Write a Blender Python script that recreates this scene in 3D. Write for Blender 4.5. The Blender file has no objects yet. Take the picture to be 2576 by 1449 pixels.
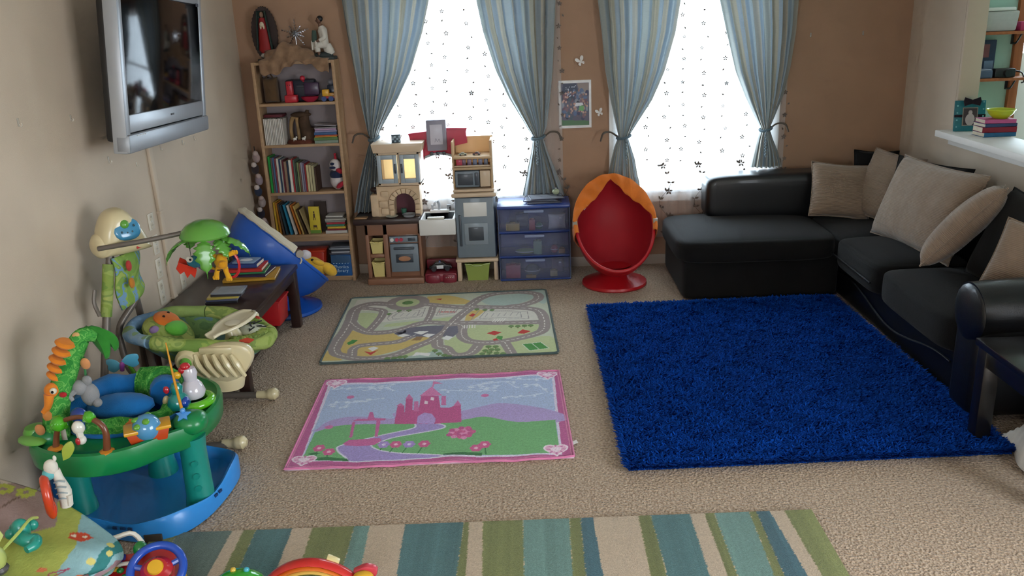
import bpy, bmesh, math, random
import numpy as np
from mathutils import Vector, Matrix, Euler
random.seed(7); np.random.seed(7)
S = bpy.context.scene
COL = S.collection
PI = math.pi

# ------------------------------------------------------------------ camera
cam_d = bpy.data.cameras.new('camera'); cam = bpy.data.objects.new('camera', cam_d); COL.objects.link(cam)
cam_d.sensor_width = 36.0; cam_d.lens = 2130.0 / 2576.0 * 36.0; cam_d.clip_start = 0.05; cam_d.clip_end = 100
YAW, PITCH, ROLL, CAMH = -0.0274, 0.3125, -0.0412, 2.07
_f = Vector((math.sin(YAW)*math.cos(PITCH), math.cos(YAW)*math.cos(PITCH), -math.sin(PITCH)))
_r0 = Vector((math.cos(YAW), -math.sin(YAW), 0)); _u0 = _r0.cross(_f)
_r = _r0*math.cos(ROLL) + _u0*math.sin(ROLL); _u = -_r0*math.sin(ROLL) + _u0*math.cos(ROLL)
cam.matrix_world = Matrix(((_r.x,_u.x,-_f.x,0),(_r.y,_u.y,-_f.y,0),(_r.z,_u.z,-_f.z,CAMH),(0,0,0,1)))
S.camera = cam

# ------------------------------------------------------------------ light and exposure
S.view_settings.view_transform = 'Standard'; S.view_settings.look = 'None'
S.view_settings.gamma = 1.0; S.view_settings.use_curve_mapping = False
S.view_settings.exposure = 0.12
world = bpy.data.worlds.new('overcast_sky'); S.world = world; world.use_nodes = True
_bg = world.node_tree.nodes['Background']
_bg.inputs['Color'].default_value = (0.86, 0.93, 1.0, 1); _bg.inputs['Strength'].default_value = 11.0
def portal(name, loc, rot, sx, sy):
    d = bpy.data.lights.new(name, 'AREA'); d.shape = 'RECTANGLE'; d.size = sx; d.size_y = sy
    d.cycles.is_portal = True
    o = bpy.data.objects.new(name, d); COL.objects.link(o); o.location = loc; o.rotation_euler = rot
portal('portal_window_a', (-0.595, 7.13, 1.47), (-PI/2, 0, 0), 1.24, 1.68)
portal('portal_window_b', (1.335, 7.13, 1.47), (-PI/2, 0, 0), 1.24, 1.68)
portal('portal_added_side_opening', (3.10, 0.5, 1.12), (0, PI/2, 0), 2.15, 2.8)  # unseen opening added in the right wall to brighten left wall and carpet
portal('portal_added_front_opening', (-0.9, -1.55, 1.55), (PI/2, 0, 0), 1.7, 1.2)  # unseen opening added behind the camera to brighten the back wall
portal('portal_kitchen', (4.75, 7.13, 1.4), (-PI/2, 0, 0), 1.75, 2.0)
try:
    S.cycles.use_denoising = True
    S.cycles.max_bounces = 8; S.cycles.diffuse_bounces = 4; S.cycles.glossy_bounces = 3; S.cycles.transparent_max_bounces = 16
    S.cycles.use_adaptive_sampling = True; S.cycles.adaptive_threshold = 0.08; S.cycles.adaptive_min_samples = 12
    S.cycles.sample_clamp_indirect = 6.0
    S.cycles.caustics_reflective = False; S.cycles.caustics_refractive = False
except Exception: pass

# ------------------------------------------------------------------ helpers
def lin(c):
    if isinstance(c, str):
        c = c.lstrip('#'); c = [int(c[i:i+2], 16)/255 for i in (0, 2, 4)]
    return tuple((v/12.92 if v <= 0.04045 else ((v+0.055)/1.055)**2.4) for v in c[:3])
MATS = {}
def mat(name, color='#808080', rough=0.5, spec=0.5, var=0.10, vscale=6.0, bump=0.0, bscale=150.0, metal=0.0, coat=0.0,
        sheen=0.0, trans=0.0, alpha=1.0, emit=None, attr=None, translucent=0.0, stretch=None, subsurf=0.0, coords='Object', tcol=None):
    if name in MATS: return MATS[name]
    m = bpy.data.materials.new(name); m.use_nodes = True; nt = m.node_tree; N = nt.nodes; L = nt.links
    b = N['Principled BSDF']; c = lin(color)
    tc = N.new('ShaderNodeTexCoord'); src = tc.outputs[coords]
    if stretch:
        mp = N.new('ShaderNodeMapping'); mp.inputs['Scale'].default_value = stretch; L.new(src, mp.inputs['Vector']); src = mp.outputs[0]
    nz = N.new('ShaderNodeTexNoise'); nz.inputs['Scale'].default_value = vscale; nz.inputs['Detail'].default_value = 4; L.new(src, nz.inputs['Vector'])
    mx = N.new('ShaderNodeMixRGB'); mx.blend_type = 'MULTIPLY'; mx.inputs[0].default_value = 1.0
    rp = N.new('ShaderNodeValToRGB'); rp.color_ramp.elements[0].position = 0.3; rp.color_ramp.elements[1].position = 0.7
    lo = 1-var; hi = 1+var
    rp.color_ramp.elements[0].color = (lo, lo, lo, 1); rp.color_ramp.elements[1].color = (hi, hi, hi, 1)
    L.new(nz.outputs['Fac'], rp.inputs[0]); L.new(rp.outputs[0], mx.inputs[2])
    if attr:
        at = N.new('ShaderNodeAttribute'); at.attribute_name = attr; L.new(at.outputs['Color'], mx.inputs[1])
    else: mx.inputs[1].default_value = (*c, 1)
    L.new(mx.outputs[0], b.inputs['Base Color'])
    b.inputs['Roughness'].default_value = rough; b.inputs['Metallic'].default_value = metal
    b.inputs['Specular IOR Level'].default_value = spec
    b.inputs['Coat Weight'].default_value = coat; b.inputs['Coat Roughness'].default_value = 0.08
    if sheen: b.inputs['Sheen Weight'].default_value = sheen
    b.inputs['Transmission Weight'].default_value = trans; b.inputs['Alpha'].default_value = alpha
    if emit: b.inputs['Emission Color'].default_value = (*lin(emit[0]), 1); b.inputs['Emission Strength'].default_value = emit[1]
    if bump:
        n2 = N.new('ShaderNodeTexNoise'); n2.inputs['Scale'].default_value = bscale; n2.inputs['Detail'].default_value = 3; L.new(src, n2.inputs['Vector'])
        bp = N.new('ShaderNodeBump'); bp.inputs['Strength'].default_value = min(1, bump); bp.inputs['Distance'].default_value = 0.004; L.new(n2.outputs['Fac'], bp.inputs['Height']); L.new(bp.outputs[0], b.inputs['Normal'])
    if translucent:
        out = N['Material Output']; tr = N.new('ShaderNodeBsdfTranslucent'); ms = N.new('ShaderNodeMixShader'); ms.inputs[0].default_value = translucent
        if tcol: tr.inputs['Color'].default_value = (*lin(tcol), 1)
        else: L.new(mx.outputs[0], tr.inputs['Color'])
        L.new(b.outputs[0], ms.inputs[1]); L.new(tr.outputs[0], ms.inputs[2]); L.new(ms.outputs[0], out.inputs[0])
    MATS[name] = m; return m
def plastic(color, rough=0.35, coat=0.15): return mat('plastic_'+color.lstrip('#')+'_%d' % int(rough*100), color, rough, 0.5, 0.04, 4, coat=coat)
def cloth(color, var=0.12, bump=0.35, vs=14): return mat('cloth_'+color.lstrip('#'), color, 0.95, 0.15, var, vs, bump, 260, sheen=0.15)
def paper(color): return mat('paper_'+color.lstrip('#'), color, 0.55, 0.35, 0.08, 20)
def see_through(name, color, fac, rough=0.15, gloss=0.08):
    """thin clear or tinted sheet: transparent with a coat of gloss"""
    if name in MATS: return MATS[name]
    m = bpy.data.materials.new(name); m.use_nodes = True; nt = m.node_tree; N = nt.nodes; L = nt.links
    for n in list(N):
        if n.type == 'BSDF_PRINCIPLED': N.remove(n)
    out = N['Material Output']; t = N.new('ShaderNodeBsdfTransparent'); d = N.new('ShaderNodeBsdfPrincipled'); ms = N.new('ShaderNodeMixShader')
    t.inputs[0].default_value = (*lin(color), 1)
    nz = N.new('ShaderNodeTexNoise'); nz.inputs['Scale'].default_value = 8; mp = N.new('ShaderNodeMapRange')
    mp.inputs[3].default_value = fac*0.9; mp.inputs[4].default_value = min(1, fac*1.1); L.new(nz.outputs['Fac'], mp.inputs[0]); L.new(mp.outputs[0], ms.inputs[0])
    d.inputs['Base Color'].default_value = (*lin(color), 1); d.inputs['Roughness'].default_value = rough
    L.new(t.outputs[0], ms.inputs[1]); L.new(d.outputs[0], ms.inputs[2]); L.new(ms.outputs[0], out.inputs[0])
    MATS[name] = m; return m

def rotm(r):
    if r is None: return Matrix.Identity(3)
    if isinstance(r, (tuple, list)): return Euler(r).to_matrix()
    return r
def crom(pts, n=6, closed=False):
    P = [Vector(p) for p in pts]; out = []; k = len(P)
    rng = range(k if closed else k-1)
    for i in rng:
        p0 = P[(i-1) % k] if (closed or i > 0) else P[i]*2-P[i+1]
        p1 = P[i]; p2 = P[(i+1) % k]; p3 = P[(i+2) % k] if (closed or i+2 < k) else p2*2-p1
        for j in range(n):
            t = j/n
            out.append(0.5*((2*p1)+(-p0+p2)*t+(2*p0-5*p1+4*p2-p3)*t*t+(-p0+3*p1-3*p2+p3)*t**3))
    if not closed: out.append(P[-1])
    return out
class M:
    """collects shapes into one bmesh; build() links it as ONE mesh object"""
    def __init__(s): s.bm = bmesh.new(); s.cur = 0
    def mi(s, i): s.cur = i; return s
    def _add(s, verts, faces):
        vs = [s.bm.verts.new(v) for v in verts]
        for f in faces:
            try: fc = s.bm.faces.new([vs[i] for i in f]); fc.material_index = s.cur
            except ValueError: pass
        return s
    def box(s, c, size, bev=0.0, rot=None, seg=2, taper=None):
        t = bmesh.new(); bmesh.ops.create_cube(t, size=1.0)
        for v in t.verts:
            v.co = Vector((v.co.x*size[0], v.co.y*size[1], v.co.z*size[2]))
            if taper and v.co.z < 0: v.co.x *= taper[0]; v.co.y *= taper[1]
        if bev > 0: bmesh.ops.bevel(t, geom=list(t.edges), offset=min(bev, min(size)*0.48), segments=seg, profile=0.5, affect='EDGES')
        return s._merge(t, c, rot)
    def _merge(s, t, c=(0, 0, 0), rot=None, scale=None):
        R = rotm(rot); c = Vector(c); t.verts.index_update()
        vs = []
        for v in t.verts:
            co = v.co
            if scale: co = Vector((co.x*scale[0], co.y*scale[1], co.z*scale[2]))
            vs.append(s.bm.verts.new(R @ co + c))
        for f in t.faces:
            try: g = s.bm.faces.new([vs[v.index] for v in f.verts]); g.material_index = s.cur
            except ValueError: pass
        t.free(); return s
    def ell(s, c, r, rot=None, n=14, m=9, p=1.0):
        if not isinstance(r, (tuple, list)): r = (r, r, r)
        R = rotm(rot); c = Vector(c); V = []; F = []
        sg = lambda x, e: math.copysign(abs(x)**e, x)
        V.append(R @ Vector((0, 0, -r[2])) + c)
        for i in range(1, m):
            ph = -PI/2+PI*i/m
            for j in range(n):
                th = 2*PI*j/n
                V.append(R @ Vector((r[0]*sg(math.cos(ph), p)*sg(math.cos(th), p), r[1]*sg(math.cos(ph), p)*sg(math.sin(th), p), r[2]*sg(math.sin(ph), p))) + c)
        V.append(R @ Vector((0, 0, r[2])) + c)
        for j in range(n): F.append((0, 1+(j+1) % n, 1+j))
        for i in range(m-2):
            for j in range(n): a = 1+i*n; F.append((a+j, a+(j+1) % n, a+n+(j+1) % n, a+n+j))
        a = 1+(m-2)*n
        for j in range(n): F.append((a+j, a+(j+1) % n, len(V)-1))
        return s._add(V, F)
    def tube(s, pts, r, n=10, closed=False, smooth=0, flat=1.0, up=None):
        if smooth: 
            k0 = len(pts); pts = crom(pts, smooth, closed)
            if isinstance(r, (list, tuple)):
                r = list(np.interp(np.linspace(0, k0-1, len(pts)), range(k0), r))
        P = [Vector(p) for p in pts]; k = len(P)
        if not isinstance(r, (list, tuple)): r = [r]*k
        V = []; F = []
        t0 = (P[1]-P[0]).normalized(); nrm = Vector(up) if up else (Vector((0, 0, 1)) if abs(t0.z) < 0.9 else Vector((1, 0, 0)))
        nrm = (nrm-t0*nrm.dot(t0)).normalized()
        for i in range(k):
            if closed: t = (P[(i+1) % k]-P[i-1])
            else: t = P[min(i+1, k-1)]-P[max(i-1, 0)]
            t = t.normalized() if t.length > 1e-9 else t0
            nrm = (nrm-t*nrm.dot(t)); nrm = nrm.normalized() if nrm.length > 1e-6 else t.orthogonal().normalized()
            bn = t.cross(nrm)
            for j in range(n):
                a = 2*PI*j/n; V.append(P[i]+(nrm*math.cos(a)*flat+bn*math.sin(a))*r[i])
        for i in range(k if closed else k-1):
            i2 = (i+1) % k
            for j in range(n): F.append((i*n+j, i*n+(j+1) % n, i2*n+(j+1) % n, i2*n+j))
        if not closed: F.append(tuple(range(n-1, -1, -1))); F.append(tuple((k-1)*n+j for j in range(n)))
        return s._add(V, F)
    def cyl(s, a, b, r0, r1=None, n=18): return s.tube([a, b], [r0, r0 if r1 is None else r1], n)
    def lathe(s, prof, c=(0, 0, 0), n=28, rot=None, sx=1.0, sy=1.0, cap=True):
        R = rotm(rot); c = Vector(c); V = []; F = []
        for (r, z) in prof:
            for j in range(n):
                a = 2*PI*j/n; V.append(R @ Vector((r*math.cos(a)*sx, r*math.sin(a)*sy, z))+c)
        k = len(prof)
        for i in range(k-1):
            for j in range(n): F.append((i*n+j, i*n+(j+1) % n, (i+1)*n+(j+1) % n, (i+1)*n+j))
        if cap:
            if prof[0][0] > 1e-6: F.append(tuple(range(n-1, -1, -1)))
            if prof[-1][0] > 1e-6: F.append(tuple((k-1)*n+j for j in range(n)))
        s._add(V, F); return s
    def prism(s, poly, d, c=(0, 0, 0), rot=None, bev=0.0, seg=2):
        """poly in local xy, extruded along local z from -d/2 to d/2"""
        t = bmesh.new()
        lo = [t.verts.new((x, y, -d/2)) for x, y in poly]; hi = [t.verts.new((x, y, d/2)) for x, y in poly]
        k = len(poly); t.faces.new(lo[::-1]); t.faces.new(hi)
        for i in range(k): t.faces.new((lo[i], lo[(i+1) % k], hi[(i+1) % k], hi[i]))
        bmesh.ops.recalc_face_normals(t, faces=t.faces)
        if bev > 0:
            es = [e for e in t.edges if abs(e.verts[0].co.z-e.verts[1].co.z) < 1e-6]
            bmesh.ops.bevel(t, geom=es, offset=bev, segments=seg, profile=0.5, affect='EDGES')
        return s._merge(t, c, rot)
    def grid(s, fn, nu, nv, cu=False, cv=False):
        V = []; F = []
        for i in range(nu+(0 if cu else 1)):
            for j in range(nv+(0 if cv else 1)): V.append(Vector(fn(i/nu, j/nv)))
        w = nv+(0 if cv else 1); h = nu+(0 if cu else 1)
        for i in range(nu):
            for j in range(nv):
                a = (i % h)*w; b = ((i+1) % h)*w
                F.append((a+j % w, b+j % w, b+(j+1) % w, a+(j+1) % w))
        return s._add(V, F)
    def pillow(s, c, w, h, t, rot=None, n=18, pinch=0.07, sag=0.0, pw=2.4):
        R = rotm(rot); c = Vector(c)
        def pt(u, v, sd):
            x = 2*u-1; y = 2*v-1
            ex = 1-pinch*(1-abs(y)**2); ey = 1-pinch*(1-abs(x)**2)
            th = t/2*((1-abs(x)**pw)*(1-abs(y)**pw))**0.42
            return R @ Vector((w/2*x*ex, h/2*y*ey - sag*th*0.5, sd*th+0.004*sd*math.sin(7*x+5*y)*(1-abs(x))*(1-abs(y)))) + c
        s.grid(lambda u, v: pt(u, v, 1), n, n); s.grid(lambda u, v: pt(1-u, v, -1), n, n)
        return s
    def build(s, name, mats, parent=None, loc=None, rot=None, smooth=True, angle=40, solid=0.0, sub=0, merge=True):
        if merge: bmesh.ops.remove_doubles(s.bm, verts=s.bm.verts, dist=1e-5)
        bmesh.ops.recalc_face_normals(s.bm, faces=s.bm.faces) if solid == 0.0 else None
        me = bpy.data.meshes.new(name); s.bm.to_mesh(me); s.bm.free()
        for m in (mats if isinstance(mats, (list, tuple)) else [mats]): me.materials.append(m)
        if smooth and len(me.polygons):
            me.polygons.foreach_set('use_smooth', [True]*len(me.polygons)); me.set_sharp_from_angle(angle=math.radians(angle))
        o = bpy.data.objects.new(name, me); COL.objects.link(o)
        if parent is not None: o.parent = parent
        if loc is not None: o.location = loc
        if rot is not None: o.rotation_euler = rot
        if solid: md = o.modifiers.new('thickness', 'SOLIDIFY'); md.thickness = solid; md.offset = 0
        if sub: md = o.modifiers.new('smooth', 'SUBSURF'); md.levels = sub; md.render_levels = sub
        return o
def tag(o, label=None, cat=None, group=None, kind=None):
    if label: o['label'] = label
    if cat: o['category'] = cat
    if group: o['group'] = group
    if kind: o['kind'] = kind
    return o
def thing(name, label, cat, loc=(0, 0, 0), rz=0.0, group=None, rot=None):
    o = bpy.data.objects.new(name, None); COL.objects.link(o); o.location = loc; o.empty_display_size = 0.05
    o.rotation_euler = rot if rot else (0, 0, rz)
    return tag(o, label, cat, group)
def struct(o): return tag(o, kind='structure')
def copy_tree(o, parent=None):
    c = o.copy(); COL.objects.link(c); c.parent = parent
    for ch in list(o.children): copy_tree(ch, c)
    return c
def share(name, src, parent, loc, rot=(0, 0, 0), scale=None):
    c = bpy.data.objects.new(name, src.data); COL.objects.link(c); c.parent = parent; c.location = loc; c.rotation_euler = rot
    if scale: c.scale = scale
    return c
def text(name, body, size, mt, parent, loc, rot, extrude=0.0008, align='CENTER', sx=1.0):
    cu = bpy.data.curves.new('t', 'FONT'); cu.body = body; cu.size = size; cu.extrude = extrude; cu.align_x = align; cu.align_y = 'CENTER'; cu.resolution_u = 3
    t = bpy.data.objects.new('t', cu); COL.objects.link(t)
    dg = bpy.context.evaluated_depsgraph_get(); me = bpy.data.meshes.new_from_object(t.evaluated_get(dg))
    bpy.data.objects.remove(t); bpy.data.curves.remove(cu)
    me.materials.clear(); me.materials.append(mt)
    o = bpy.data.objects.new(name, me); COL.objects.link(o); o.parent = parent; o.location = loc; o.rotation_euler = rot; o.scale = (sx, 1, 1); return o
ORD = ['first', 'second', 'third', 'fourth', 'fifth', 'sixth', 'seventh', 'eighth', 'ninth', 'tenth', 'eleventh', 'twelfth', 'thirteenth', 'fourteenth', 'fifteenth', 'sixteenth', 'seventeenth', 'eighteenth', 'nineteenth', 'twentieth', 'twenty-first', 'twenty-second', 'twenty-third', 'twenty-fourth']
class Canvas:
    """print on a flat sheet, kept as colours of a fine mesh"""
    def __init__(s, w, h, step, bg):
        s.w, s.h = w, h; s.nx = int(w/step)+1; s.ny = int(h/step)+1
        s.X, s.Y = np.meshgrid(np.linspace(0, w, s.nx), np.linspace(0, h, s.ny)); s.C = np.zeros((s.ny, s.nx, 3)); s.C[:] = lin(bg)
    def mask_poly(s, p):
        x, y = s.X, s.Y; ins = np.zeros(x.shape, bool); k = len(p)
        for i in range(k):
            x1, y1 = p[i]; x2, y2 = p[(i+1) % k]
            if y1 == y2: continue
            ins ^= ((y1 > y) != (y2 > y)) & (x < (x2-x1)*(y-y1)/(y2-y1)+x1)
        return ins
    def poly(s, p, c, a=1.0): m = s.mask_poly(p); s.C[m] = s.C[m]*(1-a)+np.array(lin(c))*a; return s
    def ell(s, c, rx, ry, col): s.C[((s.X-c[0])/rx)**2+((s.Y-c[1])/ry)**2 < 1] = lin(col); return s
    def dist(s, pts):
        d = np.full(s.X.shape, 9.0)
        for (x1, y1), (x2, y2) in zip(pts[:-1], pts[1:]):
            dx, dy = x2-x1, y2-y1; L2 = dx*dx+dy*dy+1e-12
            t = np.clip(((s.X-x1)*dx+(s.Y-y1)*dy)/L2, 0, 1)
            d = np.minimum(d, np.hypot(s.X-x1-t*dx, s.Y-y1-t*dy))
        return d
    def line(s, pts, w, c): s.C[s.dist(pts) < w/2] = lin(c); return s
    def dash(s, pts, w, c, on=0.025, off=0.025):
        acc = 0.0
        for (x1, y1), (x2, y2) in zip(pts[:-1], pts[1:]):
            L = math.hypot(x2-x1, y2-y1); n = max(1, int(L/(on+off)))
            for i in range(n):
                a = i/n; b = a+(on/(on+off))/n
                s.line([(x1+(x2-x1)*a, y1+(y2-y1)*a), (x1+(x2-x1)*b, y1+(y2-y1)*b)], w, c)
        return s
def smooth2(p, n=5): return [(v.x, v.y) for v in crom([(a, b, 0) for a, b in p], n)]
def np_mesh(name, V, Fq, mt, parent=None, colors=None, smooth=True):
    me = bpy.data.meshes.new(name); nf = len(Fq); k = Fq.shape[1]
    me.vertices.add(len(V)); me.vertices.foreach_set('co', V.astype(np.float32).ravel())
    me.loops.add(nf*k); me.loops.foreach_set('vertex_index', Fq.astype(np.int32).ravel())
    me.polygons.add(nf); me.polygons.foreach_set('loop_start', np.arange(0, nf*k, k, dtype=np.int32))
    me.update(calc_edges=True)
    if smooth: me.polygons.foreach_set('use_smooth', [True]*nf)
    if colors is not None:
        at = me.color_attributes.new('Col', 'FLOAT_COLOR', 'POINT')
        at.data.foreach_set('color', np.concatenate([colors, np.ones((len(colors), 1))], 1).astype(np.float32).ravel())
    me.materials.append(mt); o = bpy.data.objects.new(name, me); COL.objects.link(o)
    if parent is not None: o.parent = parent
    return o
def sheet(name, cv, mt, parent, zfun=None, place=None):
    """the printed face of a rug, poster or cover; place maps (x, y, z) arrays to coordinates"""
    x = cv.X.ravel(); y = cv.Y.ravel(); z = np.zeros_like(x) if zfun is None else zfun(x, y)
    V = np.stack([x, y, z], 1)
    if place is not None: V = place(x, y, z)
    idx = np.arange(cv.nx*cv.ny).reshape(cv.ny, cv.nx)
    Fq = np.stack([idx[:-1, :-1].ravel(), idx[:-1, 1:].ravel(), idx[1:, 1:].ravel(), idx[1:, :-1].ravel()], 1)
    return np_mesh(name, V, Fq, mt, parent, cv.C.reshape(-1, 3))

# ================================================================== the room
XL, XR, YB, ZC = -2.29, 3.01, 6.96, 2.75
m_wall = mat('wall_paint_beige', '#c6b5a1', 0.75, 0.3, 0.05, 3, 0.25, 300)
m_wallb = mat('wall_paint_caramel', '#a5836a', 0.75, 0.3, 0.05, 3, 0.25, 300)
m_mint = mat('wall_paint_mint', '#a0c0b0', 0.7, 0.3, 0.05, 3, 0.1, 200)
m_white = mat('trim_white', '#ece8e2', 0.45, 0.5, 0.04, 5)
m_ceil = mat('ceiling_white', '#e6e2da', 0.9, 0.2, 0.04, 8, 0.4, 120)
def carpet_mat():
    m = bpy.data.materials.new('carpet_beige'); m.use_nodes = True; N = m.node_tree.nodes; L = m.node_tree.links; b = N['Principled BSDF']
    tc = N.new('ShaderNodeTexCoord')
    v = N.new('ShaderNodeTexVoronoi'); v.inputs['Scale'].default_value = 95; L.new(tc.outputs['Object'], v.inputs['Vector'])
    n1 = N.new('ShaderNodeTexNoise'); n1.inputs['Scale'].default_value = 78; n1.inputs['Detail'].default_value = 5; L.new(tc.outputs['Object'], n1.inputs['Vector'])
    n2 = N.new('ShaderNodeTexNoise'); n2.inputs['Scale'].default_value = 1.6; n2.inputs['Detail'].default_value = 3; L.new(tc.outputs['Object'], n2.inputs['Vector'])
    r = N.new('ShaderNodeValToRGB'); e = r.color_ramp.elements; e[0].position = 0.28; e[0].color = (*lin('#836b54'), 1); e[1].position = 0.66; e[1].color = (*lin('#cab49c'), 1)
    L.new(n1.outputs['Fac'], r.inputs[0])
    mx = N.new('ShaderNodeMixRGB'); mx.blend_type = 'MULTIPLY'; mx.inputs[0].default_value = 1
    r2 = N.new('ShaderNodeValToRGB'); r2.color_ramp.elements[0].color = (0.86, 0.86, 0.86, 1); r2.color_ramp.elements[1].color = (1.06, 1.05, 1.03, 1); L.new(n2.outputs['Fac'], r2.inputs[0])
    L.new(r.outputs[0], mx.inputs[1]); L.new(r2.outputs[0], mx.inputs[2]); L.new(mx.outputs[0], b.inputs['Base Color'])
    b.inputs['Roughness'].default_value = 0.95; b.inputs['Specular IOR Level'].default_value = 0.1; b.inputs['Sheen Weight'].default_value = 0.2
    ad = N.new('ShaderNodeMath'); ad.operation = 'ADD'; L.new(v.outputs['Distance'], ad.inputs[0]); L.new(n1.outputs['Fac'], ad.inputs[1])
    bp = N.new('ShaderNodeBump'); bp.inputs['Strength'].default_value = 0.7; bp.inputs['Distance'].default_value = 0.010; L.new(ad.outputs[0], bp.inputs['Height']); L.new(bp.outputs[0], b.inputs['Normal'])
    return m
struct(M().box(((XL+6)/2-0.1, 2.75, -0.05), (6-XL+0.4, 9.0, 0.1)).build('floor', carpet_mat(), smooth=False))
struct(M().box(((XL+6)/2-0.1, 4.7, ZC+0.05), (6-XL+0.4, 4.9, 0.1)).box((0.36, 0.3, ZC+0.05), (5.6, 3.95, 0.1)).build('ceiling', m_ceil, smooth=False))
def wall_with_holes(name, x0, x1, z0, z1, holes, y, t, mt, axis='y'):
    """wall slab along x at y..y+t with rectangular openings; axis 'x' swaps x and y"""
    m = M(); xs = sorted({x0, x1, *[h[0] for h in holes], *[h[1] for h in holes]}); zs = sorted({z0, z1, *[h[2] for h in holes], *[h[3] for h in holes]})
    for i in range(len(xs)-1):
        for k in range(len(zs)-1):
            cx, cz = (xs[i]+xs[i+1])/2, (zs[k]+zs[k+1])/2
            if any(h[0] < cx < h[1] and h[2] < cz < h[3] for h in holes): continue
            c = (cx, y+t/2, cz); s = (xs[i+1]-xs[i], t, zs[k+1]-zs[k])
            if axis == 'x': c = (y+t/2, cx, cz); s = (t, xs[i+1]-xs[i], zs[k+1]-zs[k])
            m.box(c, s)
    return struct(m.build(name, mt, smooth=False))
W1 = (-1.21, 0.02, 0.635, 2.31); W2 = (0.72, 1.95, 0.635, 2.31)
wall_with_holes('wall_back', XL-0.15, XR+0.07, 0, ZC, [W1, W2], YB, 0.16, m_wallb)
wall_with_holes('wall_left', -1.5, YB, 0, ZC, [], XL-0.15, 0.15, m_wall, 'x')
wall_with_holes('wall_right', -1.5, YB, 0, ZC, [(2.6, 6.13, 1.12, 2.6), (-0.9, 1.9, 0.04, 2.2)], XR, 0.14, m_wall, 'x')  # nearer hole is an added opening, out of view, for daylight on left wall
wall_with_holes('wall_front', XL-0.15, XR+0.14, 0, ZC, [(-1.75, -0.05, 0.95, 2.15)], -1.66, 0.16, m_wall)  # hole added out of view so daylight reaches the back and right walls
wall_with_holes('wall_kitchen_back', XR+0.07, 6.0, 0, ZC, [(3.87, 5.62, 0.4, 2.4)], YB, 0.16, m_mint)
wall_with_holes('wall_kitchen_right', 2.3, YB, 0, ZC, [], 5.85, 0.15, m_mint, 'x')
wall_with_holes('wall_kitchen_front', XR+0.14, 5.85, 0, ZC, [], 2.3, 0.12, m_mint)
for nm, x0, x1 in (('baseboard_back', XL, XR),):
    struct(M().box(((x0+x1)/2, YB-0.008, 0.042), (x1-x0, 0.016, 0.084), 0.006).build(nm, mat('baseboard_paint', '#b3a596', 0.5, 0.4, 0.05, 5)))
struct(M().box((XL+0.008, 2.7, 0.05), (0.016, 8.4, 0.1), 0.006).build('baseboard_left', m_white))
struct(M().box((XR-0.008, 4.42, 0.05), (0.016, 5.0, 0.1), 0.006).build('baseboard_right', m_white))
# white ledge of the pass-through
struct(M().box((XR+0.045, 4.37, 1.143), (0.31, 3.56, 0.045), 0.006).box((XR-0.012, 4.37, 1.093), (0.024, 3.5, 0.055), 0.004).build('trim_ledge', m_white))
struct(M().box((XR+0.07, 6.115, 1.87), (0.14, 0.03, 1.46), 0.004).build('trim_jamb', m_wall))
m_glass = see_through('window_glass', '#f4fbff', 0.04, 0.02)
m_vinyl = mat('window_vinyl', '#f2f2f0', 0.4, 0.5, 0.03, 5)
def window(n, w):
    x0, x1, z0, z1 = w; xc = (x0+x1)/2; zc = (z0+z1)/2
    m = M(); t = 0.07
    for (c, s) in (((x0-t/2, zc), (t, z1-z0+2*t)), ((x1+t/2, zc), (t, z1-z0+2*t)), ((xc, z1+t/2), (x1-x0, t))):
        m.box((c[0], YB-0.009, c[1]), (s[0], 0.018, s[1]), 0.004)
    o = struct(m.build('window_%d' % n, m_vinyl))
    M().box((xc, YB+0.02, z0-0.012), (x1-x0+0.2, 0.08, 0.03), 0.006).build('window_sill', m_vinyl, o)
    M().box((xc, YB-0.01, z0-0.06), (x1-x0+0.15, 0.02, 0.065), 0.004).build('sill_apron', m_vinyl, o)
    for za, zb, yy in ((z0, zc+0.02, 0.075), (zc-0.02, z1, 0.11)):
        f = M(); b = 0.045
        for (c, s) in (((x0+b/2, (za+zb)/2), (b, zb-za)), ((x1-b/2, (za+zb)/2), (b, zb-za)), ((xc, za+b/2), (x1-x0-2*b, b)), ((xc, zb-b/2), (x1-x0-2*b, b))):
            f.box((c[0], YB+yy, c[1]), (s[0], 0.03, s[1]), 0.003)
        fr = f.build('sash', m_vinyl, o)
        M().box((xc, YB+yy, (za+zb)/2), (x1-x0-2*b, 0.004, zb-za-2*b)).build('pane', m_glass, fr, smooth=False)
    return o
window(1, W1); window(2, W2)
# kitchen window beyond the pass-through, with a brown timber frame
kw = M(); m_brownwood = mat('brown_wood', '#9a5a34', 0.5, 0.4, 0.18, 3, stretch=(12, 12, 1.2))
for (x, z, sx, sz) in ((3.845, 1.4, 0.07, 2.14), (5.645, 1.4, 0.07, 2.14), (4.745, 2.43, 1.87, 0.07), (4.745, 0.37, 1.87, 0.07)): kw.box((x, YB-0.012, z), (sx, 0.05, sz), 0.006)
w3 = struct(kw.build('window_3', m_brownwood))
M().box((4.745, YB+0.08, 1.4), (1.75, 0.005, 2.0)).build('pane', m_glass, w3, smooth=False)
for x in (4.1, 4.9): M().box((x, YB+0.08, 1.4), (0.06, 0.04, 2.0), 0.004).build('mullion', m_vinyl, w3)
for x in (4.1,): M().box((3.99, YB+0.06, 1.02), (0.24, 0.02, 1.2), 0.004).build('mullion', m_vinyl, w3)

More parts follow.
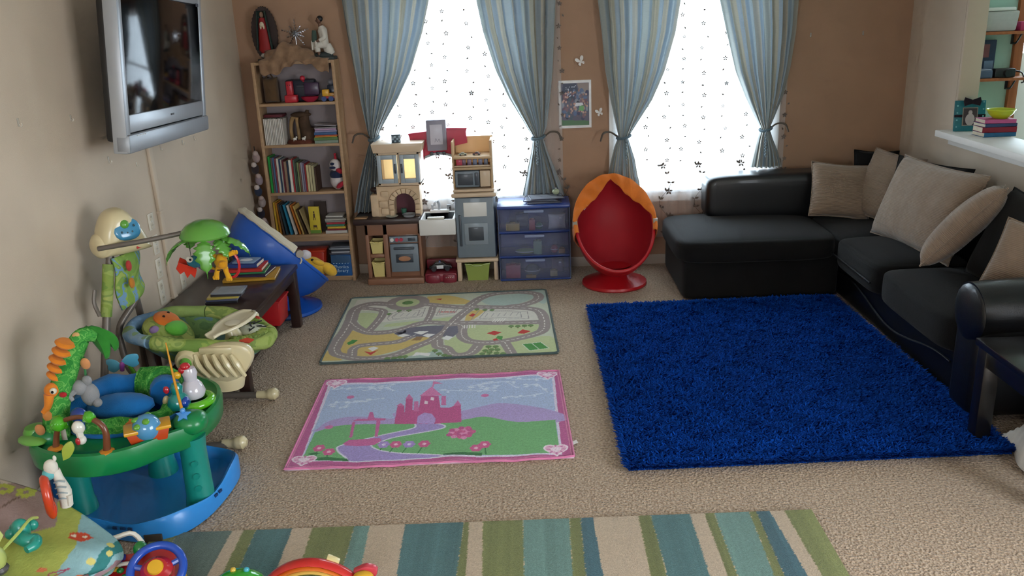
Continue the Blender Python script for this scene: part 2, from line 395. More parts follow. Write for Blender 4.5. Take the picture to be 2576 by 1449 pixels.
# ------------------------------------------------------------------ curtains
def curtain_mat():
    m = bpy.data.materials.new('curtain_striped_silk'); m.use_nodes = True; N = m.node_tree.nodes; L = m.node_tree.links; b = N['Principled BSDF']
    at = N.new('ShaderNodeAttribute'); at.attribute_name = 'Col'
    n1 = N.new('ShaderNodeTexNoise'); n1.inputs['Scale'].default_value = 40; tc = N.new('ShaderNodeTexCoord'); mp = N.new('ShaderNodeMapping'); mp.inputs['Scale'].default_value = (1, 1, 12)
    L.new(tc.outputs['Object'], mp.inputs[0]); L.new(mp.outputs[0], n1.inputs['Vector'])
    mx = N.new('ShaderNodeMixRGB'); mx.blend_type = 'MULTIPLY'; mx.inputs[0].default_value = 0.25; L.new(at.outputs['Color'], mx.inputs[1]); L.new(n1.outputs['Fac'], mx.inputs[2])
    L.new(mx.outputs[0], b.inputs['Base Color']); b.inputs['Roughness'].default_value = 0.5; b.inputs['Sheen Weight'].default_value = 0.3
    tr = N.new('ShaderNodeBsdfTranslucent'); m2 = N.new('ShaderNodeMixRGB'); m2.blend_type = 'MULTIPLY'; m2.inputs[0].default_value = 1; m2.inputs[2].default_value = (0.88, 0.95, 1.03, 1); L.new(mx.outputs[0], m2.inputs[1]); L.new(m2.outputs[0], tr.inputs['Color'])
    ms = N.new('ShaderNodeMixShader'); ms.inputs[0].default_value = CURT_TR; L.new(b.outputs[0], ms.inputs[1]); L.new(tr.outputs[0], ms.inputs[2]); L.new(ms.outputs[0], N['Material Output'].inputs[0])
    return m
CURT_TR = 0.15
m_curt = curtain_mat()
m_rod = mat('rod_bronze', '#4a3a2c', 0.35, 0.5, 0.1, 5, metal=0.8)
m_tie = cloth('#5d6f78')
EDGE_c1 = ([(2.23,-1.42),(1.99,-1.404),(1.69,-1.371),(1.44,-1.341),(1.2,-1.299),(1.16,-1.281),(1.09,-1.31),(0.93,-1.367),(0.77,-1.421),(0.57,-1.473),(0.52,-1.492)],[(2.2,-0.726),(1.97,-0.791),(1.67,-0.91),(1.45,-1.038),(1.25,-1.176),(1.17,-1.222),(1.06,-1.219),(0.93,-1.217),(0.76,-1.231),(0.56,-1.259),(0.51,-1.27)])
EDGE_c2 = ([(2.18,-0.381),(1.95,-0.34),(1.65,-0.252),(1.43,-0.152),(1.2,-0.017),(1.12,0.035),(1.01,0.015),(0.88,-0.018),(0.72,-0.056),(0.62,-0.079),(0.56,-0.082)],[(2.16,0.25),(1.93,0.233),(1.63,0.21),(1.42,0.183),(1.2,0.146),(1.12,0.111),(1.01,0.147),(0.88,0.198),(0.71,0.26),(0.57,0.306),(0.47,0.337)])
EDGE_c3 = ([(2.15,0.557),(1.91,0.586),(1.61,0.615),(1.4,0.652),(1.21,0.693),(1.1,0.718),(1.02,0.686),(0.92,0.66),(0.79,0.634),(0.74,0.62),(0.66,0.607)],[(2.12,1.195),(1.89,1.16),(1.6,1.079),(1.38,0.982),(1.19,0.858),(1.09,0.794),(1.01,0.82),(0.92,0.849),(0.78,0.873),(0.74,0.886),(0.65,0.893)])
EDGE_c4 = ([(2.11,1.492),(1.88,1.552),(1.57,1.638),(1.36,1.728),(1.18,1.821),(1.12,1.856),(1.04,1.832),(0.94,1.811),(0.83,1.791),(0.75,1.778)],[(2.09,2.093),(1.86,2.087),(1.59,2.058),(1.38,2.014),(1.21,1.955),(1.12,1.922),(1.03,1.955),(0.94,1.996),(0.84,2.027),(0.74,2.045)])
STR = [('#9a9f98', .10), ('#8a969c', .05), ('#a29b88', .12), ('#8f9aa0', .06), ('#ada695', .10), ('#82909a', .04), ('#969fa0', .10), ('#a9a598', .06), ('#8c9aa4', .08)]
def curtain(edges, label, seed, zb, fringe_side):
    a, b = edges; rnd = random.Random(seed)
    za = [p[0] for p in a][::-1]; xa = [p[1] for p in a][::-1]; zz = [p[0] for p in b][::-1]; xb = [p[1] for p in b][::-1]
    def ex(z, zs, xs):
        if z > zs[-1]: return xs[-1]+(z-zs[-1])*(xs[-1]-xs[-2])/(zs[-1]-zs[-2])*0.6
        if z < zs[0]: return xs[0]+(z-zs[0])*(xs[1]-xs[0])/(zs[1]-zs[0])*0.4
        return float(np.interp(z, zs, xs))
    nu, nz = 150, 90; ztop = 2.46; ztie = a[5][0]
    t = thing('curtain', label, 'curtain', (0, 0, 0), group='blue-grey striped curtains at the two windows')
    zs = np.concatenate([np.linspace(ztop, ztie+0.12, 46, endpoint=False), np.linspace(ztie+0.12, ztie-0.12, 20, endpoint=False), np.linspace(ztie-0.12, zb, 25)])
    ph = [rnd.uniform(0, 6.28) for _ in range(6)]
    cum = np.cumsum([0]+[w for _, w in STR]*2); cols = [lin(c) for c, _ in STR]*2
    V = []; C = []
    for z in zs:
        l, r = ex(z, za, xa), ex(z, zz, xb); w = r-l
        full = min(1, w/0.62); amp = 0.016+0.02*(1-full)
        d = abs(z-ztie); amp *= min(1, 0.35+d*2.0)
        for i in range(nu+1):
            u = i/nu
            f = math.sin(u*2*PI*7.5+ph[0]+0.5*math.sin(z*2+ph[1]))+0.45*math.sin(u*2*PI*13+ph[2]+z*0.7)+0.3*math.sin(u*2*PI*3+ph[3])
            bulge = math.sin(u*PI)*0.05*(1-full)
            xw = 0.010*math.sin(u*2*PI*7.5+ph[0]+1.3)*full
            V.append((l+w*u+xw, 6.868-bulge+amp*f, z))
            s = u*cum[-1]*0.93; k = int(np.searchsorted(cum, s, side='right')-1); C.append(cols[min(k, len(cols)-1)])
    V = np.array(V); w_ = nu+1; idx = np.arange(len(V)).reshape(len(zs), w_)
    Fq = np.stack([idx[:-1, :-1].ravel(), idx[1:, :-1].ravel(), idx[1:, 1:].ravel(), idx[:-1, 1:].ravel()], 1)
    o = np_mesh('panel', V, Fq, m_curt, t, np.array(C))
    xm = (ex(ztie, za, xa)+ex(ztie, zz, xb))/2; rw = (ex(ztie, zz, xb)-ex(ztie, za, xa))/2+0.012
    tb = M(); pts = [(xm+rw*math.cos(q), 6.855+0.05*math.sin(q), ztie+0.012*math.sin(q+1)) for q in np.linspace(0, 2*PI, 18, endpoint=False)]
    tb.tube(pts, 0.011, 8, closed=True); tb.build('tieback', m_tie, t)
    hk = M(); sd = fringe_side
    hk.tube([(xm+sd*rw*0.9, 6.87, ztie), (xm+sd*(rw+0.05), 6.88, ztie+0.035), (xm+sd*(rw+0.11), 6.86, ztie+0.03), (xm+sd*(rw+0.135), 6.84, ztie-0.03)], [0.008, 0.007, 0.009, 0.006], 8, smooth=5)
    hk.build('tie_cord', cloth('#5a5148'), t)
    # braided tassel cord falling below the knot
    cd = M(); pts = []
    for q in range(26):
        f = q/25; pts.append((xm-0.25*rw*fringe_side+0.006*math.sin(q*2.1), 6.795-0.02*f, ztie-0.01-f*0.2))
    cd.tube(pts, [0.0055+0.0015*(i % 2) for i in range(26)], 7); cd.build('tassel_cord', cloth('#7d8b92'), t)
    return t
curtain(EDGE_c1, 'blue-grey curtain tied back beside the bookcase, left side of the play kitchen window', 1, 0.562, -1)
curtain(EDGE_c2, 'blue-grey curtain tied back above the blue drawer unit', 2, 0.640, 1)
curtain(EDGE_c3, 'blue-grey curtain tied back behind the red egg chair', 3, 0.60, -1)
curtain(EDGE_c4, 'blue-grey curtain tied back behind the sofa, nearest the right corner', 4, 0.812, 1)
for nm, x0, x1, lab in (('curtain_rod', -1.62, 0.42, 'bronze curtain rod above the window behind the play kitchen'), ('curtain_rod', 0.38+0.1, 2.26, 'bronze curtain rod above the window behind the sofa')):
    r = M().cyl((x0, 6.86, 2.48), (x1, 6.86, 2.48), 0.012).ell((x0, 6.86, 2.48), 0.022).ell((x1, 6.86, 2.48), 0.022)
    for x in (x0+0.06, x1-0.06): r.cyl((x, 6.86, 2.48), (x, YB, 2.48), 0.008)
    tag(r.build(nm, m_rod), lab, 'curtain rod', 'curtain rods')
def sheer_mat():
    m = bpy.data.materials.new('sheer_voile'); m.use_nodes = True; N = m.node_tree.nodes; L = m.node_tree.links
    N.remove(N['Principled BSDF']); tp = N.new('ShaderNodeBsdfTransparent'); tp.inputs[0].default_value = (1, 1, 1, 1)
    d = N.new('ShaderNodeBsdfDiffuse'); d.inputs[0].default_value = (0.85, 0.83, 0.82, 1); tl = N.new('ShaderNodeBsdfTranslucent'); tl.inputs[0].default_value = (0.85, 0.85, 0.86, 1)
    a = N.new('ShaderNodeMixShader'); a.inputs[0].default_value = 0.5; L.new(d.outputs[0], a.inputs[1]); L.new(tl.outputs[0], a.inputs[2])
    nz = N.new('ShaderNodeTexNoise'); nz.inputs['Scale'].default_value = 300; mr = N.new('ShaderNodeMapRange'); mr.inputs[3].default_value = 0.30; mr.inputs[4].default_value = 0.46; L.new(nz.outputs['Fac'], mr.inputs[0])
    b = N.new('ShaderNodeMixShader'); L.new(mr.outputs[0], b.inputs[0]); L.new(tp.outputs[0], b.inputs[1]); L.new(a.outputs[0], b.inputs[2]); L.new(b.outputs[0], N['Material Output'].inputs[0])
    return m
m_sheer = sheer_mat(); m_emb = cloth('#6e655f')
def sheer(x0, x1, zb, label, seed, emb):
    rnd = random.Random(seed); t = thing('sheer_curtain', label, 'curtain', group='white sheers behind the curtains')
    ph = rnd.uniform(0, 6)
    yy = lambda x: 6.921+0.007*math.sin((x-x0)*2*PI*6.3+ph)+0.003*math.sin((x-x0)*2*PI*15+1)
    M().grid(lambda u, v: (x0+(x1-x0)*u, yy(x0+(x1-x0)*u), 2.45+(zb-2.45)*v), 110, 12).build('voile', m_sheer, t)
    e = M()
    def leaf(x, z, s, a):
        ca, sa = math.cos(a), math.sin(a); P = [(0, 0), (0.5, 0.28), (1, 0), (0.5, -0.28)]
        e._add([(x+s*(px*ca-py*sa), yy(x)-0.004, z+s*(px*sa+py*ca)) for px, py in P], [(0, 1, 2, 3)])
    def flower(x, z, s):
        for k in range(5): leaf(x, z, s, k*2*PI/5+0.3)
    def stem(pts, r=0.0016): e.tube([(x, yy(x)-0.004, z) for x, z in pts], r, 4, smooth=4)
    nc = int((x1-x0)/0.14)
    for c in range(nc):
        xc = x0+0.09+c*(x1-x0-0.1)/max(1, nc-1)+rnd.uniform(-0.02, 0.02)
        z = 2.3; k = 0
        while z > zb+0.62:
            if (c+k) % 2 == 0: flower(xc+rnd.uniform(-0.02, 0.02), z, 0.017+0.008*rnd.random())
            else: leaf(xc+rnd.uniform(-0.03, 0.03), z, 0.026, rnd.uniform(-1.2, 1.2))
            z -= 0.075+rnd.uniform(0, 0.025); k += 1
        # trailing vine near the hem
        if c % 2 == 0:
            pts = [(xc+0.045*math.sin(q*1.3), zb+0.04+q*0.07) for q in range(9)]; stem(pts)
            for q in range(9):
                x, z = pts[q]; leaf(x, z, 0.036, rnd.uniform(0.2, 1.3)); leaf(x, z, 0.036, PI-rnd.uniform(0.2, 1.3))
                if q in (2, 5, 8): flower(x+0.02, z, 0.034)
    tag(e.build('embroidery', m_emb, t, smooth=False), kind='stuff')
    return t
sheer(-1.30, 0.27, 0.22, 'white embroidered sheer hanging behind the toy kitchen', 5, 0)
sheer(0.68, 2.06, 0.24, 'white sheer with embroidered flowering vines behind the sofa', 6, 1)

# ------------------------------------------------------------------ rugs
ROAD= {'roads':[([(0.048,0.249),(0.052,0.388),(0.069,0.533),(0.078,0.745),(0.07,0.995),(0.114,1.1),(0.197,1.147),(0.289,1.121),(0.358,1.096)],0.1),([(0.583,1.082),(0.698,1.036),(0.85,0.975),(1.001,0.958),(1.151,0.93),(1.264,0.907),(1.412,0.847),(1.458,0.734),(1.465,0.548),(1.445,0.413),(1.385,0.344),(1.279,0.282),(1.175,0.24),(1.073,0.225),(0.992,0.243),(0.931,0.286),(0.896,0.363),(0.886,0.477),(0.89,0.573),(0.818,0.631)],0.085),([(0.925,0.989),(0.999,1.141),(1.092,1.237),(1.235,1.271),(1.354,1.258),(1.446,1.192),(1.443,1.069),(1.342,0.965),(1.226,0.933)],0.085),([(0.075,0.765),(0.125,0.66),(0.2,0.555),(0.274,0.509),(0.382,0.516),(0.48,0.562),(0.564,0.64),(0.646,0.671),(0.789,0.634),(0.932,0.628),(1.146,0.594),(1.434,0.576)],0.085),([(0.955,0.985),(0.857,0.759),(0.811,0.622),(0.749,0.436),(0.688,0.314),(0.595,0.219),(0.489,0.096),(0.368,0.045),(0.242,0.052),(0.14,0.105),(0.075,0.162),(0.042,0.284)],0.085),([(0.189,0.115),(0.18,0.225),(0.224,0.28),(0.339,0.298),(0.468,0.322),(0.541,0.404),(0.579,0.437)],0.07),([(0.729,0.31),(0.741,0.202),(0.795,0.161),(0.838,0.055),(0.904,0.031),(0.968,0.073),(1.006,0.189)],0.085),([(1.181,0.221),(1.211,0.078),(1.231,-0.024)],0.075),([(0.12,1.055),(0.275,0.983),(0.292,0.864),(0.262,0.664),(0.23,0.533)],0.07),([(0.656,0.996),(0.65,0.845),(0.631,0.682)],0.06)],'grey':[[(0.056,1.255),(0.288,1.264),(0.329,1.167),(0.111,1.123),(0.056,0.997),(0.044,0.976)],[(0.297,0.781),(0.339,0.922),(0.52,1.033),(0.647,1.019),(0.632,0.784),(0.457,0.742),(0.319,0.718)],[(0.693,0.992),(0.873,0.972),(0.84,0.824),(0.668,0.78)],[(0.956,0.941),(1.418,0.824),(1.422,0.624),(0.874,0.665)],[(0.147,1.074),(0.199,1.131),(0.291,1.103),(0.286,1.015),(0.129,0.989)]],'yellow':[[(0.115,0.584),(0.222,0.496),(0.419,0.483),(0.459,0.414),(0.541,0.404),(0.467,0.331),(0.221,0.298),(0.172,0.234),(0.157,0.119),(0.098,0.176),(0.085,0.384)],[(0.595,1.255),(0.764,1.261),(0.938,1.101),(0.909,1.035),(0.697,1.07),(0.611,1.113)],[(0.201,0.163),(0.233,0.262),(0.47,0.304),(0.583,0.381),(0.684,0.388),(0.657,0.282),(0.544,0.208),(0.362,0.095),(0.23,0.094)],[(-0.004,0.041),(0.015,0.219),(0.064,0.114),(0.138,0.04)],[(0.902,0.672),(0.927,0.857),(1.031,0.889),(1.038,0.845),(0.959,0.686)]],'green':[[(0.093,0.886),(0.135,0.945),(0.254,0.911),(0.271,0.825),(0.224,0.581),(0.186,0.614)],[(0.919,0.57),(1.403,0.535),(1.41,0.417),(1.28,0.319),(1.073,0.252),(0.951,0.284),(0.921,0.435)],[(0.776,0.304),(0.868,0.366),(0.911,0.271),(0.993,0.19),(0.941,0.093),(0.864,0.069),(0.794,0.196)],[(1.006,0.189),(1.14,0.173),(1.19,-0.003),(0.969,-0.002)],[(1.208,0.218),(1.487,0.295),(1.499,-0.006),(1.255,-0.011)],[(0.65,0.721),(0.813,0.764),(0.802,0.683),(0.645,0.681)],[(0.351,0.674),(0.558,0.711),(0.549,0.652),(0.344,0.616)],[(0.632,0.25),(0.703,0.295),(0.725,0.136),(0.556,0.055),(0.433,0.021),(0.551,0.122)]],'teal':[[(0.555,0.072),(0.716,0.171),(0.797,0.127),(0.84,0.022),(0.751,-0.008),(0.436,-0.003),(0.285,0.007),(0.408,0.024)],[(1.015,1.092),(1.116,1.199),(1.352,1.221),(1.42,1.142),(1.369,1.054),(1.227,0.956),(1.076,0.995)],[(0.92,1.244),(1.156,1.291),(1.5,1.292),(1.505,0.993),(1.451,0.999),(1.452,1.162),(1.314,1.262),(1.092,1.249)]],'slate':[[(0.42,0.474),(0.513,0.577),(0.65,0.601),(0.766,0.597),(0.747,0.493),(0.685,0.369),(0.595,0.398),(0.48,0.411)],[(0.759,0.379),(0.792,0.565),(0.855,0.577),(0.866,0.441),(0.828,0.353)]],'white':[[(0.451,0.433),(0.488,0.466),(0.539,0.432),(0.487,0.401)],[(0.555,0.477),(0.595,0.501),(0.66,0.493),(0.613,0.433)],[(0.621,0.413),(0.653,0.447),(0.709,0.431),(0.665,0.372)],[(0.761,0.342),(0.785,0.394),(0.834,0.361),(0.803,0.301)],[(0.276,0.222),(0.311,0.252),(0.347,0.222),(0.315,0.167)],[(0.582,0.052),(0.603,0.116),(0.701,0.088),(0.691,0.039),(0.632,0.063)]],'brown':[[(0.554,0.33),(0.582,0.399),(0.629,0.394),(0.614,0.323)]],'red':[[(1.268,0.376),(1.306,0.448),(1.36,0.404),(1.316,0.361)],[(0.929,0.772),(0.957,0.822),(0.983,0.787),(0.958,0.748)],[(0.698,0.893),(0.838,0.878),(0.835,0.857),(0.695,0.879)],[(0.257,0.174),(0.305,0.151),(0.351,0.188),(0.311,0.101)],[(1.101,0.285),(1.128,0.3),(1.141,0.262),(1.107,0.257)],[(0.66,1.189),(0.713,1.195),(0.707,1.161)],[(1.06,0.4),(1.109,0.442),(1.164,0.407),(1.115,0.356)]],'dkgreen':[[(1.295,0.173),(1.418,0.194),(1.465,0.083),(1.337,0.055)],[(0.118,0.336),(0.149,0.395),(0.187,0.381),(0.166,0.322),(0.137,0.299)],[(1.121,0.301),(1.136,0.345),(1.17,0.332),(1.162,0.26)]],'black':[[(0.432,0.491),(0.479,0.495),(0.489,0.532),(0.503,0.53),(0.5,0.483),(0.469,0.459)]],'dots':[(0.409,0.947),(0.482,0.95),(0.343,0.89),(0.986,0.905),(1.046,0.887),(1.098,0.877),(1.23,0.515),(1.276,0.51),(1.323,0.514),(1.366,0.515),(0.426,0.03),(0.47,0.033),(0.507,0.045),(0.538,0.049),(0.725,0.127),(0.754,0.073),(0.791,0.044),(0.821,0.019),(1.073,0.155),(1.12,0.149),(1.053,0.089),(1.093,0.101),(1.132,0.096),(1.034,0.04),(1.079,0.052),(1.125,0.038),(1.167,0.025),(1.001,0.003),(1.073,0.003)],'round':[(0.456,1.13)]}
PRIN= {'field':[(0.051,0.966),(1.362,0.977),(1.342,0.04),(0.066,0.085)],'innerw':[(0.03,0.995),(1.379,0.994),(1.353,0.027),(0.063,0.062)],'hills':[[(0.077,0.415),(0.118,0.496),(0.22,0.542),(0.341,0.529),(0.477,0.498),(0.481,0.573),(0.806,0.551),(0.941,0.597),(1.079,0.629),(1.348,0.504),(1.351,0.37),(0.489,0.397),(0.073,0.388)]],'green':[[(0.073,0.375),(0.162,0.434),(0.288,0.448),(0.485,0.433),(0.746,0.424),(0.876,0.453),(0.976,0.471),(1.141,0.394),(1.346,0.4),(1.342,0.04),(0.762,0.068),(0.523,0.118),(0.294,0.06),(0.066,0.085)]],'path':[[(0.602,0.426),(0.708,0.414),(0.756,0.374),(0.687,0.34),(0.503,0.286),(0.434,0.242),(0.389,0.208),(0.428,0.154),(0.524,0.112),(0.762,0.056),(0.354,0.053),(0.288,0.096),(0.231,0.175),(0.252,0.223),(0.437,0.307),(0.595,0.371)]],'castle':[[(0.485,0.433),(0.478,0.658),(0.516,0.654),(0.529,0.537),(0.517,0.742),(0.556,0.737),(0.567,0.593),(0.601,0.589),(0.602,0.774),(0.701,0.762),(0.722,0.607),(0.77,0.601),(0.796,0.622),(0.834,0.625),(0.845,0.42),(0.701,0.415)]],'roof':[[(0.591,0.77),(0.652,0.896),(0.722,0.765)],[(0.657,0.887),(0.655,0.968),(0.719,0.933),(0.665,0.927),(0.664,0.886)]],'ltow':[[(0.469,0.651),(0.492,0.688),(0.52,0.645)],[(0.514,0.742),(0.528,0.807),(0.559,0.737)],[(0.575,0.577),(0.566,0.704),(0.591,0.701),(0.605,0.574)],[(0.723,0.638),(0.719,0.76),(0.744,0.757),(0.751,0.635)],[(0.792,0.622),(0.814,0.691),(0.837,0.625)]],'gate':[[(0.606,0.426),(0.604,0.513),(0.637,0.555),(0.679,0.535),(0.704,0.473),(0.701,0.415)]],'win':[[(0.625,0.665),(0.628,0.705),(0.647,0.694),(0.646,0.658)],[(0.659,0.709),(0.66,0.75),(0.678,0.74),(0.679,0.702)]],'gazebo':[[(0.249,0.488),(0.277,0.514),(0.331,0.508),(0.332,0.59),(0.349,0.588),(0.37,0.511),(0.43,0.504),(0.43,0.482)],[(0.266,0.299),(0.254,0.48),(0.27,0.478),(0.282,0.298)],[(0.398,0.298),(0.383,0.487),(0.406,0.485),(0.414,0.296)],[(0.244,0.237),(0.268,0.273),(0.428,0.281),(0.439,0.247),(0.408,0.206),(0.329,0.202),(0.26,0.216)]],'balls':[(0.192,0.796),(0.967,0.74),(0.137,0.429)],'flow':[(0.13,0.199),(0.187,0.156),(0.519,0.204),(0.664,0.197),(0.972,0.162),(0.929,0.129)],'flow2':[(0.457,0.207),(0.587,0.199)],'stems':[[(0.498,0.127),(0.514,0.194)],[(0.562,0.114),(0.582,0.187)],[(0.639,0.099),(0.659,0.178)],[(0.13,0.113),(0.126,0.187)],[(0.189,0.089),(0.183,0.144)],[(0.978,0.068),(0.975,0.143)],[(0.446,0.152),(0.455,0.201)]],'hedge':[[(0.136,0.089),(0.18,0.102),(0.29,0.084),(0.306,0.059),(0.134,0.068)],[(0.767,0.079),(0.857,0.088),(0.96,0.082),(0.96,0.052),(0.768,0.065)],[(0.082,0.143),(0.115,0.157),(0.148,0.142),(0.103,0.128)]],'hearts':[(0.075,0.99),(1.337,0.989),(1.327,0.079),(0.077,0.078)],'clouds':[[(0.069,0.912),(0.153,0.919),(0.281,0.922),(0.339,0.872)],[(0.266,0.88),(0.355,0.913),(0.44,0.86)],[(0.084,0.695),(0.144,0.736),(0.242,0.725),(0.362,0.76)],[(0.159,0.655),(0.203,0.713)],[(0.736,0.834),(0.866,0.811),(1.01,0.811)],[(0.864,0.872),(0.98,0.902),(1.083,0.917),(1.14,0.839)],[(0.922,0.9),(0.995,0.839),(1.053,0.867)],[(1.08,0.71),(1.186,0.706),(1.294,0.735)],[(1.121,0.949),(1.218,0.938),(1.33,0.943)],[(1.191,0.834),(1.266,0.86),(1.324,0.749)],[(0.273,0.976),(0.373,0.938),(0.421,0.959)]],'bush':[[(0.775,0.256),(0.784,0.336),(0.833,0.372),(0.893,0.337),(0.92,0.253),(0.858,0.233)]]}
STRIPE= [('o',-1.627,-1.688),('g',-1.554,-1.607),('b',-1.325,-1.321),('o',-1.277,-1.252),('t',-1.222,-1.19),('b',-1.066,-1.037),('o',-0.981,-0.941),('l',-0.801,-0.779),('b',-0.735,-0.69),('t',-0.584,-0.556),('o',-0.332,-0.341),('b',-0.308,-0.292),('o',-0.251,-0.221),('l',-0.08,-0.068),('o',0.118,0.106),('d',0.166,0.16),('b',0.22,0.24),('o',0.412,0.406),('t',0.466,0.476),('b',0.634,0.63),('o',0.693,0.704),('l',0.735,0.736),('o',0.885,0.862),('d',0.915,0.904),('b',0.974,1.014),('o',1.034,1.06),('',1.142,1.149)]
def rug_thing(name, label, cx, cy, rz, w, d): 
    return thing(name, label, 'rug', (cx, cy, 0), rz), Matrix.Translation((-w/2, -d/2, 0))
# town map play rug
W_, D_ = 1.52, 1.30
t, _ = rug_thing('play_rug', 'flat play rug printed with a town road map', -0.643, 5.626, 0.0395, W_, D_)
cv = Canvas(W_, D_, 0.0034, '#c9cdb8')
for k, c in (('grey', '#d9d4c8'), ('teal', '#b4c4ba'), ('yellow', '#d6bc79'), ('green', '#c3cc9c')):
    for p in ROAD[k]: cv.poly(smooth2(p+[p[0]], 4), c)
RC = '#a29692'
for p, w in ROAD['roads']: cv.line(smooth2(p), w*0.95, RC)
rc = ROAD['round'][0]; cv.ell(rc, 0.165, 0.175, RC); cv.ell(rc, 0.09, 0.095, '#c3cc9c'); cv.ell(rc, 0.042, 0.042, '#6f8f5c')
for p in ROAD['slate']: cv.poly(p, '#7e7b86')
for p, w in ROAD['roads']: cv.dash(smooth2(p, 3), 0.007, '#e6e0d8', 0.02, 0.02)
for k, c in (('white', '#ece9e4'), ('brown', '#a58460'), ('red', '#c8524e'), ('dkgreen', '#5d9a58'), ('black', '#2f2b33')):
    for p in ROAD[k]: cv.poly(p, c)
for p in ROAD['dots']: cv.ell(p, 0.02, 0.024, '#7a9464'); cv.line([(p[0], p[1]-0.02), (p[0], p[1]-0.035)], 0.006, '#7d6a52')
# block plans: grey roof lines on the white buildings, pitch lines on the green field
for p in ROAD['grey'][1:4]:
    cx = sum(q[0] for q in p)/len(p); cy = sum(q[1] for q in p)/len(p)
    for f in (0.55, 0.75): cv.line([(cx+(a-cx)*f, cy+(b-cy)*f) for a, b in p+[p[0]]], 0.006, '#a39c98')
    for i in range(6): cv.line([(cx-0.12+i*0.045, cy-0.03), (cx-0.10+i*0.045, cy+0.04)], 0.006, '#b3aca8')
p = ROAD['dkgreen'][0]; cv.line([((p[0][0]+p[1][0])/2, (p[0][1]+p[1][1])/2), ((p[2][0]+p[3][0])/2, (p[2][1]+p[3][1])/2)], 0.005, '#dfe6d6'); cv.line([(a, b) for a, b in p+[p[0]]], 0.005, '#dfe6d6')
for i in range(5):
    x = 0.905+i*0.018; cv.line([(x, 0.52), (x, 0.575)], 0.008, '#ebe6de')
    x = 1.10+i*0.018; cv.line([(x, 0.62), (x+0.02, 0.68)], 0.007, '#ebe6de')
sheet('printed_face', cv, mat('rug_print', '#ffffff', 0.95, 0.1, 0.05, 60, 0.4, 350, attr='Col'), t, lambda x, y: 0.010+0*x, lambda x, y, z: np.stack([x-W_/2, y-D_/2, z], 1))
M().box((0, 0, 0.005), (W_, D_, 0.009)).build('backing', cloth('#54615d'), t, smooth=False)
bd = []; R_ = 0.03
for (sx, sy, a0) in ((1, 1, 0), (-1, 1, PI/2), (-1, -1, PI), (1, -1, 1.5*PI)):
    for q in range(5): a = a0+q*PI/8; bd.append((sx*(W_/2-R_)+R_*math.cos(a), sy*(D_/2-R_)+R_*math.sin(a), 0.009))
M().tube(bd, 0.008, 8, closed=True, up=(0, 0, 1)).build('binding', cloth('#4c5b5a'), t)

# pink bordered rug with a castle picture
W_, D_ = 1.41, 1.05
t, _ = rug_thing('castle_rug', 'pink bordered tufted rug with a pink castle picture', -0.554, 4.172, 0.0336, W_, D_)
cv = Canvas(W_, D_, 0.0032, '#bd5f95')
cv.poly(PRIN['innerw'], '#dfd6ea'); cv.poly(PRIN['field'], '#aebfe0')
rs = np.random.RandomState(3)
for p in PRIN['hills']: cv.poly(smooth2(p+[p[0]], 4), '#b39fd2')
for p in PRIN['green']: cv.poly(smooth2(p[:9], 4)+p[9:], '#75b377')
for p in PRIN['path']: cv.line(smooth2(p+[p[0]], 4), 0.02, '#dcd9ea'); cv.poly(smooth2(p+[p[0]], 4), '#a594cf')
for p in PRIN['clouds']:
    q = smooth2(p, 6); cv.line(q, 0.010, '#cfdaf0')
    for a, b in q[::2]: cv.ell((a+rs.uniform(-.03, .03), b+rs.uniform(-.02, .02)), rs.uniform(.008, .02), rs.uniform(.005, .012), '#d6e0f2')
for p in PRIN['castle']: cv.poly(p, '#c4568f')
for p in PRIN['roof']: cv.poly(p, '#d980b4')
for p in PRIN['ltow']: cv.poly(p, '#cf74ab')
for p in PRIN['gate']: cv.poly(p, '#b79bd6')
for p in PRIN['win']: cv.poly(p, '#f1dbe8')
for p in PRIN['gazebo']: cv.poly(p, '#cb68a2')
for p in PRIN['balls']: cv.ell(p, 0.022, 0.022, '#d377ae')
for p in PRIN['stems']: cv.line(p, 0.007, '#3d7d4a')
for p in PRIN['hedge']: cv.poly(p, '#357443')
for p, c, c2 in [(p, '#d05f92', '#efc0d6') for p in PRIN['flow']]+[(p, '#a98ed2', '#e0d6f0') for p in PRIN['flow2']]:
    for k in range(6): a = k*PI/3; cv.ell((p[0]+0.018*math.cos(a), p[1]+0.022*math.sin(a)), 0.014, 0.016, c)
    cv.ell(p, 0.010, 0.012, c2)
p = PRIN['bush'][0]; cx, cy = 0.85, 0.30
for i in range(26): a = i*2.4; r = 0.012*math.sqrt(i); cv.ell((cx+r*math.cos(a)*1.1, cy+r*math.sin(a)), 0.016, 0.018, ['#d05f92', '#c4568f', '#e08fbb'][i % 3])
def heart(cx, cy, s): return [(cx+s*0.95*(16*math.sin(q)**3)/16, cy+s*(13*math.cos(q)-5*math.cos(2*q)-2*math.cos(3*q)-math.cos(4*q))/16) for q in np.linspace(0, 2*PI, 40)]
for p in PRIN['hearts']:
    h = heart(p[0], p[1], 0.062); cv.poly(h, '#e9b6d2'); cv.line(h, 0.008, '#f4e2ee'); cv.poly(heart(p[0], p[1], 0.030), '#f2dcea')
    for k in range(8): a = k*PI/4; cv.line([(p[0]+0.03*math.cos(a), p[1]+0.03*math.sin(a)), (p[0]+0.045*math.cos(a), p[1]+0.045*math.sin(a))], 0.008, '#cf7aae')
cv.line([(0.012, 0.012), (W_-0.012, 0.012), (W_-0.012, D_-0.012), (0.012, D_-0.012), (0.012, 0.012)], 0.008, '#d98aae')
cv.C *= (1+0.10*rs.randn(cv.ny, cv.nx, 1)).clip(0.75, 1.25)
wz = lambda x, y: 0.012+0.004*np.sin(x*17)*np.exp(-np.minimum(y, D_-y)*14)+0.003*np.sin(x*31+1)*np.exp(-np.minimum(y, D_-y)*20)
